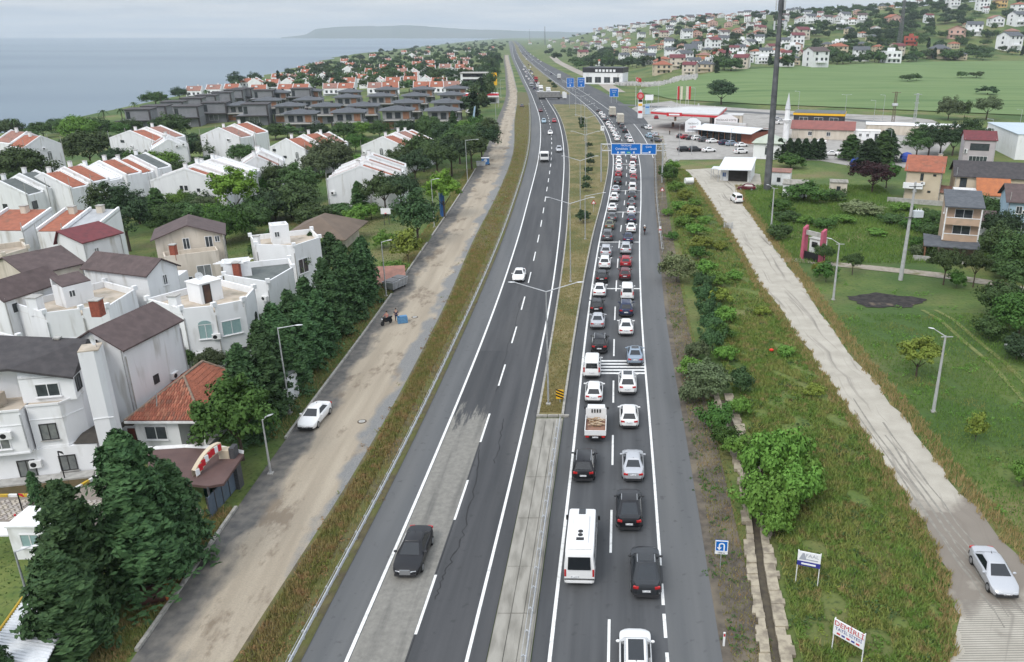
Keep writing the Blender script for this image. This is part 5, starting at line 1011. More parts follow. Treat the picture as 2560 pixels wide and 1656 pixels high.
q = MB(); k0 = (tp[1] + tp2[0]) / 2 + Vector((0, -1.2))
q.add([(*Rg[0], 8.55), (*k0, 9.3), (*Rg[1], 8.15), (*Rn, 9.9), (*Rm, 10.6), (*Rg[2], 8.15), (*Rg[3], 8.55), (*Rg[0], 8.4), (*k0, 9.1), (*Rg[1], 7.98)], [(0, 1, 4), (1, 2, 3, 4), (3, 5, 6, 4), (2, 5, 3), (7, 8, 1, 0), (8, 9, 2, 1)]); q.obj('roof', CHARC, r)
wl(r, tp2, 8.1, 8.3, WALLB, 'gable_wall')
MB().add([(*tp2[0], 8.2), (*tp2[1], 8.15), (*tp[1], 8.6), (*((tp[1] + tp2[0]) / 2 + Vector((0, -.2))), 9.05)], [(0, 1, 3), (2, 0, 3)]).obj('gable_wall', WALLB, r)
wl(r, u1, 6.08, 6.12, TERRF, 'terrace'); wl(r, u2, 6.083, 6.115, TERRF, 'terrace')
twr = rect(P(192, 1083, 2.0)[:2], P(245, 1077, 2.0)[:2], 1.9); c0 = V2(P(193, 883, 10.6)); c1 = V2(P(246, 877, 10.6)); twr = rect(c0, c1, 1.7); wl(r, [twr[0], twr[1] - (twr[1] - twr[0]).normalized() * .35, twr[1] + (twr[2] - twr[1]).normalized() * .35, twr[2], twr[3]], -1.5, 10.6, WALLW, 'tower'); wl(r, twr, 10.6, 10.68, TERRF, 'tower_top'); band(r, twr[0], twr[1], 4.9, .06)
dish(r, (c0.x + .8, c0.y + .9, 11.3), R(-30)); chimney(r, ((tp2[0] + tp2[2]) / 2)[:], 9.3, .8, .35, WALLC)
window(r, u1[0], u1[1], .60, 3.7, 1.25, 1.35, FRW, CURT); window(r, u2[0], u2[1], .5, 3.8, 1.1, 1.3, FRD, CURT); window(r, u1[0], u1[1], .15, 3.7, 1.25, 1.35, FRW, CURT)
window(r, b1[0], b1[1], .42, .85, 1.15, 1.35, FRD, CURT); window(r, b1[0], b1[1], .745, .95, 1.1, 1.25, FRD, CURT); window(r, tp2[0], tp2[1], .5, 7.1, 1.6, 1.0, FRW, PANE); window(r, tp2[1], tp2[2], .12, 7.2, .9, 1.1, FRD, PANE, False); window(r, b1[1], b1[2], .2, .9, .8, 1.5, FRW, PANE, False)
MB().box((*(tp[1] - Vector((.12, .03))), 7.0), (.9, .08, 1.8), R(40)).obj('door', FRD, r)
bq = b1[1] + Vector((-.8, .2)); MB().loft([[(bq.x - .9, bq.y - .5, 2.5), (bq.x + 1.1, bq.y - .35, 2.5), (bq.x + 1.6, bq.y + 2.6, 2.5), (bq.x - .2, bq.y + 2.6, 2.5)], [(bq.x - .6, bq.y + .4, 3.0), (bq.x + .9, bq.y + .5, 3.0), (bq.x + 1.3, bq.y + 2.5, 3.2), (bq.x, bq.y + 2.5, 3.2)]]).obj('porch_roof', mat('bitumen_shingle', (.055, .048, .04), (.04, .035, .03), 3, .8), r)
qx = u1[0] + (u1[1] - u1[0]) * .35; wl(r, rect(qx + Vector((-.7, .9)), qx + Vector((1.2, 1.0)), 1.1), 6.12, 7.2, TERRF, 'barbecue')
wl(r, rect(b1[0] + Vector((0, -1.2)), b1[1] + Vector((.4, -1.2)), 1.15), -1, .12, CONCP, 'pavement_edge')
# ---- 2: white gabled house behind the tower with maroon-brown roof
def simple_house(label, A, B, d, z0, ze, rise, m, rm, along, wins=(), over=.3, shift=.5, cat='house', name='house', extra=None):
    r = thing(name, label, cat); pl = rect(A, B, d); gable(r, pl, z0, ze, rise, m, rm, along, over, shift=shift)
    for e, f, z, w_, h_, *o in wins: window(r, pl[e], pl[(e + 1) % 4], f, z, w_, h_, *(o or [FRW, PANE]))
    return r, pl
A, B = P(305, 868, 8.6), P(446, 797, 8.6)
A, B = V2(A), V2(B)
r, pl = simple_house('white house with dull brown gable roof behind the square tower', A, B, 5.2, -2, 8.4, 1.5, WALLW, BROWN, 'ab', [(0, .42, 4.3, .55, .7, FRD, PANE, False)], .3)
q = A - (B - A).normalized() * .05; band(r, A, B, 8.25, .12, FRW); MB().tube((*(A + Vector((-.1, -.12))), -1), (*(A + Vector((-.1, -.12))), 8.3), .05).obj('drain_pipe', STEEL, r)
for k, (px, py, z) in enumerate(((243, 770, 9),)): x, y, z = P(px, py, z); chimney(r, (x, y), 8.2, 1.6, .9)
lean = rect(A + (B - A) * .30 + Vector((.25, -1.2)), B + Vector((.3, -1.1)), 1.0); MB().loft([[(*lean[0], 1.6), (*lean[1], 1.6), (*lean[2], 2.6), (*lean[3], 2.6)], [(*lean[0], 1.72), (*lean[1], 1.72), (*lean[2], 2.72), (*lean[3], 2.72)]]).obj('lean_to_roof', MATS['bitumen_shingle'], r)
# ---- flat-roofed white villas with scalloped parapets and roof rooms
def cube_villa(label, fr, depth, z0, zr, wins, room, chim=None, bay=None, m=None, floor=None):
    """fr: list of front-edge points left to right; room: (f along front, back offset, w, d, h, roof material, door?)"""
    r = thing('white_villa', label, 'house'); m = m or WALLB; fr = [V2(p) for p in fr]; u = (fr[-1] - fr[0]).normalized(); n = Vector((-u.y, u.x)); poly = fr + [fr[-1] + n * depth, fr[0] + n * depth]
    wl(r, poly, z0, zr, m); wl(r, [p + n * .02 for p in poly], zr, zr + .02, floor or TERRF, 'terrace'); parapet(r, poly, zr, .75, .2, m)
    for i, p in enumerate(poly): MB().box((*(p + (n * .15 if i < len(fr) else -n * .15)), zr + .85), (.5, .42, .5), math.atan2(u.y, u.x)).obj('corner_post', m, r)
    for i, f, z, w_, h_, *o in wins: window(r, poly[i], poly[(i + 1) % len(poly)], f, z, w_, h_, *(o or [FRW, TEAL]))
    f, bo, rw_, rd, rh, rmm, dr_ = room; a = fr[0] + (fr[-1] - fr[0]) * f + n * bo; rp = rect(a - u * rw_ / 2, a + u * rw_ / 2, rd); wl(r, rp, zr, zr + rh, m, 'roof_room')
    if rmm == 'flat': wl(r, [p + (p - (rp[0] + rp[2]) / 2) * .08 for p in rp], zr + rh, zr + rh + .12, WHITE, 'room_roof'); dish(r, (*(rp[3] * .6 + rp[1] * .4), zr + rh + .6), R(20))
    elif rmm == 'open': parapet(r, rp, zr + rh, .35, .18, m)
    else: MB().loft([[(*rp[0], zr + rh), (*rp[1], zr + rh), (*rp[2], zr + rh + .7), (*rp[3], zr + rh + .7)], [(*rp[0], zr + rh + .1), (*rp[1], zr + rh + .1), (*rp[2], zr + rh + .8), (*rp[3], zr + rh + .8)]]).obj('room_roof', rmm, r); wl(r, [rp[3], rp[2], rp[2] - n * .3, rp[3] - n * .3][::-1], zr + rh, zr + rh + .68, m, 'roof_room')
    if dr_ == 'door': o = window(r, rp[0], rp[1], .3, zr + 1.05, .75, 1.95, FRD, mat('brown_door', (.05, .025, .02), (.1, .055, .035), 1, .6), False, False, 0)
    elif dr_: window(r, rp[0], rp[1], .28, zr + rh * .62, .55, .65, FRW, PANE, False)
    if chim: c = fr[0] + (fr[-1] - fr[0]) * chim[0] + n * chim[1]; chimney(r, c, zr, chim[2], chim[3], m)
    return r, poly
cv = lambda *pts: [P(px, py, z)[:2] for px, py, z in pts]
Z = 6.6
r, pl = cube_villa('white flat roofed villa with a white stair room and dark brown door', cv((455, 776, Z), (537, 768, Z), (610, 754, Z), (637, 723, Z)), 6.5, -1.5, Z - .6, [(0, .6, 4.0, 1.3, 1.5, FRW, TEAL, True, True), (1, .45, 4.05, 1.9, 1.5, FRW, TEAL), (1, .62, 1.0, 1.6, .9, FRD, PANE, False), (2, .75, 3.2, .7, 1.6, FRD, PANE, False, True)], (.52, 1.6, 2.6, 2.4, 2.2, 'flat', 'door'), (.06, 2.0, 1.7, .9))
b0 = V2(P(545, 812, 2.6)); q = MB()
for k in range(7): q.box((b0.x + k * .25, b0.y - .55 + .03 * k, 3.0), (.03, .03, .8))
q.box((b0.x + .75, b0.y - .5, 3.42), (1.7, .05, .05)); q.obj('balcony_rail', DARKSTEEL, r); MB().box((b0.x + .75, b0.y - .2, 2.55), (1.8, .8, .12)).obj('balcony', WALLB, r)
r, pl = cube_villa('white flat roofed villa with a small brown roofed attic room and dish', cv((112, 786, Z), (205, 775, Z), (270, 770, Z), (339, 726, Z)), 6.2, -2, Z - .6, [(0, .5, 3.0, 1.2, 1.3, FRW, TEAL), (2, .8, 3.6, .5, 1.1, FRW, PANE, False)], (.48, 2.0, 3.0, 2.2, 2.3, BROWN, 'w'), (.05, 2.6, 1.9, 1.1), m=WALLW)
r, pl = cube_villa('white villa with an open topped stair turret near the ball court', cv((640, 614, Z), (735, 617, Z), (800, 596, Z)), 6.0, -2, Z - .6, [(1, .25, 3.6, 1.7, 1.9, FRW, PANE), (0, .8, 2.0, .7, .5, FRW, PANE, False)], (.42, 1.4, 2.3, 2.3, 2.4, 'open', 'w'), (.04, 1.6, 1.5, .7))
r, pl = cube_villa('low white villa with striped pergola beside the turret villa', cv((560, 690, 5.6), (670, 708, 5.6), (733, 671, 5.6)), 5.0, -2, 5.0, [(1, .4, 2.2, .4, .6, FRW, PANE, False)], (.2, .8, 3.2, 2.2, 1.6, 'open', None), m=WALLB, floor=GREENR)
for k in range(5): MB().box((*(pl[0] + Vector((.3 + .1 * k, 1.0 + k * .55))), 6.9), (3.6, .22, .08), R(8)).obj('pergola_slat', WHITE, r)
x, y, z = P(590, 655, 7); chimney(r, (x, y), 4.8, 2.1, .8)
# ---- other gabled houses of the white estate
A, B = V2(P(372, 680, 8)), V2(P(443, 662, 8)); r, pl = simple_house('pale grey house with brown gable roof left of the peach balcony house', V2(P(365, 684, 8)), V2(P(440, 660, 8)), 9.5, -2, 7.8, 1.3, WALLW, BROWN, 'depth', [(0, .55, 6.6, .5, 1.1, FRW, PANE), (0, .6, 2.6, .6, 1.2, FRW, PANE)], .35)
aa = V2(P(372, 672, 6.5)); wl(r, rect(V2(P(440, 690, 5.2)), V2(P(468, 672, 5.2)), 3), -2, 5.0, WALLW, 'annex')
r, pl = simple_house('peach coloured house with brown gable roof and terrace balcony', V2(P(385, 592, 8.8)), V2(P(553, 578, 8.8)), 6.5, -2, 8.4, 1.5, WALLC, BROWN, 'depth', [(0, .45, 7.5, .7, 1.4, FRW, PANE), (0, .79, 7.5, .8, 1.4, FRW, PANE), (0, .92, 7.8, .5, .7, FRW, PANE, False)], .5)
f0, f1 = V2(P(410, 640, 7.0)), V2(P(545, 624, 7.0)); pb = rect(f0, f1, 2.6); wl(r, pb, 2.0, 6.2, WALLC, 'bay'); wl(r, rect(f0 + Vector((.3, .6)), f1 + Vector((-.3, .6)), 2.2), -2, 2.0, WALLC, 'ground_floor'); parapet(r, pb, 6.2, .7, .18, WALLC)
window(r, pb[0], pb[1], .68, 4.2, 1.6, 1.8, FRW, CURT); window(r, pb[0], pb[1], .35, 3.5, 1.1, .6, FRW, PANE, False); chimney(r, pb[0] + Vector((.8, 1.0)), 6.2, 2.0, .7)
q = MB(); c = pb[0] + (pb[1] - pb[0]) * .7
for k in range(9): q.box((c.x - 1.0 + k * .25, c.y - .7, 2.9), (.03, .03, .9))
q.box((c.x, c.y - .7, 3.35), (2.1, .05, .05)); q.obj('balcony_rail', DARKSTEEL, r); MB().box((c.x, c.y - .35, 2.4), (2.2, .8, .1)).obj('balcony', WALLC, r)
r, pl = simple_house('cream house with brown gable roof at the left edge of the estate', V2(P(-30, 660, 8)), V2(P(70, 686, 8)), 6.0, -3, 7.8, 1.5, WALLC, BROWN, 'depth', [(0, .85, 6.4, .5, .7, FRD, PANE, False), (1, .25, 6.6, 1.0, .6, FRD, PANE, False)], .3)
r, pl = simple_house('white gable house half outside the left picture edge', V2(P(-60, 735, 8)), V2(P(6, 741, 8)), 7, -3, 7.6, 1.5, WALLW, BROWN, 'depth', [(1, .15, 6.4, .4, .8, FRD, PANE, False), (1, .4, 6.0, .4, .8, FRD, PANE, False), (1, .5, 2.5, .6, .9, FRD, PANE, False)], .3)
r, pl = cube_villa('white low house with ochre terrace behind the charcoal roof', cv((-60, 880, 5), (5, 872, 5), (50, 846, 5)), 5, -2, 4.4, [], (.2, 2, 2, 2, 1.2, 'open', None), m=WALLW)
r, pl = simple_house('white house with maroon mono-pitch roof and tall brick chimney', V2(P(205, 600, 8.4)), V2(P(298, 576, 8.4)), 4.5, -3, 8.0, 1.2, WALLW, MAROON, 'ab', [(0, .3, 6.4, .6, .9, FRW, CURT), ], .35, .15)
fb = rect(V2(P(140, 636, 6.0)), V2(P(224, 630, 6.0)), 5); wl(r, fb, -3, 5.6, WALLW, 'wing'); parapet(r, fb, 5.6, .35, .2, WALLB); wl(r, [p * 1 for p in fb], 5.6, 5.62, WHITE, 'wing_roof'); window(r, fb[0], fb[1], .6, 2.8, 1.3, 1.6, FRW, TEAL, True, True); chimney(r, fb[0] + Vector((1.2, .8)), 5.6, 3.0, .8)
r, pl = cube_villa('beige terrace house at the left edge above the brown roofs', cv((-60, 640, 6), (10, 640, 6), (70, 622, 6)), 5, -3, 5.4, [], (.15, 1.5, 2.2, 2.2, 2, 'open', None), m=WALLC)
# terraced block with sloping roofs behind white parapets (upper left)
def terrace_block(label, fr_l, fr_r, d, z0, zl, zh, units, m, wins=(), group=None, par_h=.35, name='terraced_house', strip_=1.0, dirn='right'):
    """row of units stepping back from the front; each unit slopes to one side behind raised white party walls"""
    r = thing(name, label, 'house', group=group); pl = rect(fr_l, fr_r, d); A, B, Cc, D = pl; n = (D - A) / d; u = (B - A); k = len(units)
    pk = .5
    for i, rm in enumerate(units):
        s0, s1 = d * i / k, d * (i + 1) / k; dz = .55 * (i % 2); ux = u.normalized() * (.8 * (i % 2))
        a, b, c_, e = A + n * s0 + ux, B + n * s0 + ux, B + n * s1 + ux, A + n * s1 + ux; m0, m1 = a + (b - a) * pk, e + (c_ - e) * pk
        MB().add([(*a, z0), (*b, z0), (*c_, z0), (*e, z0), (*a, zl + dz), (*b, zl + dz), (*c_, zl + dz), (*e, zl + dz), (*m0, zh + dz), (*m1, zh + dz)], [(0, 1, 5, 8, 4), (1, 2, 6, 5), (2, 3, 7, 9, 6), (3, 0, 4, 7), (4, 8, 9, 7), (8, 5, 6, 9)]).obj('wall', m, r)
        t_ = .55
        for (E, F, g0, g1) in ((b, c_, m0, m1), (a, e, m0, m1)):
            i0 = n * t_; lo = .9; hi_ = .04
            q0, q1 = g0 + (E - g0) * hi_ + i0, g1 + (F - g1) * hi_ - i0; q2, q3 = g1 + (F - g1) * .95 - i0, g0 + (E - g0) * .95 + i0
            zt = lambda f: zh + dz + (zl - zh) * f + .06
            MB().loft([[(*q0, zt(hi_)), (*q1, zt(hi_)), (*q2, zt(.95)), (*q3, zt(.95))], [(*q0, zt(hi_) + .07), (*q1, zt(hi_) + .07), (*q2, zt(.95) + .07), (*q3, zt(.95) + .07)]]).obj('roof', rm, r)
            for off in (0, 1):
                p0, p1 = (g0, E) if off == 0 else (g1, F); w0 = n * (.28 if off == 0 else -.28)
                MB().loft([[(*p0, zh + dz - .1), (*p1, zl + dz - .1), (*(p1 + w0), zl + dz - .1), (*(p0 + w0), zh + dz - .1)], [(*p0, zh + dz + par_h), (*p1, zl + dz + par_h), (*(p1 + w0), zl + dz + par_h), (*(p0 + w0), zh + dz + par_h)]]).obj('party_wall', WALLB, r)
        chimney(r, m0 + n * (s1 - s0) * .5 - u.normalized() * .6, zh + dz - .2, 1.2, .6, WALLB)
    for e, f, z, w_, h_, *o in wins: window(r, pl[e], pl[(e + 1) % 4], f, z, w_, h_, *(o or [FRD, PANE, False]))
    return r
GT = 'white terraced blocks of the holiday estate'
AW = [FRW, CURT, False, True]
for lab, pa, pb, zl, zg, d, rms, wins in (
    ('near the ball court with faded terracotta roofs', (815, 452), (992, 448), 6.0, -2.5, 15, [TERRA, FADED, GREENR, FADED], [(0, .2, 0.4, 2.2, 1.6, FRD, PANE, False)]),
    ('with two terracotta strips right of the big willow', (902, 368), (1016, 372), 6.0, -4, 17, [TERRA, FADED, TERRA], [(0, .45, 4.6, 1.0, 1.7, *AW), (0, .82, 4.2, 1.0, 1.7, *AW), (0, .62, 4.9, .9, .5), (0, .65, 1.2, .9, .5)]),
    ('with terracotta strips left of the big willow', (672, 372), (765, 378), 5.5, -4.5, 17, [TERRA, TERRA, FADED], [(0, .15, 5.2, .9, .5), (0, .75, 3.8, 1.0, 1.7, *AW), (0, .42, 3.6, .9, .5)]),
    ('with one red strip behind the lime green tree', (372, 456), (562, 458), 5.5, -3.5, 16, [TERRA, WALLW, FADED, WALLW, FADED], [(0, .42, 4.4, .5, .8), (0, .48, 4.4, .5, .8), (0, .64, 4.0, .5, .5)]),
    ('of three red roofs above the garden pines', (50, 466), (178, 473), 5.5, -4, 26, [TERRA, TERRA, WALLW, TERRA, TERRA, GREENR], [(0, .12, 4.6, .5, .5), (0, .2, 4.6, .5, .5)]),
    ('with dark felt roof at the left edge', (-60, 488), (68, 490), 5.0, -4, 9, [GREENR, GREENR], [(0, .52, 2.6, .8, 1.4), (1, .15, 3.0, 1.2, 1.4)]),
    ('by the sea behind the left hand pines', (60, 372), (155, 362), 5.5, -5.5, 17, [TERRA, FADED], [(0, .62, 2.8, 1.0, 1.9, *AW), (0, .68, -.8, 1.0, 1.9, *AW)]),
    ('with pink strips in front of the grey villas', (272, 348), (386, 356), 5.0, -5, 10, [TERRA, FADED], [(0, .3, 4.6, 1.4, .6), (0, .78, 1.4, 1.2, 1.8, *AW), (0, .5, -.8, 1.2, 1.6)]),
    ('whose gable shows over the twin umbrella pines', (500, 342), (600, 346), 5.0, -5, 12, [FADED, TERRA], []),
    ('mostly hidden behind the left umbrella pine', (378, 378), (470, 372), 3.6, -5, 9, [WALLW, FADED], []),
    ('with grey felt roofs behind the small palm', (590, 425), (700, 420), 5.5, -4, 14, [FADED, WALLW, TERRA], [(0, .3, 3.5, .8, 1.4), (0, .6, 3.5, .8, 1.4)])):
    terrace_block('white terraced block ' + lab, P(*pa, zl)[:2], P(*pb, zl)[:2], d, zg - 1, zl, zl + 2.6, rms, WALLW, wins, GT)
# upper-left: two red mono-pitch roofs behind parapets
r = thing('terraced_house', 'white row house with two red pitched roofs and one grey flat bay', 'house')
for px0, px1, py, rm, top in ((-60, 58, 578, TERRA, 528), (90, 158, 580, TERRA, 533), (158, 236, 577, mat('roof_pale_sheet', (.40, .41, .42), (.33, .34, .35), 1, .6), 530)):
    a, b = V2(P(px0, py, 6)), V2(P(px1, py, 6)); pl = rect(a, b, 7.5); n = (pl[3] - pl[0]); zb = 7.6
    MB().add([(*pl[0], -3), (*pl[1], -3), (*pl[2], -3), (*pl[3], -3), (*pl[0], 6), (*pl[1], 6), (*pl[2], zb), (*pl[3], zb)], [(0, 1, 5, 4), (1, 2, 6, 5), (2, 3, 7, 6), (3, 0, 4, 7), (4, 5, 6, 7)]).obj('wall', WALLW, r)
    i_ = (pl[1] - pl[0]).normalized() * .35; MB().loft([[(*(pl[0] + i_), 6.05), (*(pl[1] - i_), 6.05), (*(pl[2] - i_), zb + .05), (*(pl[3] + i_), zb + .05)], [(*(pl[0] + i_), 6.12), (*(pl[1] - i_), 6.12), (*(pl[2] - i_), zb + .12), (*(pl[3] + i_), zb + .12)]]).obj('roof', rm, r)
    for e0, e1, sg in ((pl[0], pl[3], 1), (pl[1], pl[2], -1)):
        w0 = i_ * .8 * sg; MB().loft([[(*e0, 5.9), (*(e0 + w0), 5.9), (*(e1 + w0), zb - .1), (*e1, zb - .1)], [(*e0, 6.5), (*(e0 + w0), 6.5), (*(e1 + w0), zb + .5), (*e1, zb + .5)]]).obj('party_wall', WALLB, r)
    chimney(r, (pl[2] + pl[3]) / 2 - n * .15, zb - .4, 1.3, .9, WALLC)
# ---- single-storey house with the tiled hip roof
r = thing('tiled_house', 'single storey white house under a worn terracotta hip roof by the gate', 'house')
A, B = V2(P(312, 1056, 3.0)), V2(P(500, 1056, 3.0)); pl = rect(A + Vector((.45, .5)), B + Vector((-.1, .5)), 8.2); z0 = -.4
cut = pl[0] + (pl[1] - pl[0]) * .64; wl(r, [pl[0], cut, cut + Vector((0, 2.6)), pl[1] + Vector((0, 2.6)), pl[2], pl[3]], z0 - .6, 3.0, WALLB); wl(r, rect(cut, pl[1], 2.6), z0 - .6, .35, CONCP, 'porch')
window(r, pl[0], cut, .46, 1.75, 1.75, 1.15, FRW, PANE); MB().box((*(pl[1] + Vector((-.1, .15))), 1.7), (.18, .18, 2.7)).obj('porch_post', WHITE, r); window(r, cut + Vector((0, 2.6)), pl[1] + Vector((0, 2.6)), .55, 1.5, 1.0, 2.0, FRD, PANE, False)
E = [A, B + Vector((.2, 0)), B + Vector((.2, 9.3)), A + Vector((.2, 9.3))]; ce = (E[0] + E[1]) / 2; apx = ce + Vector((.1, 4.2)); apy = ce + Vector((.2, 7.6)); zt = 5.35
MB().add([(*q, 3.0) for q in E] + [(*q, 3.12) for q in E] + [(*apx, zt), (*apy, zt)], [(3, 2, 1, 0), (0, 1, 5, 4), (1, 2, 6, 5), (2, 3, 7, 6), (3, 0, 4, 7), (4, 5, 8), (5, 6, 9, 8), (6, 7, 9), (7, 4, 8, 9)]).obj('roof_deck', FADED, r)
MB().box((*((E[0] + E[1]) / 2 + Vector((0, -.06))), 3.02), ((E[1] - E[0]).length, .1, .2), 0).obj('gutter', WHITE, r)
tm = MB(); tm.loft([[(.105 * math.cos(t), y, .015 + .075 * math.sin(t) + (.02 if y < 0 else 0)) for t in [math.pi * i / 4 for i in range(5)]] for y in (-.26, .26)], closed=False, caps=False)
TILES = [tm.mesh('roof_tile', mat(f'clay_{k}', c, tuple(v * .75 for v in c), 3, .85, coord='obj', rand=.2)) for k, c in enumerate(((.36, .125, .075), (.30, .10, .06), (.40, .165, .10), (.24, .105, .07)))]
nt = 0; slope = math.atan2(zt - 3.12, 4.2)
roofo = [o for o in r.children if o.name.startswith('roof_deck')][0]
rows = 11; sl = math.hypot(zt - 3.12, 4.2)
for i in range(rows):
    f = (i + .5) / rows; y = A.y + 4.2 * f; z = 3.12 + (zt - 3.12) * f + .03; x0 = A.x + (apx.x - A.x) * f + .1; x1 = E[1].x + (apx.x - E[1].x) * f - .1; n_ = int((x1 - x0) / .215)
    for k in range(n_):
        if nt < 300: o = link('roof_tile', TILES[rnd.choice((0, 0, 1, 1, 2, 3))], roofo, (x0 + (k + .5) * (x1 - x0) / max(n_, 1) + rnd.uniform(-.012, .012), y, z)); o.rotation_euler = (slope, 0, 0); nt += 1
st = [MB() for _ in range(2)]
def tile_rows(base0, base1, top0, top1, which):
    b0, b1, t0, t1 = (Vector(q) for q in (base0, base1, top0, top1)); M = st[which]
    L = (b1 - b0).length; up = ((t0 + t1) / 2 - (b0 + b1) / 2); ncol = int(L / .215); u = (b1 - b0).normalized(); nrm = u.cross(up).normalized(); nrm = nrm if nrm.z > 0 else -nrm
    for k in range(ncol):
        f = (k + .5) / ncol; p = b0 + (b1 - b0) * f
        d0 = (t0 - b0).dot(u) / L; d1 = 1 + (t1 - b1).dot(u) / L; g = 1.0
        if f < d0: g = f / d0
        elif f > d1: g = (1 - f) / (1 - d1)
        q = p + (up - u * up.dot(u)) * g; seg = max(1, int((q - p).length / .42))
        for j in range(seg):
            a, b = p + (q - p) * (j / seg), p + (q - p) * ((j + 1) / seg + .01); li = nrm * .035
            M.loft([[a + u * (.1 * c_) + nrm * (.07 * s_) + li * 1.0 for c_, s_ in ((-1, 0), (-.6, .75), (0, 1), (.6, .75), (1, 0))], [b + u * (.1 * c_) + nrm * (.07 * s_) for c_, s_ in ((-1, 0), (-.6, .75), (0, 1), (.6, .75), (1, 0))]], closed=False, caps=False)
tile_rows((*E[1], 3.12), (*E[2], 3.12), (*apx, zt), (*apy, zt), 0); tile_rows((*E[3], 3.12), (*E[0], 3.12), (*apy, zt), (*apx, zt), 1)
for q in st: tag(q.obj('tile_slope', TERRA, roofo), kind='stuff')
RIDGE = mat('ridge_mortar', (.26, .19, .14), (.17, .13, .10), 3, .9)
for a, b in ((E[0], apx), (E[1], apx), (E[2], apy), (E[3], apy)): MB().tube((*a, 3.16), (*b, zt + .06), .11, n=8).obj('ridge_cap', RIDGE, roofo)
MB().tube((*apx, zt + .06), (*apy, zt + .06), .11, n=8).obj('ridge_cap', RIDGE, roofo)
x, y, z = P(390, 1005, 4.6); MB().tube((x, y, 4.2), (x + .2, y, 5.5), .05).obj('flue', STEEL, r)
sd = rect(A + Vector((-.55, .3)), A + Vector((.4, .3)), 1.2); wl(r, sd, 2.5, 2.75, MATS['bitumen_shingle'], 'door_hood'); MB().box((*(A + Vector((.0, .6))), 1.0), (.6, .1, 2.2)).obj('door', mat('red_brown_door', (.09, .025, .02), rough=.6), r)
x, y, z = P(650, 950, 2.6); pl2 = rect(V2(P(555, 962, 2.8)), V2(P(660, 975, 2.8)), 5); r2 = thing('outbuilding', 'low outbuilding with grey felt roof behind the broadleaf tree', 'outbuilding'); wl(r2, pl2, -1, 2.7, WALLW); wl(r2, [p + (p - (pl2[0] + pl2[2]) / 2) * .06 for p in pl2], 2.7, 2.85, GREENR, 'roof'); window(r2, pl2[0], pl2[1], .5, 1.3, 1, 1, FRW, PANE)
# gatehouse canopy with the curved sign, grey gate
r = thing('gate_canopy', 'brown curved canopy over the estate gate with red lettered arch', 'canopy')
ca = [V2(P(px, py, 2.6)) for px, py in ((370, 1130), (462, 1124), (560, 1128), (610, 1140))]; cb_ = [V2(P(px, py, 2.3)) for px, py in ((372, 1200), (455, 1214), (520, 1222), (560, 1215))]
q = MB(); q.loft([[(*p, 2.55) for p in ca] + [(*p, 2.3) for p in reversed(cb_)], [(*p, 2.75) for p in ca] + [(*p, 2.5) for p in reversed(cb_)]]); q.obj('canopy_roof', mat('roof_brown_sheet', (.11, .065, .058), (.085, .05, .045), .8, .7), r)
for p in (cb_[0], cb_[2]): MB().tube((*p, -.3), (*p, 2.4), .09).obj('post', DARKSTEEL, r)
MB().loft([[(*p, 2.76) for p in ca], [(*(p + Vector((0, .12))), 3.0) for p in ca]], closed=False, caps=False).obj('edge_trim', WHITE, r)
g0, g1 = V2(P(505, 1268, 0)), V2(P(573, 1222, 0)); du = (g1 - g0); nU = Vector((du.y, -du.x)).normalized()
arc = []
for i in range(9): f = i / 8; arc.append((g0 + du * f, 1.9 + 1.5 * math.sin(math.pi * (.1 + .5 * f))))
q = MB(); q.loft([[(*p, z) for p, z in arc], [(*p, z + .75) for p, z in arc], [(*(p - nU * .35), z + .75) for p, z in arc], [(*(p - nU * .35), z) for p, z in arc]], closed=False, caps=False); q.obj('sign_arch', WALLBE, r)
for i, chh in enumerate('AYDINLAR'):
    f = (i + .6) / 8.4; p = g0 + du * f + nU * .02; z = 1.9 + 1.5 * math.sin(math.pi * (.1 + .5 * f)) + .38; MB().box((0, 0, 0), (.34, .08, .5)).obj('arch_letter', SRED if i % 3 else SW, r, (*p, z), math.atan2(du.y, du.x))
wl(r, [g1 + Vector((-.3, -.1)), g1 + Vector((.5, -.1)), g1 + Vector((.5, .6)), g1 + Vector((-.3, .6))], -.2, 3.4, WALLBE, 'pillar'); wl(r, [g1 + Vector((.52, -.1)), g1 + Vector((.9, -.1)), g1 + Vector((.9, .7)), g1 + Vector((.52, .7))], -.2, 3.6, DARKSTEEL, 'pillar')
MB().prism([g0 + Vector((.2, .3)), g1 + Vector((-.4, .2)), g1 + Vector((-.4, .3)), g0 + Vector((.2, .4))], 0, 1.9).obj('green_screen', mat('green_screen', (.02, .085, .07), (.015, .06, .05), 2, .7), r)
r = thing('sliding_gate', 'blue grey panelled sliding gate beside the dirt road', 'gate'); GT_ = mat('gate_blue_grey', (.10, .13, .17), (.08, .105, .14), 2, .5)
h0, h1 = V2(P(527, 1300, 0)), V2(P(592, 1222, 0))
for k in range(4): a, b = h0 + (h1 - h0) * (k / 4), h0 + (h1 - h0) * ((k + .96) / 4); n = Vector(((b - a).y, -(b - a).x)).normalized() * .06; MB().prism([a, b, b - n, a - n], .05, 1.75).obj('gate_panel', GT_, r)
for k in range(5): a = h0 + (h1 - h0) * (k / 4); MB().box((*a, .95), (.08, .08, 1.9)).obj('gate_stile', DARKSTEEL, r)
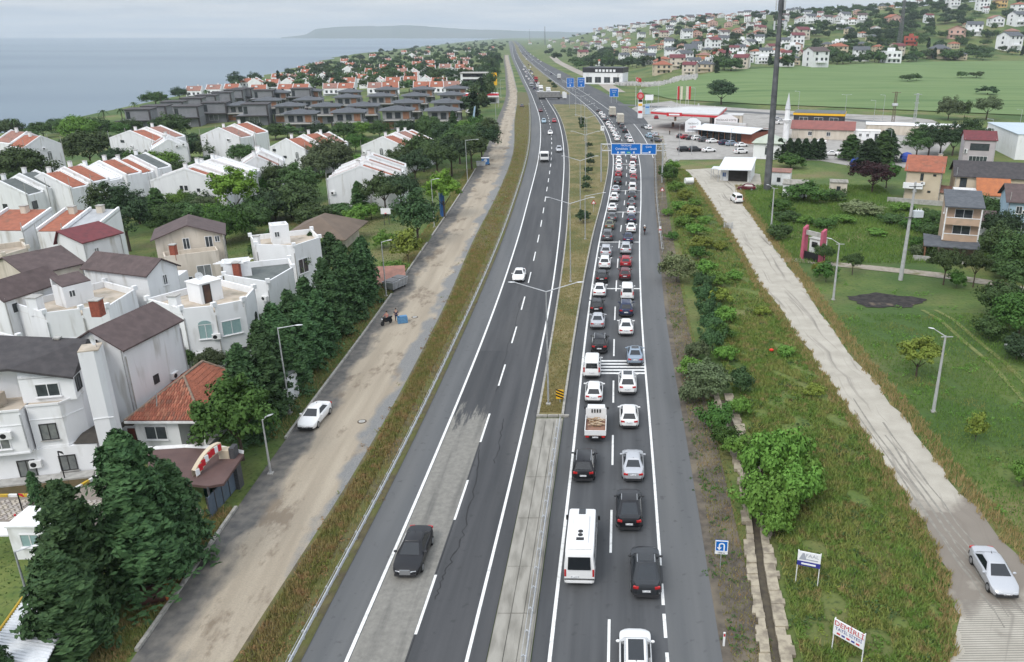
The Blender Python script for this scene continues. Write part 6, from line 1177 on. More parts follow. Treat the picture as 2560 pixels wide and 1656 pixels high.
# herringbone drive, painted kerb stones, planting bed
YEL = mat('kerb_yellow', (.55, .36, .03), (.42, .28, .05), 3, .8); KM = [MB().box((0, 0, .1), (.78, .2, .25)).mesh('kerb_stone', q) for q in (YEL, WHITE)]
drv = struct('estate_drive', MB().add([(*P(px, py, hz)[:2], hz + .04) for px, py in ((-60, 1330), (-60, 1246), (150, 1240), (215, 1218), (300, 1180), (420, 1195), (520, 1290), (330, 1330), (130, 1345))], [tuple(range(9))]), mat('drive_bed', (.22, .19, .16), rough=.9))
bed = struct('planting_bed', MB().add([(*P(px, py, hz)[:2], hz + .05) for px, py in ((-60, 1240), (-60, 1222), (120, 1205), (240, 1190), (215, 1217), (150, 1238))], [tuple(range(6))]), mat('bed_soil', (.10, .07, .035), (.07, .055, .02), 2, .95))
kp = [V2(P(px, py, hz)) for px, py in ((-60, 1244), (0, 1243), (70, 1242), (150, 1239), (185, 1228), (240, 1196))]; kk = 0
for a, b in zip(kp[:-1], kp[1:]):
    n_ = max(1, round((b - a).length / .8))
    for j in range(n_): c = a + (b - a) * ((j + .5) / n_); link('kerb_stone', KM[kk % 2], drv, (*c, hz), math.atan2((b - a).y, (b - a).x)); kk += 1
PV = [MB().box((0, 0, 0), (.36, .17, .06)).mesh('paver', mat(f'paver_{k}', c, tuple(v * .8 for v in c), 4, .9, coord='obj', rand=.15)) for k, c in enumerate(((.42, .38, .34), (.36, .32, .29), (.45, .40, .33)))]
pc = 0
for i in range(60):
    for j in range(44):
        if pc >= 300: break
        x, y = -49.5 + i * .39 + .19 * (j % 2), 50.6 + j * .2
        u_ = 2273.8 * (HC - hz) / (y + .37 * (HC - hz)); px = 1480 + x * u_ / ((HC - hz) * 1.06625); py = u_ + 88
        if 0 < px < 420 and 1252 < py < 1330 and not (230 < px < 400 and py > 1275) and (py < 1325 - px * .0) and (px < 130 or py > 1250 + max(0, 0)):
            if (px < 110 and py < 1325) or (150 < px < 330 and py < 1300): link('paver', PV[rnd.randrange(3)], drv, (x, y, hz + .055), R(45) if (i + j) % 2 else R(-45)); pc += 1
for px, py in ((20, 1312), (60, 1283), (110, 1255)):
    pass
a, b = V2(P(30, 1325, hz)), V2(P(128, 1240, hz)); n = Vector(((b - a).y, -(b - a).x)).normalized() * .18; MB().prism([a - n, b - n, b + n, a + n], hz + .05, hz + .1).obj('yellow_line', YEL, drv)
for k, (px, py) in enumerate(((43, 1308), (98, 1258))): x, y, z = P(px, py, hz); r = thing('bollard', ('upper' if k else 'lower') + ' red bollard beside the yellow line of the estate drive', 'bollard', (x, y, hz)); MB().tube((0, 0, 0), (0, 0, .75), .07).obj('post', SRED, r); MB().tube((0, 0, .5), (0, 0, .6), .075).obj('band', SW, r)
for px, py, lab in ((66, 1312, 'black barrier post with red pennant on the estate drive'), (163, 1200, 'black lantern post in front of the white villa')): x, y, z = P(px, py, hz); r = thing('lantern_post', lab, 'post', (x, y, hz)); MB().tube((0, 0, 0), (0, 0, 2.6), .045).obj('post', BLACK, r); MB().loft([[(.02, 0, 2.5), (.4, 0, 2.3), (.4, .05, 2.3), (.02, .05, 2.5)], [(.02, 0, 2.6), (.3, 0, 2.55), (.3, .05, 2.55), (.02, .05, 2.6)]]).obj('pennant', SRED if 'red' in lab else BLACK, r)
# corrugated white roof, white cabin, doghouse at bottom left
r = thing('carport_roof', 'white corrugated carport roof with yellow edge at the lower left', 'roof'); q4 = [P(px, py, 2.4) for px, py in ((-40, 1640), (95, 1448), (220, 1455), (110, 1668))]
COR = mat('corrugated_white', (.66, .68, .70), (.58, .60, .62), 3, .5); a, b, c_, d_ = (Vector(q) for q in q4); N_ = 30
for k in range(N_):
    f0, f1 = k / N_, (k + .62) / N_; MB().loft([[a + (b - a) * f0, a + (b - a) * f1, d_ + (c_ - d_) * f1, d_ + (c_ - d_) * f0], [q + Vector((0, 0, .07)) for q in (a + (b - a) * (f0 + .006), a + (b - a) * (f1 - .006), d_ + (c_ - d_) * (f1 - .006), d_ + (c_ - d_) * (f0 + .006))]]).obj('sheet_rib', COR, r)
MB().loft([[q - Vector((0, 0, .05)) for q in (a, b, c_, d_)], [a, b, c_, d_]]).obj('sheet', COR, r); MB().tube(a + Vector((-.1, 0, .05)), b + Vector((-.1, 0, .05)), .08).obj('edge_trim', YEL, r)
for q in (a, b, c_, d_): MB().tube((q.x, q.y, -.6), (q.x, q.y, 2.38), .06).obj('post', STEEL, r)
r = thing('cabin', 'white prefabricated guard cabin under the big conifers', 'cabin'); cpl = rect(V2(P(38, 1395, 0)), V2(P(140, 1395, 0)), 2.4); wl(r, cpl, -.6, 2.4, WALLB); wl(r, [p + (p - (cpl[0] + cpl[2]) / 2) * .06 for p in cpl], 2.4, 2.55, WHITE, 'roof'); window(r, cpl[0], cpl[1], .5, 1.4, 1.2, .9, FRW, TEAL); lo = rect(cpl[0] + Vector((-2.4, .0)), cpl[0] + Vector((-.05, .0)), 1.6); MB().loft([[(*p, 1.7) for p in lo], [(*p, 1.8) for p in lo]]).obj('side_awning', WHITE, r)
for p in (lo[0], lo[3]): MB().tube((*p, -.6), (*p, 1.72), .05).obj('awning_post', WHITE, r)
r = thing('dog_kennel', 'brown dog kennel with orange round entrance beside the kerb', 'kennel', (*P(392, 1500, 0)[:2], 0), R(25)); q = MB(); q.loft([[(y_, -.7 * math.cos(t), .45 + .55 * math.sin(t)) for t in [math.pi * 2 * i / 14 for i in range(14)]] for y_ in (-.8, .6)]); q.obj('barrel', mat('kennel_brown', (.07, .03, .022), rough=.7), r, smooth=True); q = MB(); q.loft([[(y_, -.72 * math.cos(t), .45 + .57 * math.sin(t)) for t in [math.pi * 2 * i / 14 for i in range(14)]] for y_ in (.6, .7)]); q.obj('front_ring', mat('kennel_orange', (.45, .12, .03), rough=.7), r); q = MB(); q.loft([[(y_, -.3 * math.cos(t), .42 + .35 * math.sin(t)) for t in [math.pi * 2 * i / 12 for i in range(12)]] for y_ in (.68, .71)]); q.obj('entrance', BLACK, r)
r = thing('utility_box', 'grey metal utility cabinet leaning by the conifer foot', 'cabinet', (*P(415, 1448, 0)[:2], 0), R(35)); MB().box((0, 0, .6), (.8, .4, 1.2)).obj('cabinet', GRC, r); MB().box((0, -.21, .6), (.7, .03, 1.0)).obj('door', LAMPM, r)
# ---- ball court
ct = struct('ball_court', MB().add([(*P(px, py, -1)[:2], -.95) for px, py in ((838, 672), (905, 580), (1000, 580), (1012, 640), (1008, 676))], [tuple(range(5))]), mat('court_red', (.35, .15, .115), (.28, .125, .10), .7, .9, detail=6, c3=(.42, .24, .19), s3=.4))
r = thing('basketball_hoop', 'white basketball backboard on grey posts at the court end', 'basketball hoop', (*P(968, 574, -1)[:2], -1), R(5)); MB().box((0, 0, 3.5), (1.8, .06, 1.1)).obj('backboard', SW, r); MB().tube((0, -.3, 3.1), (0, -.3, 3.14), .24, n=12).obj('ring', SRED, r)
for s in (-.45, .45): MB().tube((s, .2, 0), (s, .05, 3.4), .06).obj('post', DARKSTEEL, r)
r = thing('court_wall', 'orange tiled low building with sloping red roof at the court edge', 'outbuilding'); pa, pb = V2(P(830, 700, 1.5)), V2(P(1012, 690, 1.5)); pl = rect(pa, pb, 2.6); MB().add([(*pl[0], -1), (*pl[1], -1), (*pl[2], -1), (*pl[3], -1), (*pl[0], .6), (*pl[1], .6), (*pl[2], 2.2), (*pl[3], 2.2)], [(0, 1, 5, 4), (1, 2, 6, 5), (2, 3, 7, 6), (3, 0, 4, 7), (4, 5, 6, 7)]).obj('wall', WALLC, r); MB().loft([[(*(pl[0] + Vector((-.2, -.3))), .55), (*(pl[1] + Vector((.2, -.3))), .55), (*pl[2], 2.25), (*pl[3], 2.25)], [(*(pl[0] + Vector((-.2, -.3))), .67), (*(pl[1] + Vector((.2, -.3))), .67), (*pl[2], 2.37), (*pl[3], 2.37)]]).obj('roof', FADED, r)
r = thing('pavilion', 'wide brown pyramid roofed pavilion behind the turret villa', 'pavilion'); pl = rect(V2(P(700, 600, 2.2)), V2(P(860, 600, 2.2)), 13); wl(r, rect(pl[0] + Vector((1, 1)), pl[1] + Vector((-1, 1)), 11), -2, 2.2, WALLC); hip(r, pl, 2.2, 2.8, mat('roof_tan', (.16, .12, .09), (.13, .098, .075), .6, .9, c3=(.11, .085, .065), s3=.2), .5)
# ---- dark grey villas
def grey_villa():
    r = thing('grey_villa', 'x', 'house'); pl = rect((-4, -4), (4, -4), 8); wl(r, pl, -6, 2.6, WALLG, 'lower_wall')
    up = rect((-3.6, -3.2), (3.6, -3.2), 6.6); wl(r, up, 2.6, 5.8, mat('wall_grey_light', (.30, .30, .295), (.25, .25, .247), .5, .85), 'upper_wall')
    hip(r, up, 5.8, 1.5, DARKR, .95); MB().box((.4, -4.4, 2.72), (7.6, 1.9, .22)).obj('terrace_slab', CONCP, r)
    for x_ in (-1.9, .3): window(r, up[0], up[1], (x_ + 3.6) / 7.2, 4.2, 1.3, 1.9, FRD, PANE, False)
    MB().box((2.4, -3.23, 4.2), (1.6, .08, 2.4)).obj('wood_panel', WOODB, r); MB().box((-2.2, -4.04, 1.0), (2.8, .08, 2.2)).obj('wood_panel', WOODB, r); window(r, pl[0], pl[1], .72, 1.0, 2.2, 2.0, FRD, PANE, False)
    for y_ in (-1.5, 1.5): window(r, up[1], up[2], (y_ + 3.2) / 6.6, 4.2, 1.0, 1.8, FRD, PANE, False)
    MB().box((1.6, .6, 7.0), (.7, .7, 1.1)).obj('chimney', CHARC, r); MB().box((-4.02, -4.02, -1), (.3, .3, 8)).obj('corner_fin', CHARC, r); MB().box((4.02, -4.02, -1), (.3, .3, 8)).obj('corner_fin', CHARC, r)
    return r
def grey_box():
    r = thing('grey_villa', 'x', 'house'); pl = rect((-4.5, -4), (4.5, -4), 8); wl(r, pl, -6, 3.2, mat('wall_grey_mid', (.20, .205, .215), (.17, .175, .185), .5, .85), 'lower_wall'); up = rect((-2.6, -3.0), (4.3, -3.0), 7.0); wl(r, up, 3.2, 7.2, WALLG, 'upper_wall'); wl(r, [p + (p - Vector((.8, .5))) * .1 for p in up], 7.2, 7.5, CHARC, 'roof'); MB().box((-.3, -4.6, 3.2), (9.6, 1.6, .25)).obj('terrace_slab', CHARC, r); window(r, pl[0], pl[1], .2, 1.6, 1.4, 2.2, FRD, PANE, False); window(r, pl[0], pl[1], .55, 1.6, 2.6, 2.2, FRW, CURT, False); MB().box((4.4, -4.1, .5), (.45, .45, 14)).obj('corner_fin', CHARC, r); window(r, up[0], up[1], .12, 5.2, .9, 2.6, FRD, PANE, False); return r
pv = [(877, 262), (970, 256), (1060, 256), (1142, 254), (872, 279), (956, 276), (1041, 276), (1131, 274), (1022, 297), (1120, 298), (997, 320), (1109, 322), (913, 306), (820, 306), (730, 304), (776, 286), (675, 286), (877, 325), (757, 328), (610, 300), (700, 262), (780, 258)]
bx = [(352, 324), (392, 314), (436, 300), (483, 289), (518, 280), (556, 271), (586, 263), (608, 259), (540, 305), (470, 316), (640, 312), (660, 266), (752, 262)]
GV = 'dark grey villas of the new estate'
gv, gb = grey_villa(), grey_box(); first = {0: True, 1: True}
for t_, proto, lst in ((0, gv, pv), (1, gb, bx)):
    for i, (px, py) in enumerate(sorted(lst)):
        x, y, z = G(px, py); zz = z + (.5 if t_ == 0 else .8); rz = R(8 if t_ == 0 else 12); lab = f"grey {'hip roofed villa' if t_ == 0 else 'flat topped villa'}, {nth(i)} from the left among those of its shape"
        if first[t_]: proto.location = (x, y, zz); proto.scale = (1.5, 1.5, 1.12); proto.rotation_euler = (0, 0, rz); proto['label'] = lab; proto['group'] = GV; first[t_] = False
        else: dup(proto, (x, y, zz), rz, (1.5, 1.5, 1.12), lab, GV)
# ---------------------------------------------------------------- right-hand villas
r, pl = simple_house('cream villa with orange tiled roof and balcony left of the charcoal one', (67.0, 171.5), (73.4, 168.6), 9.2, -.5, 6.6, 2.5, WALLBE, TERRA, 'ab', [(0, .45, 5.3, .5, 1.4, FRD, PANE, False), (0, .8, 5.8, .5, .3, FRD, PANE, False), (0, .7, 2.3, .5, .3, FRD, PANE, False), (1, .3, 4.6, .5, .3, FRD, PANE, False)], .45)
n = (pl[3] - pl[0]).normalized(); u = (pl[1] - pl[0]).normalized(); bp = rect(pl[0] - n * 1.2 - u * .3, pl[0] - n * 1.2 + u * 3.6, 1.2); wl(r, bp, 2.9, 3.1, WALLB, 'balcony'); parapet(r, bp, 3.1, .9, .12, WALLB, 'balcony_wall')
an = rect(pl[1] + n * 1.0, pl[1] + n * 1.0 + u * 4, 4.5); wl(r, an, -.5, 2.3, WALLC, 'annex'); MB().loft([[(*(an[0] - n * .4), 2.2), (*(an[1] - n * .4), 1.9), (*an[2], 2.6), (*an[3], 2.9)], [(*(an[0] - n * .4), 2.35), (*(an[1] - n * .4), 2.05), (*an[2], 2.75), (*an[3], 3.05)]]).obj('annex_roof', FADED, r)
wl(r, rect(pl[0] - n * 2.6 - u * 3, pl[1] - n * 2.6 + u * 1.2, .25), -.5, 1.0, CONCP, 'garden_wall'); c = (pl[0] + pl[2]) / 2; MB().box((*(c - u * .5 - n * 1.2), 8.2), (1.5, .8, .5), math.atan2(u.y, u.x)).obj('solar_tank', DARKSTEEL, r); chimney(r, pl[2] - u * 1.0 - n * 1.2, 7.2, 2.0, .7, WALLBE)
r, pl = simple_house('long villa with charcoal roof and an orange tiled front wing', (76.0, 168.0), (91.5, 163.0), 9.0, -.5, 6.0, 2.4, WALLBE, CHARC, 'ab', [(0, .1, 4.6, 1.2, 1.8, FRD, PANE, False)], .5)
n = (pl[3] - pl[0]).normalized(); u = (pl[1] - pl[0]).normalized(); fw_ = rect(pl[0] + u * 4.2 - n * 4.2, pl[0] + u * 10.2 - n * 4.2, 4.0); wl(r, fw_, -.5, 2.9, WALLB, 'wing'); MB().loft([[(*(fw_[0] - n * .4 - u * .3), 2.85), (*(fw_[1] - n * .4 + u * .2), 2.85), (*(fw_[2] + u * .2), 5.9), (*(fw_[3] - u * .3), 5.9)], [(*(fw_[0] - n * .4 - u * .3), 3.0), (*(fw_[1] - n * .4 + u * .2), 3.0), (*(fw_[2] + u * .2), 6.05), (*(fw_[3] - u * .3), 6.05)]]).obj('wing_roof', mat('roof_orange', (.42, .15, .06), (.33, .12, .055), 1.4, .85, bump=.5, bscale=4), r)
MB().add([(*fw_[1], 2.9), (*fw_[2], 2.9), (*fw_[2], 5.9)], [(0, 1, 2)]).obj('wing_gable', WALLB, r); window(r, fw_[0], fw_[1], .6, 1.2, 2.6, 1.6, FRW, PANE); window(r, fw_[1], fw_[2], .4, 2.0, .6, .9, FRD, PANE, False); bp = rect(fw_[0] - u * 4.5 + n * .5, fw_[0] - u * .2 + n * .5, 3.0); wl(r, bp, 2.6, 2.8, WALLB, 'balcony'); parapet(r, bp, 2.8, .9, .1, WALLB, 'balcony_wall')
for p in (bp[0], bp[3]): MB().tube((*p, -.3), (*p, 2.6), .12).obj('balcony_post', WALLB, r)
r, pl = simple_house('narrow beige villa with maroon roof and loggia before the pale warehouse', (100.0, 219.0), (107.4, 216.5), 9, -.5, 7.2, 1.9, mat('wall_mauve', (.46, .41, .42), (.40, .36, .37), .5, .85), MAROON, 'ab', [(0, .5, 5.4, 4.6, 1.7, FRD, PANE, False, False, 3), (0, .5, 2.0, 4.4, 1.9, FRW, PANE, False, False, 4)], .3)
r = thing('warehouse', 'pale blue roofed white warehouse at the right picture edge', 'warehouse'); pl = rect((121, 232), (170, 222), 34); wl(r, pl, -.5, 7, WALLB); MB().prism([p + (p - (pl[0] + pl[2]) / 2) * .01 for p in pl], 7, 7.2).obj('roof', mat('roof_sheet_pale', (.46, .53, .58), (.40, .47, .52), .4, .5, stretch=(3, .2, 1)), r)
for k in range(5): window(r, pl[0], pl[1], .1 + .2 * k, 4, 3, 1.4, FRW, PANE, False)
# peach three-storey villa with grey porch
r = thing('peach_villa', 'tall peach villa with white balconies and grey porch roof', 'house'); pl = rect((56.2, 126.0), (61.2, 124.2), 7.5); n = (pl[3] - pl[0]).normalized(); u = (pl[1] - pl[0]).normalized(); wl(r, pl, -.5, 8.2, WALLP)
MB().loft([[(*(pl[0] - n * 1.3 - u * .2), 8.1), (*(pl[1] - n * 1.3 + u * .3), 8.1), (*(pl[2] + u * .3), 9.3), (*(pl[3] - u * .2), 9.3)], [(*(pl[0] - n * 1.3 - u * .2), 8.3), (*(pl[1] - n * 1.3 + u * .3), 8.3), (*(pl[2] + u * .3), 9.5), (*(pl[3] - u * .2), 9.5)]]).obj('roof', DARKR, r); wl(r, [pl[3], pl[3] - n * 3, pl[2] - n * 3, pl[2]], 8.2, 8.9, WALLP, 'gable_wall')
for z, hh in ((2.9, .95), (5.5, .95)):
    bp = rect(pl[0] - n * 1.15, pl[1] - n * 1.15, 1.15); wl(r, bp, z - .15, z, WALLP, 'balcony'); MB().prism(rect(bp[0], bp[1], .14), z, z + hh).obj('balcony_wall', WALLP, r); MB().prism(rect(bp[0] - n * .03, bp[1] - n * .03, .2), z + hh, z + hh + .09).obj('coping', WHITE, r); window(r, pl[0], pl[1], .52, z + 1.15, 2.5, 2.0, FRW, PANE, False)
for p in (pl[0] - n * 1.1 + u * .1, pl[1] - n * 1.1 - u * .1): MB().box((*p, 5.5), (.2, .2, 5.2), math.atan2(u.y, u.x)).obj('corner_post', WHITE, r)
MB().loft([[(*(pl[0] - n * 3.4 - u * 2.6), 2.1), (*(pl[1] - n * 3.4 + u * .3), 2.1), (*(pl[1] - n * .9 + u * .3), 2.75), (*(pl[0] + n * 2.5 - u * 2.6), 2.75)], [(*(pl[0] - n * 3.4 - u * 2.6), 2.25), (*(pl[1] - n * 3.4 + u * .3), 2.25), (*(pl[1] - n * .9 + u * .3), 2.9), (*(pl[0] + n * 2.5 - u * 2.6), 2.9)]]).obj('porch_roof', DARKR, r)
for p in (pl[0] - n * 3.1 - u * 2.3, pl[0] - n * 3.1 + u * 2.0, pl[1] - n * 3.1, pl[0] + n * 2.2 - u * 2.3): MB().box((*p, .9), (.18, .18, 2.6)).obj('porch_post', WOODB, r)
wl(r, rect(pl[0] - n * 4.5 - u * 4, pl[1] - n * 4.5 + u * 2, .2), -.3, .75, CONCP, 'garden_wall'); window(r, pl[3], pl[0], .85, 7.3, .7, 1.0, FRW, PANE)
r, pl = simple_house('pale blue house with brown roof at the right edge beyond the garden', (73.5, 140), (82, 137.5), 8, -.5, 6.2, 2.2, WALLS, BROWN, 'ab', [(0, .2, 4.6, .9, 1.2), (0, .5, 4.6, .9, 1.2), (0, .3, 1.6, 1.2, 1.4)], .6)
r, pl = simple_house('cream house with red tiled roof cut by the right picture edge', (59.5, 95.5), (70, 92), 9, -.5, 4.4, 2.8, WALLBE, TERRA, 'ab', [(0, .3, 1.8, 1.2, 1.3), (3, .4, 1.8, 1.0, 1.3)], .4)
r, pl = simple_house('low dark roofed outhouse between the peach and blue houses', (66, 141), (71.5, 139.5), 5, -.5, 2.6, 1.2, WALLB, BROWN, 'ab', [(0, .4, 1.3, .8, 1.0)], .3, name='outbuilding')
# workshop and sheds at the top of the concrete lane
r = thing('workshop', 'white sheet roofed workshop with open awning beside the phone mast', 'workshop'); pl = rect((31.5, 197), (38.5, 195), 11); n = (pl[3] - pl[0]).normalized(); u = (pl[1] - pl[0]).normalized(); wl(r, pl, -.3, 3.3, WALLW); MB().loft([[(*(pl[0] - n * 2.5 - u * .5), 2.9), (*(pl[1] - n * 2.5 + u * .3), 3.1), (*(pl[2] + u * .3), 4.3), (*(pl[3] - u * .5), 4.1)], [(*(pl[0] - n * 2.5 - u * .5), 3.02), (*(pl[1] - n * 2.5 + u * .3), 3.22), (*(pl[2] + u * .3), 4.42), (*(pl[3] - u * .5), 4.22)]]).obj('roof', COR, r); MB().box((*(pl[0] + u * 4.2 - n * .06), 1.3), (4.6, .1, 2.6), math.atan2(u.y, u.x)).obj('bay_shade_panel', mat('shadow_interior', (.03, .026, .024), rough=.9), r); window(r, pl[0], pl[1], .12, 1.5, .8, 1.0, FRW, mat('blue_glass', (.05, .12, .3), rough=.2), False)  # flat dark panel on the wall paints the shade inside the open bay
for p in (pl[0] - n * 2.3 - u * .3, pl[1] - n * 2.3): MB().tube((*p, -.2), (*p, 3.0), .08).obj('awning_post', STEEL, r)
dk = rect(pl[0] - u * 2.6 + n * 2, pl[0] - u * .2 + n * 2, 4); MB().loft([[(*p, 2.4) for p in dk], [(*p, 2.52) for p in dk]]).obj('side_roof', COR, r)
for p in dk: MB().tube((*p, -.2), (*p, 2.42), .07).obj('awning_post', STEEL, r)
for i, (lab, A, B, d, ze, m, rm, ri) in enumerate((('small white shed with terracotta coping right of the phone mast', (41.5, 190), (46.5, 188.5), 6, 3.2, WALLB, FADED, .4), ('tumbledown white cottage behind the dark round bush', (42, 176), (47, 174.5), 5, 2.8, WALLW, CONC, .6), ('grey flat hut in the long meadow grass', (53, 178), (56.5, 177.2), 4, 2.8, WALLC, CONC, .3))): simple_house(lab, A, B, d, -.3, ze, ri, m, rm, 'ab', [(0, .5, 1.5, .7, .9, FRD, PANE, False)], .2, name='shed', cat='shed')
# ---------------------------------------------------------------- petrol station, restaurant, mosque
r = thing('petrol_station', 'petrol station with a wide white canopy edged in red', 'petrol station'); RED = mat('fascia_red', (.52, .03, .04), rough=.45); CAN = mat('canopy_white', (.55, .55, .54), (.46, .46, .45), .4, .6)
cp = [V2(P(px, py, 6.3)) for px, py in ((1628, 279), (1700, 285), (1796, 289), (1816, 270), (1722, 267), (1640, 272))]; MB().prism(cp, 6.2, 6.35).obj('canopy_roof', CAN, r); MB().prism([p + (p - (cp[0] + cp[3]) / 2) * .012 for p in cp], 5.5, 6.2).obj('canopy_fascia', RED, r); parapet(r, cp, 6.36, .25, .5, CAN, 'canopy_edge')
for px, py in ((1672, 300), (1728, 304), (1690, 290), (1745, 293), (1785, 300)): x, y, z = P(px, py); MB().box((x, y, 2.8), (.6, .6, 5.6)).obj('column', CAN, r)
for px, py in ((1682, 318), (1688, 303), (1738, 306)): x, y, z = P(px, py); p = MB().box((x, y, .95), (.9, .6, 1.7)).obj('fuel_pump', mat('pump_brown', (.22, .13, .08), (.15, .1, .07), 1, .6), r); MB().box((x, y, .08), (3.2, 1.2, .16)).obj('island', CONCP, p); MB().box((x, y - .32, 1.35), (.6, .04, .5)).obj('display', GLASS, p)
a = V2(P(1685, 287, 6)); MB().box((a.x, a.y - .7, 6.1), (5.6, .3, 1.3), R(-8)).obj('sign_box', RED, r); MB().box((a.x, a.y - .88, 6.1), (3.9, .05, .55), R(-8)).obj('sign_lettering', SW, r)
sh = rect((46, 322), (58, 319), 9); wl(r, sh, 0, 4.2, WALLC, 'shop_wall'); wl(r, [p + (p - (sh[0] + sh[2]) / 2) * .03 for p in sh], 4.2, 4.4, CAN, 'shop_roof')
for k in range(3): window(r, sh[0], sh[1], .2 + .3 * k, 1.8, 2.8, 2.4, FRD, PANE, False)
x, y, z = P(1600, 296); r = thing('price_totem', 'tall red and white petrol price pillar with round emblem', 'sign', (x, y, 0)); MB().box((0, 0, 4), (2.0, .5, 8)).obj('pillar', SW, r); MB().tube((0, -.35, 9.2), (0, .35, 9.2), 1.5, n=20).obj('emblem', RED, r); MB().tube((0, -.4, 9.2), (0, -.36, 9.2), .9, n=20).obj('emblem_disc', mat('emblem_pink', (.6, .25, .25), rough=.5), r)
for z, m_ in ((7.2, BLACK), (5.6, SY), (2.6, RED)): MB().box((0, -.28, z), (1.7, .06, 1.0)).obj('price_panel', m_, r)
MB().loft([[(-.8, 0, 10.4), (.8, 0, 10.4), (.8, .3, 10.4), (-.8, .3, 10.4)], [(-.15, 0, 12), (.15, 0, 12), (.15, .3, 12), (-.15, .3, 12)]]).obj('crest', LAMPM, r)
x, y, z = P(1618, 288); r = thing('info_board', 'pale blue information board right of the petrol price pillar', 'sign', (x, y, 0)); MB().box((0, 0, 2.6), (2.0, .2, 4.4)).obj('board', ADL, r); MB().box((0, -.12, 3.4), (1.6, .04, .5)).obj('band', SB, r)
for s in (-.8, .8): MB().tube((s, 0, 0), (s, 0, .6), .06).obj('leg', STEEL, r)
def flag(label, px, py, h, m, fl='banner', cres=False):
    x, y, z = P(px, py); r = thing('flag', label, 'flag', (x, y, 0)); MB().tube((0, 0, 0), (0, 0, h), .09, .05).obj('pole', WHITE, r); q = MB(); w_, hh = (2.6, 2.0) if fl == 'flag' else (1.0, h * .6)
    q.loft([[(.05 + w_ * i / 6, .18 * math.sin(i * 1.1), h - hh - .1 * i * (fl == 'flag')) for i in range(7)], [(.05 + w_ * i / 6, .18 * math.sin(i * 1.1) + .03, h - .15 - .1 * i * (fl == 'flag')) for i in range(7)]], closed=False, caps=False); q.obj('cloth', m, r)
    if cres:
        q = MB(); q.loft([[(1.0 + .5 * math.cos(t), yy, h - 1.35 + .5 * math.sin(t)) for t in [R(50) + R(260) * i / 12 for i in range(13)]] + [(1.12 + .4 * math.cos(t), yy, h - 1.35 + .4 * math.sin(t)) for t in [R(45) + R(270) * i / 12 for i in range(13)]][::-1] for yy in (-.26, -.22)]); q.obj('crescent', SW, r)
FR, FWH = mat('flag_red', (.48, .03, .03), rough=.7), mat('flag_cream', (.62, .58, .45), rough=.7)
flag('red national flag on a white pole behind the petrol price pillar', 1589, 266, 14, FR, 'flag', True)
for k, (px, m_) in enumerate(((1692, FR), (1700, FWH), (1714, FWH), (1720, FR))): flag(f"{'red' if m_ is FR else 'cream'} banner flag, {nth(k)} from the left behind the petrol canopy", px, 272, 10.5, m_)
r = thing('restaurant', 'long roadside restaurant with white awning roof and red plank end wall', 'restaurant'); pl = rect((36.5, 281), (52.2, 267.0), 12.5); n = (pl[3] - pl[0]).normalized(); u = (pl[1] - pl[0]).normalized(); wl(r, pl, -.2, 3.4, mat('planks_red', (.30, .10, .06), (.22, .075, .05), 1.2, .8, stretch=(4, 4, .3))); MB().prism(rect(pl[0] + u * .3 - n * .05, pl[1] - u * 4 - n * .05, .2), .3, 3.0).obj('glass_front', GLASS, r)
for k in range(7): MB().box((*(pl[0] + u * (1.5 + 2.3 * k) - n * .2), 1.7), (.2, .2, 3.2)).obj('front_post', WOODB, r)
MB().loft([[(*(pl[0] - n * 2.2 - u), 3.3), (*(pl[1] - n * 2.2 + u), 3.3), (*(pl[1] + n * 5 + u), 4.6), (*(pl[0] + n * 5 - u), 4.6)], [(*(pl[0] - n * 2.2 - u), 3.45), (*(pl[1] - n * 2.2 + u), 3.45), (*(pl[1] + n * 5 + u), 4.75), (*(pl[0] + n * 5 - u), 4.75)]]).obj('awning_roof', COR, r)
MB().loft([[(*(pl[0] + n * 5.1 - u), 4.6), (*(pl[1] + n * 5.1 + u), 4.6), (*(pl[2] + u + n), 3.6), (*(pl[3] - u + n), 3.6)], [(*(pl[0] + n * 5.1 - u), 4.75), (*(pl[1] + n * 5.1 + u), 4.75), (*(pl[2] + u + n), 3.75), (*(pl[3] - u + n), 3.75)]]).obj('rear_roof', FADED, r); MB().box((*(pl[0] + u * 9 + n * 6), 5.2), (12, .6, 1.0), math.atan2(u.y, u.x)).obj('roof_parapet', CAN, r)
r = thing('restaurant_sign', 'white house-shaped restaurant signboard among the parked cars', 'sign', (*P(1731, 347)[:2], 0)); MB().loft([[(-2.7, yy, 2.2), (2.7, yy, 2.2), (2.7, yy, 5.6), (1.0, yy, 6.9), (-1.0, yy, 6.9), (-2.7, yy, 5.6)] for yy in (-.15, .15)]).obj('board', SW, r); text('lettering', 'TEKİRDAĞ', .75, BLACK, r, (0, -.17, 5.0), CAMF); text('lettering', 'KÖFTE', .72, SRED, r, (0, -.17, 3.9), CAMF); MB().box((0, -.17, 2.9), (3.6, .03, .4)).obj('text_line', GREYP, r)
for s in (-1.5, 1.5): MB().tube((s, 0, 0), (s, 0, 2.3), .12).obj('post', STEEL, r)
a = P(1815, 302, 5.5); r = thing('rooftop_sign', 'white gabled sign standing on the restaurant roof', 'sign', (a[0], a[1], 4.3), R(-10)); MB().loft([[(-4, yy, 0), (4, yy, 0), (4, yy, 1.9), (1.5, yy, 3.2), (-1.5, yy, 3.2), (-4, yy, 1.9)] for yy in (-.15, .15)]).obj('board', SW, r); text('lettering', 'TEKİRDAĞ KÖFTE', .85, BLACK, r, (0, -.17, 1.35), CAMF); MB().box((0, -.17, .5), (5.6, .03, .35)).obj('text_line', GREYP, r)
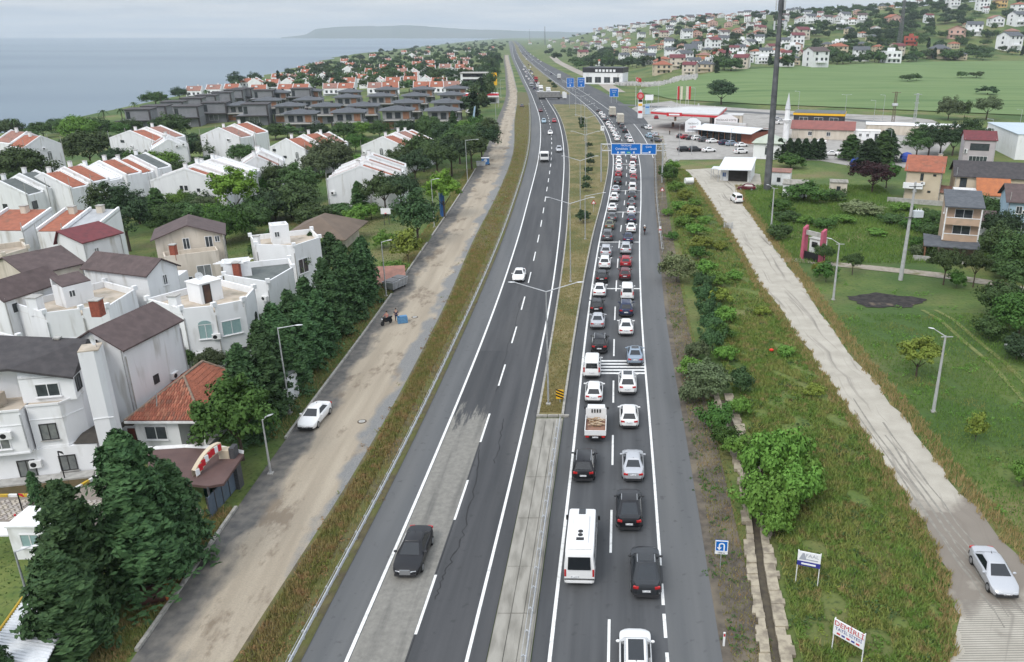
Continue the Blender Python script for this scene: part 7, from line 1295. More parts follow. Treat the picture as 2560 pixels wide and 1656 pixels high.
for px, py, h, lab in ((1729, 387, 9, 'white flagpole before the lower parking row'), (1697, 388, 9, 'thin pale pole left of the restaurant sign'), (1826, 366, 5.5, 'thin white lamp pole among the restaurant cars')): x, y, z = P(px, py); lamp_post(lab, (x, y, 0), h, [(.5, 0, .05)])
x, y, z = P(1963, 352); r = thing('minaret', 'slim white minaret with grey cone roof beside the small mosque', 'minaret', (x, y, 0)); MB().tube((0, 0, 0), (0, 0, 6.0), 1.05, .95, 12).obj('shaft', WALLB, r); MB().tube((0, 0, 5.8), (0, 0, 6.9), 1.0, 1.5, 12).obj('balcony', WALLB, r); MB().tube((0, 0, 6.9), (0, 0, 10.4), .85, .8, 12).obj('upper_shaft', WALLB, r); MB().tube((0, 0, 10.3), (0, 0, 15.6), 1.0, .03, 12).obj('cone_roof', LAMPM, r)
r = thing('mosque', 'small white mosque with pale green hip roof and arched windows', 'mosque'); pl = rect((46.5, 234.5), (54.0, 232), 9); wl(r, pl, -.2, 4.4, WALLB); hip(r, pl, 4.4, 2.4, mat('roof_pale_green', (.42, .46, .38), (.36, .40, .33), .5, .7), .6); window(r, pl[0], pl[1], .5, 2.2, 1.2, 2.0, FRW, PANE, True, True); window(r, pl[3], pl[0], .5, 2.2, 1.0, 2.0, FRW, PANE, True, True)
r = thing('yellow_trim_workshop', 'dark workshop with bright yellow fascia beyond the minaret', 'workshop'); pl = rect((79, 323), (97, 317), 14); wl(r, pl, -.2, 4.2, mat('wall_charcoal', (.03, .032, .04), rough=.6)); wl(r, [p + (p - (pl[0] + pl[2]) / 2) * .03 for p in pl], 4.2, 5.0, SY, 'fascia'); wl(r, [p + (p - (pl[0] + pl[2]) / 2) * .02 for p in pl], 5.0, 5.15, GREENR, 'roof')
for k in range(3): window(r, pl[0], pl[1], .2 + .3 * k, 1.9, 3.2, 3.0, FRW, PANE, False)
simple_house('long hall with dull red gable roof right of the minaret', (69, 283), (88.5, 277), 9, -.3, 3.4, 2.2, WALLC, mat('roof_dull_red', (.26, .10, .085), (.21, .085, .075), .6, .85), 'ab', [(0, .3, 1.8, 1.2, 1.2), (0, .6, 1.8, 1.2, 1.2)], .5, name='hall')
simple_house('white prayer cabin with small windows before the beige hall', (89.5, 278), (97, 275.6), 5, -.2, 3.0, .2, WALLB, WHITE, 'ab', [(0, .2, 1.7, .8, .9), (0, .5, 1.7, .8, .9), (0, .85, 1.2, .8, 2.0, FRD, PANE, False)], .15, name='cabin', cat='cabin')
simple_house('long low beige hall with flat white roof below the back road', (99, 296), (132, 286), 10, -.2, 3.2, .25, WALLC, WHITE, 'ab', [], .2, name='hall')
for lab, A, B, m_ in (('yellow shipping container behind the conifers', (119, 296), (127, 294), SY), ('green skip beside the yellow container', (115, 288), (122, 286.4), mat('skip_green', (.02, .13, .08), rough=.6))):
    r = thing('container', lab, 'container'); pl = rect(A, B, 2.6); wl(r, pl, 0, 2.5, m_, 'body')
    for k in range(6): q = pl[0] + (pl[1] - pl[0]) * (k + .5) / 6; MB().box((*q, 1.25), (.12, .14, 2.3)).obj('rib', m_, r)
for px, py, lab in ((2142, 418, 'blue tarpaulin heap left of the purple tree'), (2265, 405, 'blue tarpaulin covered load left of the orange roof')): x, y, z = P(px, py); r = thing('tarpaulin', lab, 'tarpaulin', (x, y, 0)); q = MB(); q.ball((0, 0, 1.0), (2.0, 1.6, 1.7), 10, 6); q.obj('cover', mat('tarp_blue', (.02, .06, .32), (.015, .045, .24), 1, .6), r)
# roadside showroom and stone yard left of the field
r = thing('showroom', 'white roadside showroom with black lettered fascia at the hill foot', 'shop'); pl = rect((-6.5, 610), (22, 603), 20); wl(r, pl, -.5, 8, WALLB); wl(r, [p + (p - (pl[0] + pl[2]) / 2) * .02 for p in pl], 8, 11.5, mat('fascia_black', (.03, .03, .035), rough=.5), 'fascia'); [MB().box((*(pl[0] + (pl[1] - pl[0]) * (.34 + .09 * k) + Vector((0, -.75))), 9.4), (1.7, .2, 1.7), R(-14)).obj('fascia_letter', SW, r) for k in range(6)]
for k in range(4): window(r, pl[0], pl[1], .15 + .23 * k, 3.0, 4.5, 4.0, FRW, PANE, False)
q = MB()
for k in range(420):
    az = rnd.uniform(.028, .125); rr_ = rnd.uniform(575, 605) + 12 * (az < .06); x, y = rr_ * az, rr_; z = float(hgt(x, y)); q.box((x, y, z + .7), (rnd.uniform(.8, 2), rnd.uniform(.5, 1.2), rnd.uniform(1.2, 2.6)), rnd.uniform(0, 3))
tag(q.obj('gravestones', mat('pale_stone', (.55, .53, .51), (.42, .41, .40), .3, .8)), 'pale gravestones crowded along the top edge of the field', 'graves', kind='stuff')
# ---------------------------------------------------------------- houses on the hill and the coast, built once per shape and copied
def town_house(i, wall, roofm, w_, d, h, rt, storeys):
    r = thing('town_house', 'x', 'house'); pl = rect((-w_ / 2, -d / 2), (w_ / 2, -d / 2), d)
    if rt == 'hip': wl(r, pl, -4, h, wall); hip(r, pl, h, w_ * .2, roofm, .5)
    elif rt == 'flat': wl(r, pl, -4, h, wall); parapet(r, pl, h, .6, .25, wall); wl(r, rect((-1.6, -1), (1.6, -1), 3), h, h + 2.3, wall, 'roof_room')
    else: gable(r, pl, -4, h, w_ * .2, wall, roofm, rt, .45)
    for s in range(storeys):
        for f in (.22, .55, .82):
            if rnd.random() < .85: window(r, pl[0], pl[1], f, 1.5 + 2.9 * s, 1.2, 1.3, FRD, PANE, False, bars=0)
        window(r, pl[3], pl[0], .5, 1.5 + 2.9 * s, 1.1, 1.3, FRD, PANE, False, bars=0)
    if storeys > 1: MB().box((0, -d / 2 - .6, 2.95), (w_ * .6, 1.2, .9)).obj('balcony', wall, r)
    if i % 2: chimney(r, (w_ * .2, d * .1), h + .6, 1.8, .6, wall)
    return r
TP = {}
SPEC = [('white', WALLB, 'terracotta'), ('white', WALLB, 'grey'), ('white', WALLB, 'flat'), ('cream', WALLBE, 'terracotta'), ('white', WALLW, 'brown'), ('pink', WALLK, 'terracotta'), ('yellow', WALLY, 'faded red'), ('beige', WALLC, 'maroon'), ('red', WALLR, 'flat'), ('cream', WALLBE, 'grey'), ('white', WALLB, 'maroon'), ('white', WALLW, 'faded red')]
for i, (wn_, wm, rn) in enumerate(SPEC):
    TP[wn_, rn] = [town_house(i, wm, ROOFC.get(rn), (10, 12, 9, 11)[i % 4], (9, 10, 8)[i % 3], (5.6, 8.4, 6.0)[i % 3], 'flat' if rn == 'flat' else ('hip', 'ab', 'depth')[i % 3], 2 + (i % 3 == 1)), False]
def put_town(key, loc, rz, sc, label, group, cat='house'):
    p = TP[key]
    if not p[1]: o = p[0]; p[1] = True; o.location = loc; o.rotation_euler = (0, 0, rz); o.scale = (sc,) * 3
    else: o = dup(p[0], loc, rz, sc)
    o['label'] = label; o['group'] = group; return o
HH = [(1655, 184, 'cream', 'terracotta', 1.3), (1760, 160, 'yellow', 'faded red', 1.3), (1801, 152, 'red', 'flat', 1.2), (1850, 170, 'white', 'flat', 1.5), (1457, 150, 'beige', 'maroon', 1.3), (1528, 139, 'pink', 'terracotta', 1.2), (1585, 135, 'cream', 'terracotta', 1.3), (1604, 119, 'white', 'terracotta', 1.2), (1659, 98, 'beige', 'maroon', 1.2), (1716, 98, 'white', 'grey', 1.2), (1781, 67, 'pink', 'terracotta', 1.2), (1781, 128, 'white', 'maroon', 1.4), (1855, 117, 'white', 'flat', 1.3), (2037, 170, 'white', 'brown', 1.5), (2094, 139, 'cream', 'terracotta', 1.5), (2150, 153, 'white', 'grey', 1.2), (2225, 160, 'white', 'flat', 1.6), (2275, 116, 'red', 'flat', 1.5), (2345, 148, 'cream', 'grey', 1.7), (2520, 126, 'white', 'grey', 1.8), (2525, 102, 'yellow', 'faded red', 1.7), (2389, 96, 'pink', 'terracotta', 1.7), (2432, 92, 'white', 'grey', 1.5), (2231, 63, 'pink', 'terracotta', 1.6), (2002, 102, 'beige', 'maroon', 1.4), (1991, 118, 'white', 'maroon', 1.5), (1980, 136, 'white', 'flat', 1.4), (2454, 28, 'white', 'maroon', 1.7), (2498, 20, 'yellow', 'faded red', 1.7), (2105, 74, 'white', 'flat', 1.4), (2487, 66, 'white', 'faded red', 1.6), (2541, 66, 'white', 'grey', 1.6), (2545, 30, 'white', 'terracotta', 1.6), (2380, 22, 'white', 'brown', 1.6), (1700, 145, 'white', 'faded red', 1.1), (1560, 155, 'white', 'grey', 1.0), (1500, 165, 'white', 'terracotta', 1.0)] + [(2000 + 22 * k, 62 - (k % 3) * 3, 'white', ('faded red', 'grey', 'terracotta', 'brown')[k % 4], 1.25) for k in range(8)]
placed = []
def hill_pt(px, py):
    """march the sight line until it meets the hill"""
    u = py - 88.0; dy, dz = 2273.8, -u            # direction: Y grows with 2273.8, z with -u (scaled)
    prevd = None
    for s in np.arange(350, 4200, 12.0):
        y = s; z = HC - u * (s) / (2273.8 - .37 * u); x = (px - 1480) * math.hypot(1, 0) * s * 1.06625 / (2273.8 - .37 * u)
        if float(hgt(x, y)) >= z: return (x, y, float(hgt(x, y)))
    return None
HILL = []
for px, py, wn_, rn, sc in HH:
    p = hill_pt(px, py)
    if p: HILL.append((px, py, p, wn_, rn, sc)); placed.append(p)
keys = list(TP)
tries = 0
while len(HILL) < 290 and tries < 9000:
    tries += 1; az = rnd.triangular(-.08, .48, .09); f = rnd.random()
    rb_, rr_ = lerp_table(az, AZ, RB), lerp_table(az, AZ, RR); rad = rb_ + 25 + (rr_ - rb_ - 20) * f ** 1.15; q = 1 / math.hypot(1, az); x, y = rad * az * q, rad * q
    if az > .24 and rnd.random() < .75: continue
    if x < float(np.interp(y, *ROADC)) + 45: continue
    if any((x - a[0]) ** 2 + (y - a[1]) ** 2 < (15 + rad * .004) ** 2 for a in placed): continue
    z = float(hgt(x, y)); placed.append((x, y, z)); wn_, rn = rnd.choice([k for k in keys if k[0] not in ('red', 'yellow')] + [('white', 'terracotta'), ('white', 'grey'), ('white', 'flat')])
    uu = 2273.8 * (HC - z) / (y + .37 * (HC - z)); HILL.append((1480 + x * 2273.8 * 1 / (y + .37 * (HC - z)) / 1.06625, 88 + uu, (x, y, z), wn_, rn, rnd.uniform(.85, 1.15)))
# rows by height in the picture, counted from the left, make each label single
BANDS = [(-99, 45, 'crest'), (45, 62, 'high'), (62, 78, 'upper'), (78, 92, 'middle'), (92, 112, 'lower'), (112, 138, 'low'), (138, 400, 'bottom')]
for lo_, hi_, bn in BANDS:
    for i, (px, py, p, wn_, rn, sc) in enumerate(sorted([h for h in HILL if lo_ <= h[1] < hi_])):
        rf = 'flat roof' if rn == 'flat' else rn + ' roof'
        put_town((wn_, rn), (p[0], p[1], p[2] - .4), R(rnd.uniform(-25, 25)), sc, f'{wn_} house with {rf}, {nth(i)} from left in the {bn} hillside row', 'houses on the hillside')
# red-roofed rows between the grey villas and the sea
def row_house(fl):
    r = thing('row_house', 'x', 'house'); pl = rect((-5, -5), (5, -5), 10); gable(r, pl, -5, 4.2, 3.0, WALLB, TERRA if fl else FADED, 'ab', .1)
    for s in (-1, 1): MB().loft([[(s * 5.0, -5.4, 4.0), (s * 5.0, 0, 7.4), (s * 5.0, 5.4, 4.0), (s * 5.0, 5.4, -4), (s * 5.0, -5.4, -4)], [(s * 5.35, -5.4, 4.5), (s * 5.35, 0, 7.9), (s * 5.35, 5.4, 4.5), (s * 5.35, 5.4, -4), (s * 5.35, -5.4, -4)]]).obj('party_wall', WALLB, r)
    for f in (.2, .5, .8): window(r, pl[0], pl[1], f, 2.2, 1.3, 1.5, FRD, PANE, False, bars=0)
    MB().box((-1.5, -2.6, 6.2), (1.6, 1.4, 1.0)).obj('dormer', WALLB, r); chimney(r, (2.6, .3), 6.6, 1.8, .8, WALLB); MB().box((0, -5.8, 1.0), (9, 1.4, .25)).obj('balcony', WALLB, r); return r
RP = [row_house(1), row_house(0)]; rp_used = [False, False]; COASTH = []
for k, px in enumerate((651, 719, 757, 831, 869, 943, 978, 1057, 1098, 1131)): COASTH.append((px, 240 - .012 * (px - 651) * 1.0))
COASTH += [(490, 242), (540, 238), (585, 236)]
for y_, x0, x1, st_ in ((221, 610, 1110, 38), (207, 700, 1050, 36), (196, 730, 1180, 34), (184, 760, 1190, 40), (172, 800, 1200, 40), (160, 860, 1210, 38), (148, 930, 1210, 34), (137, 1010, 1225, 32), (127, 1080, 1235, 30)):
    x_ = x0
    while x_ < x1:
        if rnd.random() < (.92 if y_ > 200 else .62): COASTH.append((x_ + rnd.uniform(-8, 8), y_ + rnd.uniform(-3, 3)))
        x_ += st_
COASTH = [(px, py, G(px, py)) for px, py in COASTH]
for lo_, hi_, bn in ((230, 400, 'front'), (214, 230, 'second'), (202, 214, 'third'), (190, 202, 'fourth'), (178, 190, 'fifth'), (166, 178, 'sixth'), (154, 166, 'seventh'), (142, 154, 'eighth'), (132, 142, 'ninth'), (100, 132, 'last')):
    for i, (px, py, p) in enumerate(sorted([h for h in COASTH if lo_ <= h[1] < hi_])):
        t_ = 0 if rnd.random() < .75 else 1; lab = f"white house with {'terracotta' if t_ == 0 else 'faded red'} roof, {nth(i)} from left in the {bn} coastal row"; rz = R(rnd.choice((6, 6, 6, 96)) if bn != 'front' else (6 if i % 3 else 12)); sc = 1.0 if py > 200 else 1.1; loc = (p[0], p[1], p[2] + .2)
        if not rp_used[t_]: o = RP[t_]; rp_used[t_] = True; o.location = loc; o.rotation_euler = (0, 0, rz)
        else: o = dup(RP[t_], loc, rz, sc)
        o['label'] = lab; o['group'] = 'red roofed houses along the coast'
r = thing('beach_hotel', 'white block with dark upper windows and an orange advert panel by the conifers', 'building'); x, y, z = G(1190, 222); r.location = (x, y, z)
for nm, c, d, m_ in (('wall', (0, 0, 4), (18, 14, 12), WALLB), ('window_band', (0, -7.05, 9), (15, .3, 2.2), GLASS), ('window_band', (0, -7.05, 5.5), (15, .3, 2.0), GLASS), ('roof', (0, 0, 10.3), (19, 15, .5), CONCP), ('advert_panel', (12.5, -5, 6.5), (5, .4, 8), SY)): MB().box(c, d).obj(nm, m_, r)
r = thing('shop_front', 'low white and red shop front at the end of the dirt road', 'shop'); x, y, z = G(1200, 258); r.location = (x, y, z); r.rotation_euler = (0, 0, R(8))
for nm, c, d, m_ in (('wall', (0, 0, 2), (20, 9, 6), WALLB), ('awning', (0, -5.5, 3.6), (20, 3, .25), WHITE), ('window_band', (0, -4.55, 1.6), (17, .2, 2.2), GLASS), ('fascia', (0, -4.6, 4.6), (20, .3, 1.0), SRED)): MB().box(c, d).obj(nm, m_, r)
r = thing('jetty', 'dark timber jetty standing in the sea beyond the grey villas', 'jetty', (-330, 690, -12)); MB().box((0, 0, 2.2), (34, 4, .5)).obj('deck', WOODB, r)
for k in range(8): MB().tube((-15 + k * 4.2, 0, -2), (-15 + k * 4.2, 0, 2.2), .3).obj('pile', DARKSTEEL, r)

# roof and wall fittings on the near villas
AC = MB().box((0, 0, 0), (.85, .32, .6)).mesh('air_conditioner', WHITE); FAN = MB().tube((-.12, -.17, 0), (-.12, -.165, 0), .22, n=12).mesh('fan', BLACK)
for o in list(C.objects):
    if o.parent is None and o.get('category') == 'house' and o.type == 'EMPTY' and o.name.split('.')[0] in ('white_villa', 'house', 'terraced_house'):
        ws = [c for c in o.children if c.name.split('.')[0] == 'wall']
        for wv in ws[:2]:
            P_ = [v.co.copy() for v in wv.data.vertices]; zs = max(v.z for v in P_); bot = [v for v in P_ if abs(v.z - P_[0].z) < .01]
            if len(bot) < 4: continue
            a, b = bot[0], bot[1]; d = (b - a); n_ = Vector((d.y, -d.x, 0)).normalized(); L_ = d.length
            if L_ < 3: continue
            rz = math.atan2(d.y, d.x)
            for k in range(2):
                f = rnd.choice((.08, .3, .5, .72, .9)); z = rnd.uniform(1.2, max(1.5, min(zs, 6) - 1.0)); p = a + d * f + n_ * .18; q = link('air_conditioner', AC, o, (p.x, p.y, z), rz); link('fan', FAN, q)
            for f in (.01, .99): p = a + d * f + n_ * .07; MB().tube((p.x, p.y, a.z + .5), (p.x, p.y, min(zs, 8) - .3), .05, n=6).obj('downpipe', STEEL if rnd.random() < .5 else CONCP, o)
# ---------------------------------------------------------------- vegetation
def leafmat(name, a, b, c, sc=1.2, rand=.22):
    t = NT(name, .75, .2); col = t.mix(t.rng(t.noise(sc, det=3), .35, .65), a, b); col = t.mix(t.rng(t.noise(sc * 5, det=2), .45, .75, 0, .8), col, c)
    oi = t.n.new('ShaderNodeObjectInfo'); hs = t.n.new('ShaderNodeHueSaturation'); t.put(hs.inputs['Value'], t.rng(oi.outputs['Random'], 0, 1, 1 - rand, 1 + rand)); t.put(hs.inputs['Hue'], t.rng(oi.outputs['Random'], 0, 1, .49, .51)); t.l.new(col, hs.inputs['Color'])
    t.b.inputs['Subsurface Weight'].default_value = 0; return t.done(hs.outputs[0])
LM = {'conifer': leafmat('leaf_conifer', (.026, .062, .024), (.050, .102, .036), (.085, .150, .055)), 'pine': leafmat('leaf_pine', (.030, .052, .018), (.048, .075, .024), (.082, .112, .040)), 'broad': leafmat('leaf_broad', (.030, .075, .014), (.050, .110, .020), (.085, .16, .035)),
      'lime': leafmat('leaf_lime', (.085, .17, .018), (.125, .23, .025), (.17, .28, .045)), 'olive': leafmat('leaf_olive', (.060, .085, .038), (.085, .115, .05), (.14, .17, .09)), 'blossom': leafmat('leaf_blossom', (.085, .125, .045), (.14, .175, .075), (.32, .33, .18)), 'purple': leafmat('leaf_purple', (.022, .010, .012), (.036, .014, .016), (.05, .022, .022)),
      'dark': leafmat('leaf_dark', (.022, .045, .020), (.036, .066, .028), (.058, .095, .038)), 'fresh': leafmat('leaf_fresh', (.075, .155, .024), (.105, .20, .032), (.15, .26, .055)), 'yellowgreen': leafmat('leaf_yellowgreen', (.11, .15, .022), (.15, .19, .03), (.22, .24, .05)), 'mid': leafmat('leaf_mid', (.034, .072, .022), (.055, .102, .030), (.09, .145, .045))}
BARK = mat('bark', (.085, .062, .045), (.055, .042, .032), 4, .95, coord='obj')
def quads(name, cen, nrm, size, asp, m, updir=None):
    N = len(cen); nrm = nrm / np.linalg.norm(nrm, axis=1, keepdims=True); rv = nr.normal(size=(N, 3)) if updir is None else updir
    a = np.cross(nrm, rv); a /= np.linalg.norm(a, axis=1, keepdims=True) + 1e-9; b = np.cross(nrm, a); s = size[:, None] if np.ndim(size) else size
    a, b = a * s, b * s * asp; v = np.stack([cen - a - b * .3, cen - b, cen + a - b * .2, cen + b + a * .15], 1).reshape(-1, 3)
    me = bpy.data.meshes.new(name); me.vertices.add(4 * N); me.vertices.foreach_set('co', v.astype(np.float32).ravel()); me.loops.add(4 * N); me.loops.foreach_set('vertex_index', np.arange(4 * N, dtype=np.int32)); me.polygons.add(N); me.polygons.foreach_set('loop_start', np.arange(0, 4 * N, 4, dtype=np.int32)); me.update(calc_edges=True); me.validate(); me.materials.append(m); return me
def clumpy(seed, nc, nl, rx, rz_, zc, rc, leaf, m, flat=0.0, hollow=.55):
    """crown of leaf clumps: each clump is a small ball of leaf faces"""
    g = np.random.default_rng(seed); d = g.normal(size=(nc, 3)); d /= np.linalg.norm(d, axis=1, keepdims=True); d[:, 2] = np.where(d[:, 2] < -.35, -d[:, 2] * .6, d[:, 2])
    rad = hollow + (1 - hollow) * g.random(nc) ** .6; lob = 1 + .18 * np.sin(3 * np.arctan2(d[:, 1], d[:, 0]) + seed) + .12 * g.normal(size=nc)
    c = d * (rad * lob)[:, None] * np.array([rx, rx, rz_]); c[:, 2] += zc
    if flat: c[:, 2] = np.where(c[:, 2] < zc, zc + (c[:, 2] - zc) * (1 - flat), c[:, 2])
    k = np.repeat(np.arange(nc), nl); cr = rc * g.uniform(.65, 1.3, nc); ld = g.normal(size=(nc * nl, 3)); ld /= np.linalg.norm(ld, axis=1, keepdims=True)
    p = c[k] + ld * (cr[k] * g.uniform(.55, 1.1, nc * nl))[:, None] * np.array([1, 1, .75]); out_ = ld + .35 * d[k] + np.array([0, 0, .35]) + .45 * g.normal(size=ld.shape)
    return quads('crown', p, out_, leaf * g.uniform(.6, 1.35, nc * nl), .62, m)
def conifer(seed, h, r0, nb, nl, leaf, m, z0=.04, droop=.25, power=.9):
    g = np.random.default_rng(seed); f = np.sort(g.random(nb) ** .8); z = h * (z0 + (1 - z0) * f); ang = g.random(nb) * 2 * np.pi; L = r0 * (1 - f) ** power * g.uniform(.62, 1.15, nb) * (1 + .16 * np.sin(3 * ang + seed) + .12 * np.sin(5 * f * 6.28 + 2 * ang + seed)) + .12
    k = np.repeat(np.arange(nb), nl); t = g.random(nb * nl) ** .55; rr = L[k] * t; sp = g.normal(size=nb * nl) * .16 * L[k] * (1 - t * .5)
    ca, sa = np.cos(ang[k]), np.sin(ang[k]); p = np.stack([rr * ca - sp * sa, rr * sa + sp * ca, z[k] + rr * droop * (1 - t) - (t ** 2) * L[k] * .12 + g.normal(size=nb * nl) * .10], 1)
    nn = np.stack([ca * .55, sa * .55, np.full(nb * nl, .8)], 1) + .5 * g.normal(size=(nb * nl, 3)); up = np.stack([-sa, ca, np.zeros(nb * nl)], 1) + .3 * g.normal(size=(nb * nl, 3))
    return quads('crown', p, nn, leaf * .8 * g.uniform(.6, 1.3, nb * nl), 2.5, m, up)
def trunk_mesh(h, r, n=3, spread=.0, seed=0):
    g = random.Random(seed); q = MB(); q.tube((0, 0, -.3), (g.uniform(-.1, .1), g.uniform(-.1, .1), h), r, r * .55, 7)
    for k in range(n): a = 2 * math.pi * k / n + g.random(); q.tube((0, 0, h * .75), (spread * math.cos(a), spread * math.sin(a), h * 1.25 + g.uniform(0, .4)), r * .5, r * .2, 5)
    return q.mesh('trunk', BARK)
# unit-ish crowns (about 8 m tall trees); copies are scaled
KIND = {}
def reg(kind, crowns, trunk, ht, wd, name): KIND[kind] = (crowns, trunk, ht, wd, name)
reg('conifer', [conifer(s, 9, 2.5, 300, 34, .135, LM['conifer'], .02, .42, .5) for s in (1, 2, 3)], trunk_mesh(6, .16, 0), 9, 5.0, 'conifer_tree')
reg('cedar', [conifer(s, 11, 3.5, 330, 46, .135, LM['conifer'], .05, .34, .52) for s in (4, 5)], trunk_mesh(8, .22, 0), 11, 7.0, 'conifer_tree')
reg('pine', [clumpy(s, 120, 70, 4.3, 3.0, 5.6, .95, .22, LM['pine'], .35, .3) for s in (11, 12, 13)], trunk_mesh(4.2, .26, 4, 2.0, 3), 9, 9.4, 'umbrella_pine')
reg('broad', [clumpy(s, 80, 80, 3.2, 2.7, 4.6, .85, .21, LM['broad'], .2) for s in (21, 22)], trunk_mesh(2.8, .2, 4, 1.5, 5), 7.8, 7.2, 'broadleaf_tree')
reg('lime', [clumpy(s, 70, 70, 3.0, 3.1, 5.0, .8, .20, LM['lime'], .2) for s in (31, 32)], trunk_mesh(3, .18, 4, 1.4, 6), 8.6, 6.6, 'broadleaf_tree')
reg('fresh', [clumpy(s, 70, 70, 3.0, 2.8, 4.6, .85, .2, LM['fresh'], .2) for s in (33, 34)], trunk_mesh(3, .18, 4, 1.4, 6), 8, 6.6, 'broadleaf_tree')
reg('willow', [clumpy(s, 90, 70, 3.8, 3.2, 4.6, .9, .2, LM['olive'], .1) for s in (41,)], trunk_mesh(3, .22, 4, 1.6, 7), 8.4, 8.4, 'broadleaf_tree')
reg('dark', [clumpy(s, 80, 70, 3.2, 4.2, 5.4, .95, .21, LM['dark'], .1) for s in (51, 52)], trunk_mesh(3, .25, 3, 1.2, 8), 10.2, 7.2, 'evergreen_tree')
reg('purple', [clumpy(61, 70, 60, 3.4, 2.9, 4.6, .9, .2, LM['purple'], .1)], trunk_mesh(2.4, .2, 4, 1.4, 9), 8, 7.4, 'broadleaf_tree')
reg('dome', [clumpy(s, 170, 62, 6.0, 4.0, 4.6, 1.35, .30, LM['pine'], .12, .35) for s in (14, 15)], trunk_mesh(2.5, .3, 4, 2.0, 3), 9.2, 13.2, 'broadleaf_tree')
reg('shrub', [clumpy(s, 42, 60, 1.35, 1.0, .95, .42, .12, LM['fresh'], .0, .4) for s in (71, 72)], trunk_mesh(.6, .06, 3, .4, 1), 2.1, 3.0, 'shrub')
reg('blossom', [clumpy(s, 70, 70, 1.7, 1.5, 1.4, .42, .11, LM['blossom'], .0, .45) for s in (73, 74)], trunk_mesh(.8, .07, 3, .5, 2), 3.1, 3.6, 'shrub')
reg('ball', [clumpy(75, 40, 60, 1.1, 1.05, 1.15, .3, .10, LM['dark'], .0, .6)], trunk_mesh(.5, .06, 2, .2, 3), 2.3, 2.4, 'shrub')
reg('darkbush', [clumpy(s, 60, 60, 2.0, 1.5, 1.4, .55, .15, LM['mid'], .0, .4) for s in (76, 77)], trunk_mesh(.8, .08, 3, .6, 4), 3.2, 4.4, 'bush')
reg('yellowshrub', [clumpy(s, 40, 50, 1.2, 1.2, 1.2, .4, .12, LM['yellowgreen'], .0, .4) for s in (78,)], trunk_mesh(.6, .05, 3, .4, 5), 2.6, 2.8, 'shrub')
reg('far', [clumpy(s, 34, 26, 4.4, 3.4, 4.2, 1.5, .55, LM[('mid', 'dark', 'mid', 'pine')[s % 4]], .15, .45) for s in (80, 81, 82, 83)], trunk_mesh(2, .25, 0), 8.2, 9.6, 'tree')
reg('farcone', [conifer(s, 11, 2.2, 90, 12, .5, LM['dark'], .05, .1, .8) for s in (90, 91)], trunk_mesh(2, .2, 0), 11, 4.4, 'conifer_tree')
q = MB()
for k in range(16):
    a = 2 * math.pi * k / 16 + .1 * (k % 3); e = (.9, .35, -.2)[k % 3]; p = [(0, 0, 6.0)]
    for j in range(1, 6): f = j / 5; p.append((2.2 * f * math.cos(a), 2.2 * f * math.sin(a), 6.0 + e * 1.6 * f - 1.7 * f * f))
    for i in range(5): w0, w1 = .32 * (1 - i / 5.5), .32 * (1 - (i + 1) / 5.5); s_, c_ = -math.sin(a), math.cos(a); q.quad((p[i][0] - s_ * w0, p[i][1] - c_ * w0, p[i][2]), (p[i][0] + s_ * w0, p[i][1] + c_ * w0, p[i][2]), (p[i + 1][0] + s_ * w1, p[i + 1][1] + c_ * w1, p[i + 1][2]), (p[i + 1][0] - s_ * w1, p[i + 1][1] - c_ * w1, p[i + 1][2]))
reg('palm', [q.mesh('crown', LM['mid'])], trunk_mesh(6, .18, 0), 6.8, 4.2, 'palm_tree')
def tree(kind, x, y, z, h, wd=None, label=None, group=None, leaf=None):
    crowns, tr, ht, w0, name = KIND[kind]
    if wd and wd / h > 1.2 and kind in ('pine', 'fresh', 'broad', 'dark', 'willow', 'lime'):
        leaf = leaf or {'pine': 'pine', 'willow': 'olive'}.get(kind, kind); crowns, tr, ht, w0 = KIND['dome'][:4]
    s = h / ht; sx = (wd / w0) if wd else s; r = thing(name, label, 'tree' if name.endswith('tree') or 'pine' in name else name, (x, y, z), rnd.uniform(0, 6.28), group); r.scale = (sx, sx, s)
    link('trunk', tr, r); c = link('crown', rnd.choice(crowns), r)
    if leaf: c.material_slots[0].link = 'OBJECT'; c.material_slots[0].material = LM[leaf]
    return r
def T(kind, px, py, h, wd, label, group=None, leaf=None): x, y, z = G(px, py); return tree(kind, x, y, z, h, wd, label, group, leaf)
# near left
tree('cedar', -28.4, 42.6, 0, 11.2, 6.6, 'tall dark conifer above the white guard cabin'); tree('cedar', -30.6, 39.6, 0, 9.6, 5.6, 'dark conifer leaning over the corrugated carport roof'); tree('conifer', -27.8, 45.6, 0, 7.6, 4.6, 'bushy dark conifer touching the sliding gate')
tree('conifer', -29.6, 36.6, 0, 7.0, 5.0, 'low dark conifer at the carport corner'); tree('conifer', -33.6, 33.8, 0, 5.4, 3.6, 'small conifer in the bottom left corner'); tree('conifer', -31.2, 33.0, 0, 4.4, 2.6, 'spiky small conifer at the picture foot'); tree('conifer', -42.2, 52.6, 0, 2.8, 1.3, 'slim little cypress in the bed before the white villa')
GH = 'conifers forming the tall roadside hedge'
for i, (X_, Y_, h) in enumerate(((-30.2, 63.5, 6.0), (-31.8, 66.5, 7.6), (-29.9, 68, 7.2), (-31.6, 71, 8.2), (-29.9, 73, 7.6), (-32.0, 75.5, 8.4), (-30.0, 78, 7.8), (-32.2, 80.5, 8.2), (-30.1, 83, 7.4), (-32.4, 86, 8.0), (-30.3, 88.5, 7.6), (-32.2, 92, 8.6), (-30.2, 94.5, 8.4), (-31.8, 98, 9.2), (-29.9, 101, 9.0), (-31.2, 104.5, 8.0))): tree('conifer', X_, Y_, float(hgt(X_, Y_)), h, 4.4, f'dark conifer of the roadside hedge, {nth(i)} from the white parked saloon', GH)
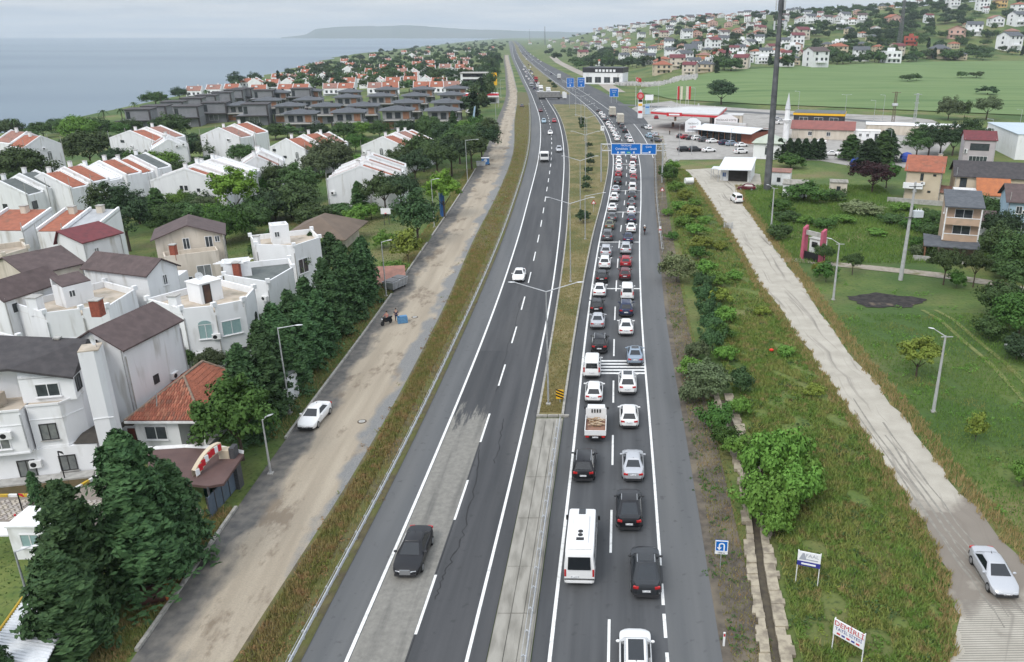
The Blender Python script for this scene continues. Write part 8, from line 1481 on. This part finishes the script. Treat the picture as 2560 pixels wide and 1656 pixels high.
T('broad', 607, 1150, 7.4, 6.6, 'dense round broadleaf tree beside the terracotta roof'); T('willow', 530, 935, 2.8, 3.4, 'grey green bush in front of the white stair room villa', leaf='olive'); T('darkbush', 475, 925, 3.0, 3.4, 'dark bush at the foot of the white stair room villa'); T('willow', 755, 720, 6.0, 5.0, 'pale olive tree below the turret villa'); T('darkbush', 690, 830, 3.2, 4.0, 'dark bush between low villa and conifer hedge')
T('dark', 110, 800, 6.2, 4.2, 'glossy dark tree between the cream and white villas', leaf='broad'); T('darkbush', 300, 765, 3.0, 4.0, 'dark palm-like bush behind the attic villa'); T('broad', 150, 690, 4.0, 4.2, 'leafy tree squeezed before the brick chimney house'); T('darkbush', 60, 872, 3.4, 4.0, 'bush in the gap behind the charcoal roof'); T('broad', 620, 745, 3.4, 3.0, 'small leafy tree behind the flat roofed villa')
T('dark', 325, 628, 12.0, 8.2, 'big blackish cypress mass beside the maroon roof', leaf='dark'); T('dark', 280, 600, 10.5, 7.0, 'dark evergreen left of the big cypress mass', leaf='pine'); T('broad', 565, 610, 6.5, 8.4, 'green tree right of the peach house'); T('broad', 630, 590, 6, 8, 'green tree behind the peach house chimney', leaf='mid'); T('darkbush', 690, 640, 4.5, 6, 'bush between the peach and turret houses'); T('conifer', 790, 690, 6.5, 4.2, 'dark conifer at the turret villa corner'); T('conifer', 830, 660, 5, 4, 'conifer beside the ivy wall of the court')
for i, (px, py) in enumerate(((800, 640), (830, 612), (858, 590), (885, 565), (905, 552), (930, 548))): T('shrub', px, py, 3.4, 4.2, f'bright ivy shrub along the court wall, {nth(i)} from the turret villa', 'ivy shrubs along the court wall', leaf='fresh')
T('pine', 730, 545, 7.0, 13, 'broad rounded pine before the white gable wall'); T('pine', 690, 555, 6, 9, 'low pine beside the broad rounded pine', leaf='dark'); T('pine', 705, 500, 8.5, 8, 'two stemmed umbrella pine left of the white gable'); T('broad', 755, 505, 8.5, 9, 'dark green tree behind the two stemmed pine', leaf='mid'); T('conifer', 900, 535, 6.5, 4.2, 'small fir against the white gable wall', leaf='mid')
T('lime', 592, 556, 11, 9, 'lime green tree before the red strip terrace'); T('fresh', 455, 545, 6, 6, 'small fresh green tree left of the lime green one'); T('fresh', 520, 552, 5, 6, 'pale green bush below the lime green tree', leaf='olive'); T('darkbush', 650, 545, 5, 7, 'brownish bush right of the lime green tree', leaf='pine')
T('pine', 965, 540, 8.5, 8.2, 'umbrella pine left of the basketball hoop'); T('pine', 1005, 535, 8.5, 8.2, 'umbrella pine right above the basketball hoop', leaf='dark'); T('dark', 1045, 612, 9.8, 7.8, 'stout dark evergreen beside the blue pillar', leaf='conifer'); T('yellowshrub', 1020, 655, 5.2, 5.2, 'yellow flowering shrub at the court corner'); T('lime', 1112, 545, 9.2, 7.6, 'vivid lime green tree behind the blue pillar')
GPN = 'umbrella pines of the roadside grove'
for i, (px, py, h, wd) in enumerate(((1000, 455, 8.5, 9), (1040, 470, 9, 9), (1060, 430, 10, 11), (1095, 450, 9.5, 10), (1130, 440, 10, 10), (1150, 410, 10, 11), (1180, 425, 10, 10), (1205, 400, 10, 10), (1165, 385, 9.5, 10), (1215, 375, 9.5, 9))): T('pine', px, py, h, wd, f'umbrella pine of the roadside grove, {nth(i)} counting from the left', GPN, ('pine', 'dark', 'mid')[i % 3])
T('willow', 835, 438, 9.5, 12, 'large grey green willow between two white terraces'); T('fresh', 800, 445, 7, 9, 'fresh green tree in front of the large willow', leaf='olive'); T('broad', 905, 345, 6, 8, 'light green tree left of the pavilion terrace', leaf='fresh'); T('dark', 1070, 345, 8, 10, 'dark trees below the grey villas', leaf='mid'); T('conifer', 1135, 335, 8, 5, 'dark fir beside the wood clad villa')
T('pine', 60, 470, 11, 16, 'huge dark pine at the left edge'); T('dark', 15, 430, 10, 12, 'dark pine behind the huge one at the edge', leaf='pine'); T('fresh', 60, 490, 6, 10, 'green tree under the huge edge pine', leaf='mid'); T('pine', 228, 415, 11, 15, 'wide dark umbrella pine before the sea terrace'); T('fresh', 200, 360, 11, 15, 'bright green tree against the sea'); T('pine', 290, 430, 7, 8, 'small dark pine right of the wide umbrella pine', leaf='dark')
T('pine', 435, 345, 9, 14, 'rounded pine in front of the grey flat villas', leaf='mid'); T('pine', 460, 405, 9, 13, 'left one of the twin umbrella pines', leaf='dark'); T('pine', 555, 400, 8.5, 15, 'right one of the twin umbrella pines'); T('broad', 400, 440, 7, 12, 'green tree below the twin umbrella pines', leaf='fresh'); T('dark', 430, 465, 6.5, 8, 'reddish dark bush right of the red roofs', leaf='pine')
T('pine', 215, 540, 7.5, 12, 'dark garden pine before the red roofs', leaf='pine'); T('pine', 305, 505, 9, 12, 'dark garden pine right of the red roofs', leaf='dark'); T('fresh', 225, 515, 6.5, 10, 'green tree between the garden pines'); T('conifer', 400, 560, 7, 6, 'loose branched fir before the white awning house', leaf='mid'); T('broad', 470, 570, 5, 9, 'green garden shrubs behind the peach house', leaf='mid')
for i, (px, py) in enumerate(((45, 350), (266, 325), (310, 320), (342, 300), (405, 268), (520, 262))): T('palm', px, py, 9.5, 6, f'slim palm on the sea front, {nth(i)} from the left', 'palms on the sea front')
T('fresh', 390, 262, 8, 18, 'green seafront trees left of the grey villas', leaf='broad'); T('dark', 450, 248, 8, 12, 'dark tree on the seafront behind grey villas', leaf='dark'); T('dark', 592, 222, 14, 14, 'tall round tree at the sea edge by the front coastal row', leaf='dark'); T('dark', 640, 215, 11, 14, 'dark tree right of the tall round sea edge tree')
for i, (px, py, h, wd, lf) in enumerate(((20, 350, 9, 14, 'pine'), (110, 345, 7, 11, 'mid'), (150, 335, 7, 10, 'mid'), (250, 345, 8, 12, 'mid'), (300, 342, 6, 10, 'broad'), (330, 335, 6, 10, 'mid'), (410, 330, 6, 10, 'dark'), (230, 330, 6, 10, 'dark'), (70, 360, 6, 10, 'mid'))): T('dark', px, py, h, wd, f'seafront garden tree, {nth(i)} planted behind the first terraces', 'seafront garden trees', lf)
for i, (px, py, h, wd, lf) in enumerate(((1965, 555, 2.4, 5, 'mid'), (2010, 560, 1.8, 4, 'fresh'), (2060, 570, 2, 5, 'broad'), (2110, 560, 1.8, 5, 'fresh'), (2230, 560, 2.2, 5, 'mid'), (2280, 575, 2.4, 5, 'broad'), (2320, 590, 2.6, 4, 'mid'), (2300, 620, 2.2, 4, 'broad'), (2330, 560, 3, 5, 'mid'), (2190, 590, 1.4, 4, 'fresh'), (1955, 530, 3, 5, 'broad'), (2090, 505, 3, 5, 'mid'), (2260, 530, 2, 5, 'fresh'), (2420, 545, 3, 5, 'mid'), (2480, 540, 4, 6, 'broad'), (2520, 700, 4, 6, 'mid'), (2290, 640, 2, 3, 'olive'))): T('darkbush', px, py, h, wd, f'meadow bush between gate pillars and villas, {nth(i)} of a loose scatter', 'bushes of the upper meadow', lf)
# road median shrubs
GMS = 'clipped shrubs on the median'
for i, (px, py, h) in enumerate(((1458, 560, 2.6), (1465, 480, 2.1), (1467, 461, 2.1), (1471, 438, 2.0), (1475, 416, 2.0), (1475, 402, 2.2), (1472, 373, 2.0), (1456, 326, 2.4), (1454, 317, 2.4), (1453, 308, 2.4), (1383, 218, 3), (1388, 224, 3), (1374, 210, 3))): x, y, _ = P(px, py); tree('ball', x, y, .12, h, h * 1.1, f'clipped dark shrub on the median, {nth(i)} from the camera', GMS)
# right verge
T('blossom', 1692, 706, 4.6, 5.2, 'pale flowering shrub beside the highway shoulder'); T('blossom', 1765, 985, 3.6, 4.6, 'pale leaved shrub above the drain', leaf='olive'); T('darkbush', 1850, 985, 3.0, 2.6, 'round dark bush right of the pale leaved shrub', leaf='conifer'); T('shrub', 1790, 1075, 2.8, 3.2, 'green shrub overhanging the drain', leaf='broad'); T('shrub', 1735, 1010, 2.6, 3.0, 'light shrub at the shoulder edge', leaf='olive')
for i, (px, py, h, wd) in enumerate(((1925, 1310, 4.2, 3.8), (1985, 1275, 4.4, 3.8), (1900, 1215, 4.4, 3.6), (1960, 1190, 4.6, 4.2), (2010, 1240, 3.8, 3.2), (1885, 1275, 3.2, 3.0), (1935, 1340, 2.6, 2.6))): T('shrub', px, py, h, wd, f'vivid green shrub of the clump behind the drain, {nth(i)} of them', 'vivid shrub clump behind the drain', 'fresh')
for i, (px, py) in enumerate(((1760, 760), (1768, 800), (1775, 840), (1780, 880), (1755, 730))): T('darkbush', px, py, 3.0, 3.0, f'dark reedy bush in the ditch, {nth(i)} from the flowering shrub', 'dark bushes in the ditch', 'conifer')
for i, (px, py, h, wd, lf) in enumerate(((1690, 480, 2.6, 4, 'fresh'), (1712, 500, 2.4, 4, 'yellowgreen'), (1700, 530, 2.4, 4, 'fresh'), (1725, 545, 2.8, 4.5, 'yellowgreen'), (1712, 570, 2.6, 4, 'fresh'), (1740, 590, 2.4, 4, 'fresh'), (1752, 620, 2.2, 4, 'yellowgreen'), (1745, 650, 2.4, 3.4, 'broad'), (1762, 690, 2.6, 3.6, 'fresh'), (1790, 715, 2.2, 3.6, 'fresh'), (1800, 760, 2.4, 3.4, 'yellowgreen'), (1812, 805, 2.2, 3.2, 'fresh'), (1800, 850, 2.4, 3.0, 'broad'), (1745, 900, 2.4, 2.8, 'olive'), (1725, 940, 2.2, 2.6, 'fresh'), (1815, 905, 2.0, 2.6, 'fresh'), (1850, 1040, 2.0, 2.4, 'fresh'), (1815, 1120, 2.2, 2.6, 'broad'), (1845, 1150, 2.4, 2.6, 'fresh'), (1668, 540, 1.6, 2.6, 'fresh'), (1680, 600, 1.6, 2.4, 'broad'), (2035, 990, 1.3, 2.0, 'yellowgreen'), (1965, 890, 1.3, 2.2, 'fresh'), (1905, 790, 1.3, 2.2, 'yellowgreen'), (1835, 700, 1.5, 2.6, 'fresh'), (1800, 625, 1.5, 2.8, 'yellowgreen'), (1760, 560, 1.6, 3, 'fresh'), (1735, 515, 1.6, 3, 'fresh'))): T('shrub', px, py, h, wd, f'ditch shrub between highway and lane, {nth(i)} of a ragged line', 'ragged shrubs between highway and lane', lf)
T('shrub', 1668, 455, 4.4, 5.0, 'green bush beside the pole under the overhead sign', leaf='broad'); T('shrub', 1680, 428, 3, 4, 'smaller bush behind the pole bush', leaf='fresh')
T('lime', 2290, 945, 4.6, 4.4, 'yellow green young tree in the rough meadow', leaf='yellowgreen'); T('yellowshrub', 2437, 1105, 2.8, 1.9, 'small yellow green shrub by the lane', leaf='yellowgreen'); T('shrub', 2560, 1215, 2.2, 2.4, 'green shrub at the right picture edge', leaf='fresh'); T('yellowshrub', 2065, 705, 3.0, 3.6, 'bush under the pink gate pillars', leaf='broad'); T('shrub', 2050, 690, 2.4, 2.4, 'yellowish shrub left of the gate bush', leaf='yellowgreen')
T('pine', 2358, 712, 5.6, 4.6, 'small umbrella pine before the peach villa', leaf='pine'); T('pine', 2432, 718, 5.4, 3.8, 'thin umbrella pine right of the small one', leaf='pine'); T('darkbush', 2390, 720, 2.6, 2.8, 'ball shaped bush between two small pines', leaf='broad'); T('pine', 2130, 687, 3.4, 3.0, 'little round tree by the gravel track', leaf='mid'); T('pine', 2057, 668, 3.8, 3.0, 'little round tree behind the pink gate', leaf='mid')
for i, (px, py, k, h, wd, lf) in enumerate(((2500, 665, 'pine', 6, 8, 'pine'), (2540, 690, 'pine', 6.5, 8, 'mid'), (2500, 800, 'broad', 5, 6.5, 'mid'), (2545, 840, 'broad', 5.5, 7, 'broad'), (2470, 850, 'darkbush', 3, 4, 'mid'), (2540, 900, 'darkbush', 3, 4, 'dark'), (2460, 560, 'broad', 5, 7, 'mid'), (2500, 600, 'broad', 5, 7, 'dark'), (2555, 760, 'broad', 5.5, 6, 'mid'))): T(k, px, py, h, wd, f'garden tree at the right edge below the peach villa, {nth(i)} planted', 'garden trees at the right edge', lf)
T('darkbush', 2010, 505, 4.4, 10, 'wide dark green bush below the phone mast', leaf='broad'); T('darkbush', 1950, 600, 3, 5, 'low bush by the lane pole', leaf='mid'); T('purple', 2180, 482, 7.5, 9.5, 'purple leaved tree left of the orange roofed villa'); T('broad', 2215, 470, 6, 6, 'green tree behind the purple one'); T('darkbush', 1975, 420, 4, 9, 'green bush right of the mast base', leaf='broad'); T('blossom', 2150, 535, 2.6, 8.5, 'whitish flowering thicket in the meadow')
for i, px in enumerate((1948, 1972, 1992, 2012, 2032, 2050)): T('conifer', px, 398, 5.8, 4.4, f'small cypress in the mosque yard row, {nth(i)} from the mosque', 'cypress row at the mosque', 'dark')
for i, (px, py, h) in enumerate(((2125, 400, 7), (2165, 425, 8), (2200, 420, 9.5), (2215, 405, 9), (2290, 395, 8), (2320, 390, 9), (2350, 385, 9), (2380, 390, 10), (2410, 385, 10.5), (2430, 380, 10), (2300, 372, 8))): T('dark' if i > 3 else 'conifer', px, py, h, 8, f'dark conifer behind the orange roofed villa, {nth(i)} from the left', 'dark conifers behind the villas', 'dark' if i % 2 else 'mid')
T('dark', 1803, 262, 12.5, 15, 'lone dark tree at the foot of the field', leaf='dark'); T('fresh', 2370, 300, 9, 11, 'thin pale tree left of three at the field edge', leaf='olive'); T('far', 2410, 298, 8, 6, 'dark slim tree between the pale field trees'); T('fresh', 2465, 300, 10, 12, 'thin pale tree right of three at the field edge', leaf='olive')
for i, (px, py, wd) in enumerate(((2268, 205, 10), (2402, 196, 9), (2440, 196, 12), (2468, 238, 12), (2290, 203, 8))): T('far', px, py, 5, wd, f'lone dark bush inside the green field, {nth(i)} of five', 'bushes in the green field')
# hillside and coast trees: the ones that show largest are things, the rest one mass
FARP = []                                                     # (x, y, z, h, width, place)
tr_ = 0; cnt = 0
while cnt < 480 and tr_ < 6000:
    tr_ += 1; az = rnd.triangular(-.07, .56, .34); rb_, rr_ = lerp_table(az, AZ, RB), lerp_table(az, AZ, RR); rad = rb_ - 5 + (rr_ - rb_) * rnd.random() ** 1.1; q = 1 / math.hypot(1, az); x, y = rad * az * q, rad * q
    if x < float(np.interp(y, *ROADC)) + 35 or any((x - a[0]) ** 2 + (y - a[1]) ** 2 < 80 for a in placed): continue
    FARP.append((x, y, float(hgt(x, y)) - .5, rnd.uniform(7, 12), rnd.uniform(9, 18), 'hill')); cnt += 1
for y_, x0, x1, st_ in ((232, 600, 1200, 60), (214, 690, 1220, 30), (202, 700, 1230, 26), (190, 720, 1240, 22), (178, 760, 1240, 20), (166, 800, 1250, 18), (154, 850, 1250, 16), (143, 900, 1255, 14), (133, 960, 1260, 12), (124, 1040, 1262, 11), (116, 1120, 1265, 9), (110, 1180, 1270, 8)):
    x_ = x0
    while x_ < x1:
        p = G(x_ + rnd.uniform(-10, 10), y_ + rnd.uniform(-4, 4)); FARP.append((*p, rnd.uniform(7, 12), rnd.uniform(9, 16), 'coast')); x_ += st_ * rnd.uniform(.7, 1.4)
for i in range(60):
    x, y, z = G(1345 + rnd.uniform(0, 190), rnd.uniform(128, 178)); x = x if x > float(np.interp(y, *ROADC)) + 42 else x + 80; FARP.append((x, y, float(hgt(x, y)), rnd.uniform(8, 12), rnd.uniform(10, 16), 'hill'))
FARP.sort(key=lambda p: p[1])
near_, rest = FARP[:215], FARP[215:]
BN = [(0, 480, 'nearest'), (480, 620, 'near'), (620, 700, 'low'), (700, 780, 'middle'), (780, 900, 'upper'), (900, 1e9, 'far')]
for plc in ('hill', 'coast'):
    for lo_, hi_, bn in BN:
        for i, p in enumerate(sorted([q for q in near_ if q[5] == plc and lo_ <= q[1] < hi_], key=lambda q: q[0] / q[1])):
            kd = 'farcone' if rnd.random() < .15 else 'far'; lab = f"dark {'conifer' if kd == 'farcone' else 'tree'} among {'hillside' if plc == 'hill' else 'coastal'} houses, {nth(i)} from left in the {bn} band"
            tree(kd, *p[:3], p[3], p[4] if kd == 'far' else 5, lab, 'trees on the hillside' if plc == 'hill' else 'trees along the coast')
cv_ = []
for m_ in KIND['far'][0]: a = np.empty(len(m_.vertices) * 3, np.float32); m_.vertices.foreach_get('co', a); cv_.append(a.reshape(-1, 3))
for nm, sel, lf, lab in (('distant_trees', 0, 'mid', 'mass of distant green trees over hill and coast'), ('distant_woods', 1, 'dark', 'mass of distant dark trees over hill and coast')):
    V = []
    for i, p in enumerate(rest):
        if i % 2 != sel: continue
        c = cv_[i % 4]; a = rnd.uniform(0, 6.28); k = p[4] / 9.6; kz = p[3] / 8.2; V.append(np.stack([(c[:, 0] * math.cos(a) - c[:, 1] * math.sin(a)) * k + p[0], (c[:, 0] * math.sin(a) + c[:, 1] * math.cos(a)) * k + p[1], c[:, 2] * kz + p[2]], 1))
    V = np.concatenate(V).astype(np.float32); N = len(V) // 4; me = bpy.data.meshes.new(nm); me.vertices.add(4 * N); me.vertices.foreach_set('co', V.ravel()); me.loops.add(4 * N); me.loops.foreach_set('vertex_index', np.arange(4 * N, dtype=np.int32)); me.polygons.add(N); me.polygons.foreach_set('loop_start', np.arange(0, 4 * N, 4, dtype=np.int32)); me.update(calc_edges=True); me.materials.append(LM[lf]); tag(link(nm, me), lab, 'trees', kind='stuff')
for i in range(34): y = 330 + i * 26 + rnd.uniform(-6, 6); x = float(crv('SL', y)) - rnd.uniform(8, 16); tree('far' if i % 3 else 'farcone', x, y, float(hgt(x, y)), rnd.uniform(9, 13), rnd.uniform(9, 12) if i % 3 else 6, f'dark roadside tree beyond the grove, {nth(i)} going towards the horizon', 'roadside trees receding to the horizon')
# greenery filling the gaps of the holiday estate
for i, (px, py, k, h, wd, lf) in enumerate(((20, 500, 'broad', 6, 9, 'mid'), (120, 520, 'broad', 5, 8, 'broad'), (160, 505, 'darkbush', 4, 7, 'mid'), (250, 460, 'broad', 6, 9, 'fresh'), (330, 470, 'dark', 7, 8, 'mid'), (345, 430, 'broad', 6, 9, 'broad'), (370, 420, 'broad', 6, 9, 'mid'), (480, 440, 'darkbush', 4, 9, 'mid'), (520, 420, 'darkbush', 4, 9, 'dark'), (610, 410, 'broad', 6, 8, 'mid'), (640, 470, 'broad', 6, 8, 'mid'), (655, 500, 'broad', 6, 8, 'broad'), (590, 365, 'broad', 7, 10, 'mid'), (630, 352, 'dark', 7, 9, 'dark'), (690, 350, 'broad', 6, 9, 'mid'), (720, 345, 'darkbush', 5, 10, 'mid'), (800, 352, 'broad', 6, 9, 'dark'), (860, 350, 'broad', 6, 10, 'mid'), (890, 380, 'broad', 6, 8, 'broad'), (880, 420, 'darkbush', 4, 8, 'fresh'), (1000, 400, 'broad', 7, 9, 'mid'), (1030, 380, 'broad', 6, 9, 'mid'), (950, 345, 'dark', 6, 8, 'mid'), (1020, 345, 'broad', 6, 9, 'dark'), (1090, 365, 'pine', 8, 10, 'mid'), (1120, 375, 'pine', 8, 10, 'dark'), (500, 545, 'broad', 5, 8, 'mid'), (540, 560, 'broad', 4, 7, 'fresh'), (590, 565, 'darkbush', 4, 8, 'mid'), (650, 560, 'broad', 5, 8, 'mid'), (350, 560, 'dark', 7, 7, 'dark'), (420, 580, 'broad', 5, 7, 'mid'), (780, 560, 'darkbush', 4, 8, 'pine'), (850, 545, 'darkbush', 3, 8, 'mid'), (660, 660, 'darkbush', 4, 5, 'mid'), (960, 620, 'darkbush', 3, 4, 'fresh'), (985, 690, 'shrub', 2.5, 4, 'fresh'), (1195, 345, 'broad', 7, 9, 'broad'), (1160, 345, 'broad', 6, 8, 'fresh'), (1225, 330, 'yellowshrub', 5, 9, 'olive'))):
    T(k, px, py, h, wd, f'garden greenery between the estate houses, {nth(i)} in a list running left to right' if False else f'leafy garden {"bush" if "bush" in k or "shrub" in k else "tree"} between the estate houses, {nth(i)} of the planting', 'garden planting of the holiday estate', lf)
# ---------------------------------------------------------------- grass and weeds as blades
def blades(name, pos, h, wdt, m, lean=.45):
    N = len(pos); a = nr.random(N) * 2 * np.pi; hh = h * nr.uniform(.5, 1.3, N); l_ = lean * hh * nr.uniform(.2, 1.2, N); b = nr.random(N) * 2 * np.pi
    d = np.stack([np.cos(a), np.sin(a), np.zeros(N)], 1) * (wdt * nr.uniform(.6, 1.4, N))[:, None]; top = pos + np.stack([l_ * np.cos(b), l_ * np.sin(b), hh], 1)
    v = np.stack([pos - d, pos + d, top], 1).reshape(-1, 3); me = bpy.data.meshes.new(name); me.vertices.add(3 * N); me.vertices.foreach_set('co', v.astype(np.float32).ravel()); me.loops.add(3 * N); me.loops.foreach_set('vertex_index', np.arange(3 * N, dtype=np.int32)); me.polygons.add(N); me.polygons.foreach_set('loop_start', np.arange(0, 3 * N, 3, dtype=np.int32)); me.update(calc_edges=True); me.materials.append(m); return tag(link(name, me), kind='stuff')
def grassmat(name, cols, sc=.35, fine=3.0):
    t = NT(name, .8, .2); a, b, c, d = cols; col = t.mix(t.rng(t.noise(sc, det=4, ro=.6), .38, .62), a, b); col = t.mix(t.rng(t.noise(sc * 2.3, det=3), .52, .68), col, c); col = t.mix(t.rng(t.noise(fine, det=2), .5, .75, 0, .8), col, d); return t.done(col)
GV_ = grassmat('verge_grass', ((.15, .18, .045), (.24, .19, .075), (.30, .19, .09), (.36, .29, .13)), .45)
GR_ = grassmat('rough_grass', ((.12, .205, .04), (.21, .225, .062), (.27, .20, .09), (.08, .155, .03)), .42, 1.6)
GM_ = grassmat('dry_grass', ((.25, .21, .085), (.31, .25, .12), (.20, .18, .065), (.15, .15, .05)), .5)
def holes(p, k=.62): x, y = p[:, 0], p[:, 1]; n = np.sin(.83 * x + 1.7 * np.sin(.41 * y)) * np.sin(.57 * y + 1.3 * np.sin(.6 * x)) + .35 * np.sin(2.1 * x + 1.1 * y); return p[n < k]
def strip_pts(A, B, y0, y1, n, da=0.0, db=0.0, bias=1.0, z=.02):
    y = y0 + (y1 - y0) * nr.random(n) ** bias; f = nr.random(n); xa, xb = (A(y) if callable(A) else crv(A, y)) + da, (B(y) if callable(B) else crv(B, y)) + db; return np.stack([xa + (xb - xa) * f, y, np.full(n, z)], 1)
tag(blades('verge_grass', np.concatenate([strip_pts('SR', 'LR', 28, 130, 30000, .1, -1.3, 1.3), strip_pts('SR', 'LR', 28, 130, 4000, 1.2, -.3, 1.3), strip_pts('SR', 'LR', 130, 420, 20000, .1, -.8, 1.2)]), .36, .035, GV_), 'tall brown and yellow weeds between dirt road and guard rail', 'grass')
tag(blades('median_weeds', strip_pts('KL', 'KR', 68, 300, 26000, .3, -.3, 1.5, .17), .16, .035, GM_), 'short dry grass on the highway median', 'grass')
RGL = lambda y: np.interp(y, [20, 36, 44, 56, 70, 95, 140, 220], [10.5, 12.0, 12.6, 14.0, 14.2, 14.0, 15.0, 19.5])
p1 = strip_pts(RGL, LNL, 24, 95, 80000, 0, -.15, 1.25); p2 = strip_pts(RGL, LNL, 95, 215, 40000, 0, -.2, 1.1)
tag(blades('rough_grass', holes(np.concatenate([p1, p2])), .33, .05, GR_, .8), 'rough tall grass between the drain and the concrete lane', 'grass')
edge_l = strip_pts(LNL, LNL, 30, 200, 14000, -1.1, .1, 1.2); edge_r = strip_pts(LNR, LNR, 30, 190, 16000, -.1, 1.6, 1.2)
tag(blades('lane_edge_grass', np.concatenate([edge_l, edge_r]), .42, .035, grassmat('edge_grass', ((.27, .21, .085), (.34, .25, .115), (.20, .20, .06), (.40, .31, .16)), .6)), 'straw coloured grass along both lane edges', 'grass')
p3 = strip_pts(LNR, lambda y: LNR(y) + 8 + .28 * y, 26, 100, 70000, .3, 0, 1.2); x0, y0, _ = P(2212, 752); k = ((p3[:, 0] - x0) / 5.2) ** 2 + ((p3[:, 1] - y0) / 3.4) ** 2 > 1; p3 = p3[k]; p3 = p3[p3[:, 1] < 97]
tag(blades('meadow_grass', holes(p3), .26, .04, grassmat('meadow', ((.10, .19, .035), (.14, .215, .045), (.20, .20, .065), (.07, .155, .03)), .12)), 'mown and rough meadow grass right of the concrete lane', 'grass')
p4 = strip_pts(lambda y: LNR(y) + 1, lambda y: LNR(y) + 34, 121, 190, 45000, 0, 0, 1.0)
tag(blades('upper_meadow_grass', p4, .5, .06, grassmat('upper_meadow', ((.095, .185, .035), (.13, .21, .042), (.08, .16, .03), (.18, .225, .06)), .1)), 'lush green grass of the upper meadow', 'grass')
p5 = np.concatenate([strip_pts('RE', lambda y: np.minimum(crv('RE', y) + 3.0, RGL(y) - .9), 24, 110, 9000, .5, 0, 1.3), strip_pts('RE', lambda y: crv('RE', y) + 4.0, 110, 290, 9000, .5, 0, 1.1)])
tag(blades('shoulder_weeds', p5, .22, .03, GV_), 'sparse weeds on the gravel beside the outer shoulder', 'grass')
lw = np.concatenate([strip_pts(lambda y: crv('SL', y) - 2.4, 'SL', 35, 52, 6000, 0, -.2), strip_pts(lambda y: crv('SL', y) - 2.2, 'SL', 63, 215, 14000, 0, -.2)])
tag(blades('kerb_weeds', lw, .3, .03, GV_), 'dry weeds along the service road kerb', 'grass')
gx_ = nr.uniform(-75, -30, 60000); gy_ = nr.uniform(35, 240, 60000); tag(blades('garden_grass', np.stack([gx_, gy_, hgt(gx_, gy_) - .03], 1), .12, .06, grassmat('garden_green', ((.065, .13, .03), (.09, .15, .036), (.13, .145, .05), (.05, .10, .022)), .2)), 'garden lawns among the white villas', 'grass')
# weeds: small leafy tufts strewn through the rough grass
def tufts(name, pos, rad, k, leaf, m, lab):
    N = len(pos); i = np.repeat(np.arange(N), k); d = nr.normal(size=(N * k, 3)); d /= np.linalg.norm(d, axis=1, keepdims=True); d[:, 2] = np.abs(d[:, 2]); s = (rad * nr.uniform(.4, 1.5, N))[i]
    p = pos[i] + d * s[:, None] * nr.uniform(.4, 1, N * k)[:, None]; me = quads(name, p, d + .5 * nr.normal(size=d.shape) + np.array([0, 0, .5]), leaf * nr.uniform(.6, 1.4, N * k), .7, m); tag(link(name, me), lab, 'weeds', kind='stuff')
def bunch(A, B, y0, y1, n, grp=7, da=0, db=0): c = strip_pts(A, B, y0, y1, n, da, db, 1.2); return np.concatenate([c + np.concatenate([nr.normal(size=(n, 2)) * .5, np.zeros((n, 1))], 1) for _ in range(grp)])
tufts('verge_weeds', bunch(RGL, LNL, 26, 120, 150, 7, .4, -.8), .28, 16, .075, LM['fresh'], 'fresh green weed tufts in the rough grass'); tufts('straw_weeds', bunch(RGL, LNL, 26, 150, 90, 6, .4, -.5), .25, 14, .06, LM['yellowgreen'], 'yellow green weed tufts in the rough grass'); tufts('dark_weeds', bunch(RGL, LNL, 26, 140, 80, 7, .4, -.8), .3, 14, .08, LM['mid'], 'dark weed tufts in the rough grass')
tufts('meadow_weeds', bunch(LNR, lambda y: LNR(y) + 18, 34, 110, 90, 6, .8, 0), .25, 14, .07, LM['fresh'], 'weed tufts in the meadow right of the lane'); tufts('brown_weeds', bunch('SR', 'LR', 28, 200, 160, 6, .3, -1.2), .25, 12, .06, leafmat('leaf_rust', (.20, .12, .05), (.26, .16, .07), (.30, .22, .10)), 'rusty weed tufts on the left verge'); tufts('verge_green', bunch('SR', 'LR', 28, 300, 160, 5, .2, -1.6), .25, 12, .06, LM['yellowgreen'], 'green weed tufts on the left verge')
tufts('shoulder_tufts', bunch('RE', lambda y: crv('RE', y) + 2.2, 26, 130, 60, 6, .6, 0), .22, 12, .06, LM['broad'], 'weed tufts on the gravel beside the outer shoulder')
# ---------------------------------------------------------------- the hazy air over land and sea
hz_ = bpy.data.materials.new('haze_air'); hz_.use_nodes = True; hn = hz_.node_tree.nodes; hn.remove(hn['Principled BSDF']); pvn = hn.new('ShaderNodeVolumePrincipled'); pvn.inputs['Color'].default_value = (.80, .91, 1.0, 1); pvn.inputs['Density'].default_value = 8.0e-5; pvn.inputs['Anisotropy'].default_value = 0
hz_.node_tree.links.new(pvn.outputs[0], hn['Material Output'].inputs['Volume'])
mb = MB(); mb.box((-4500, 7150, 137), (29000, 16700, 314)); tag(mb.obj('haze', hz_), kind='stuff')
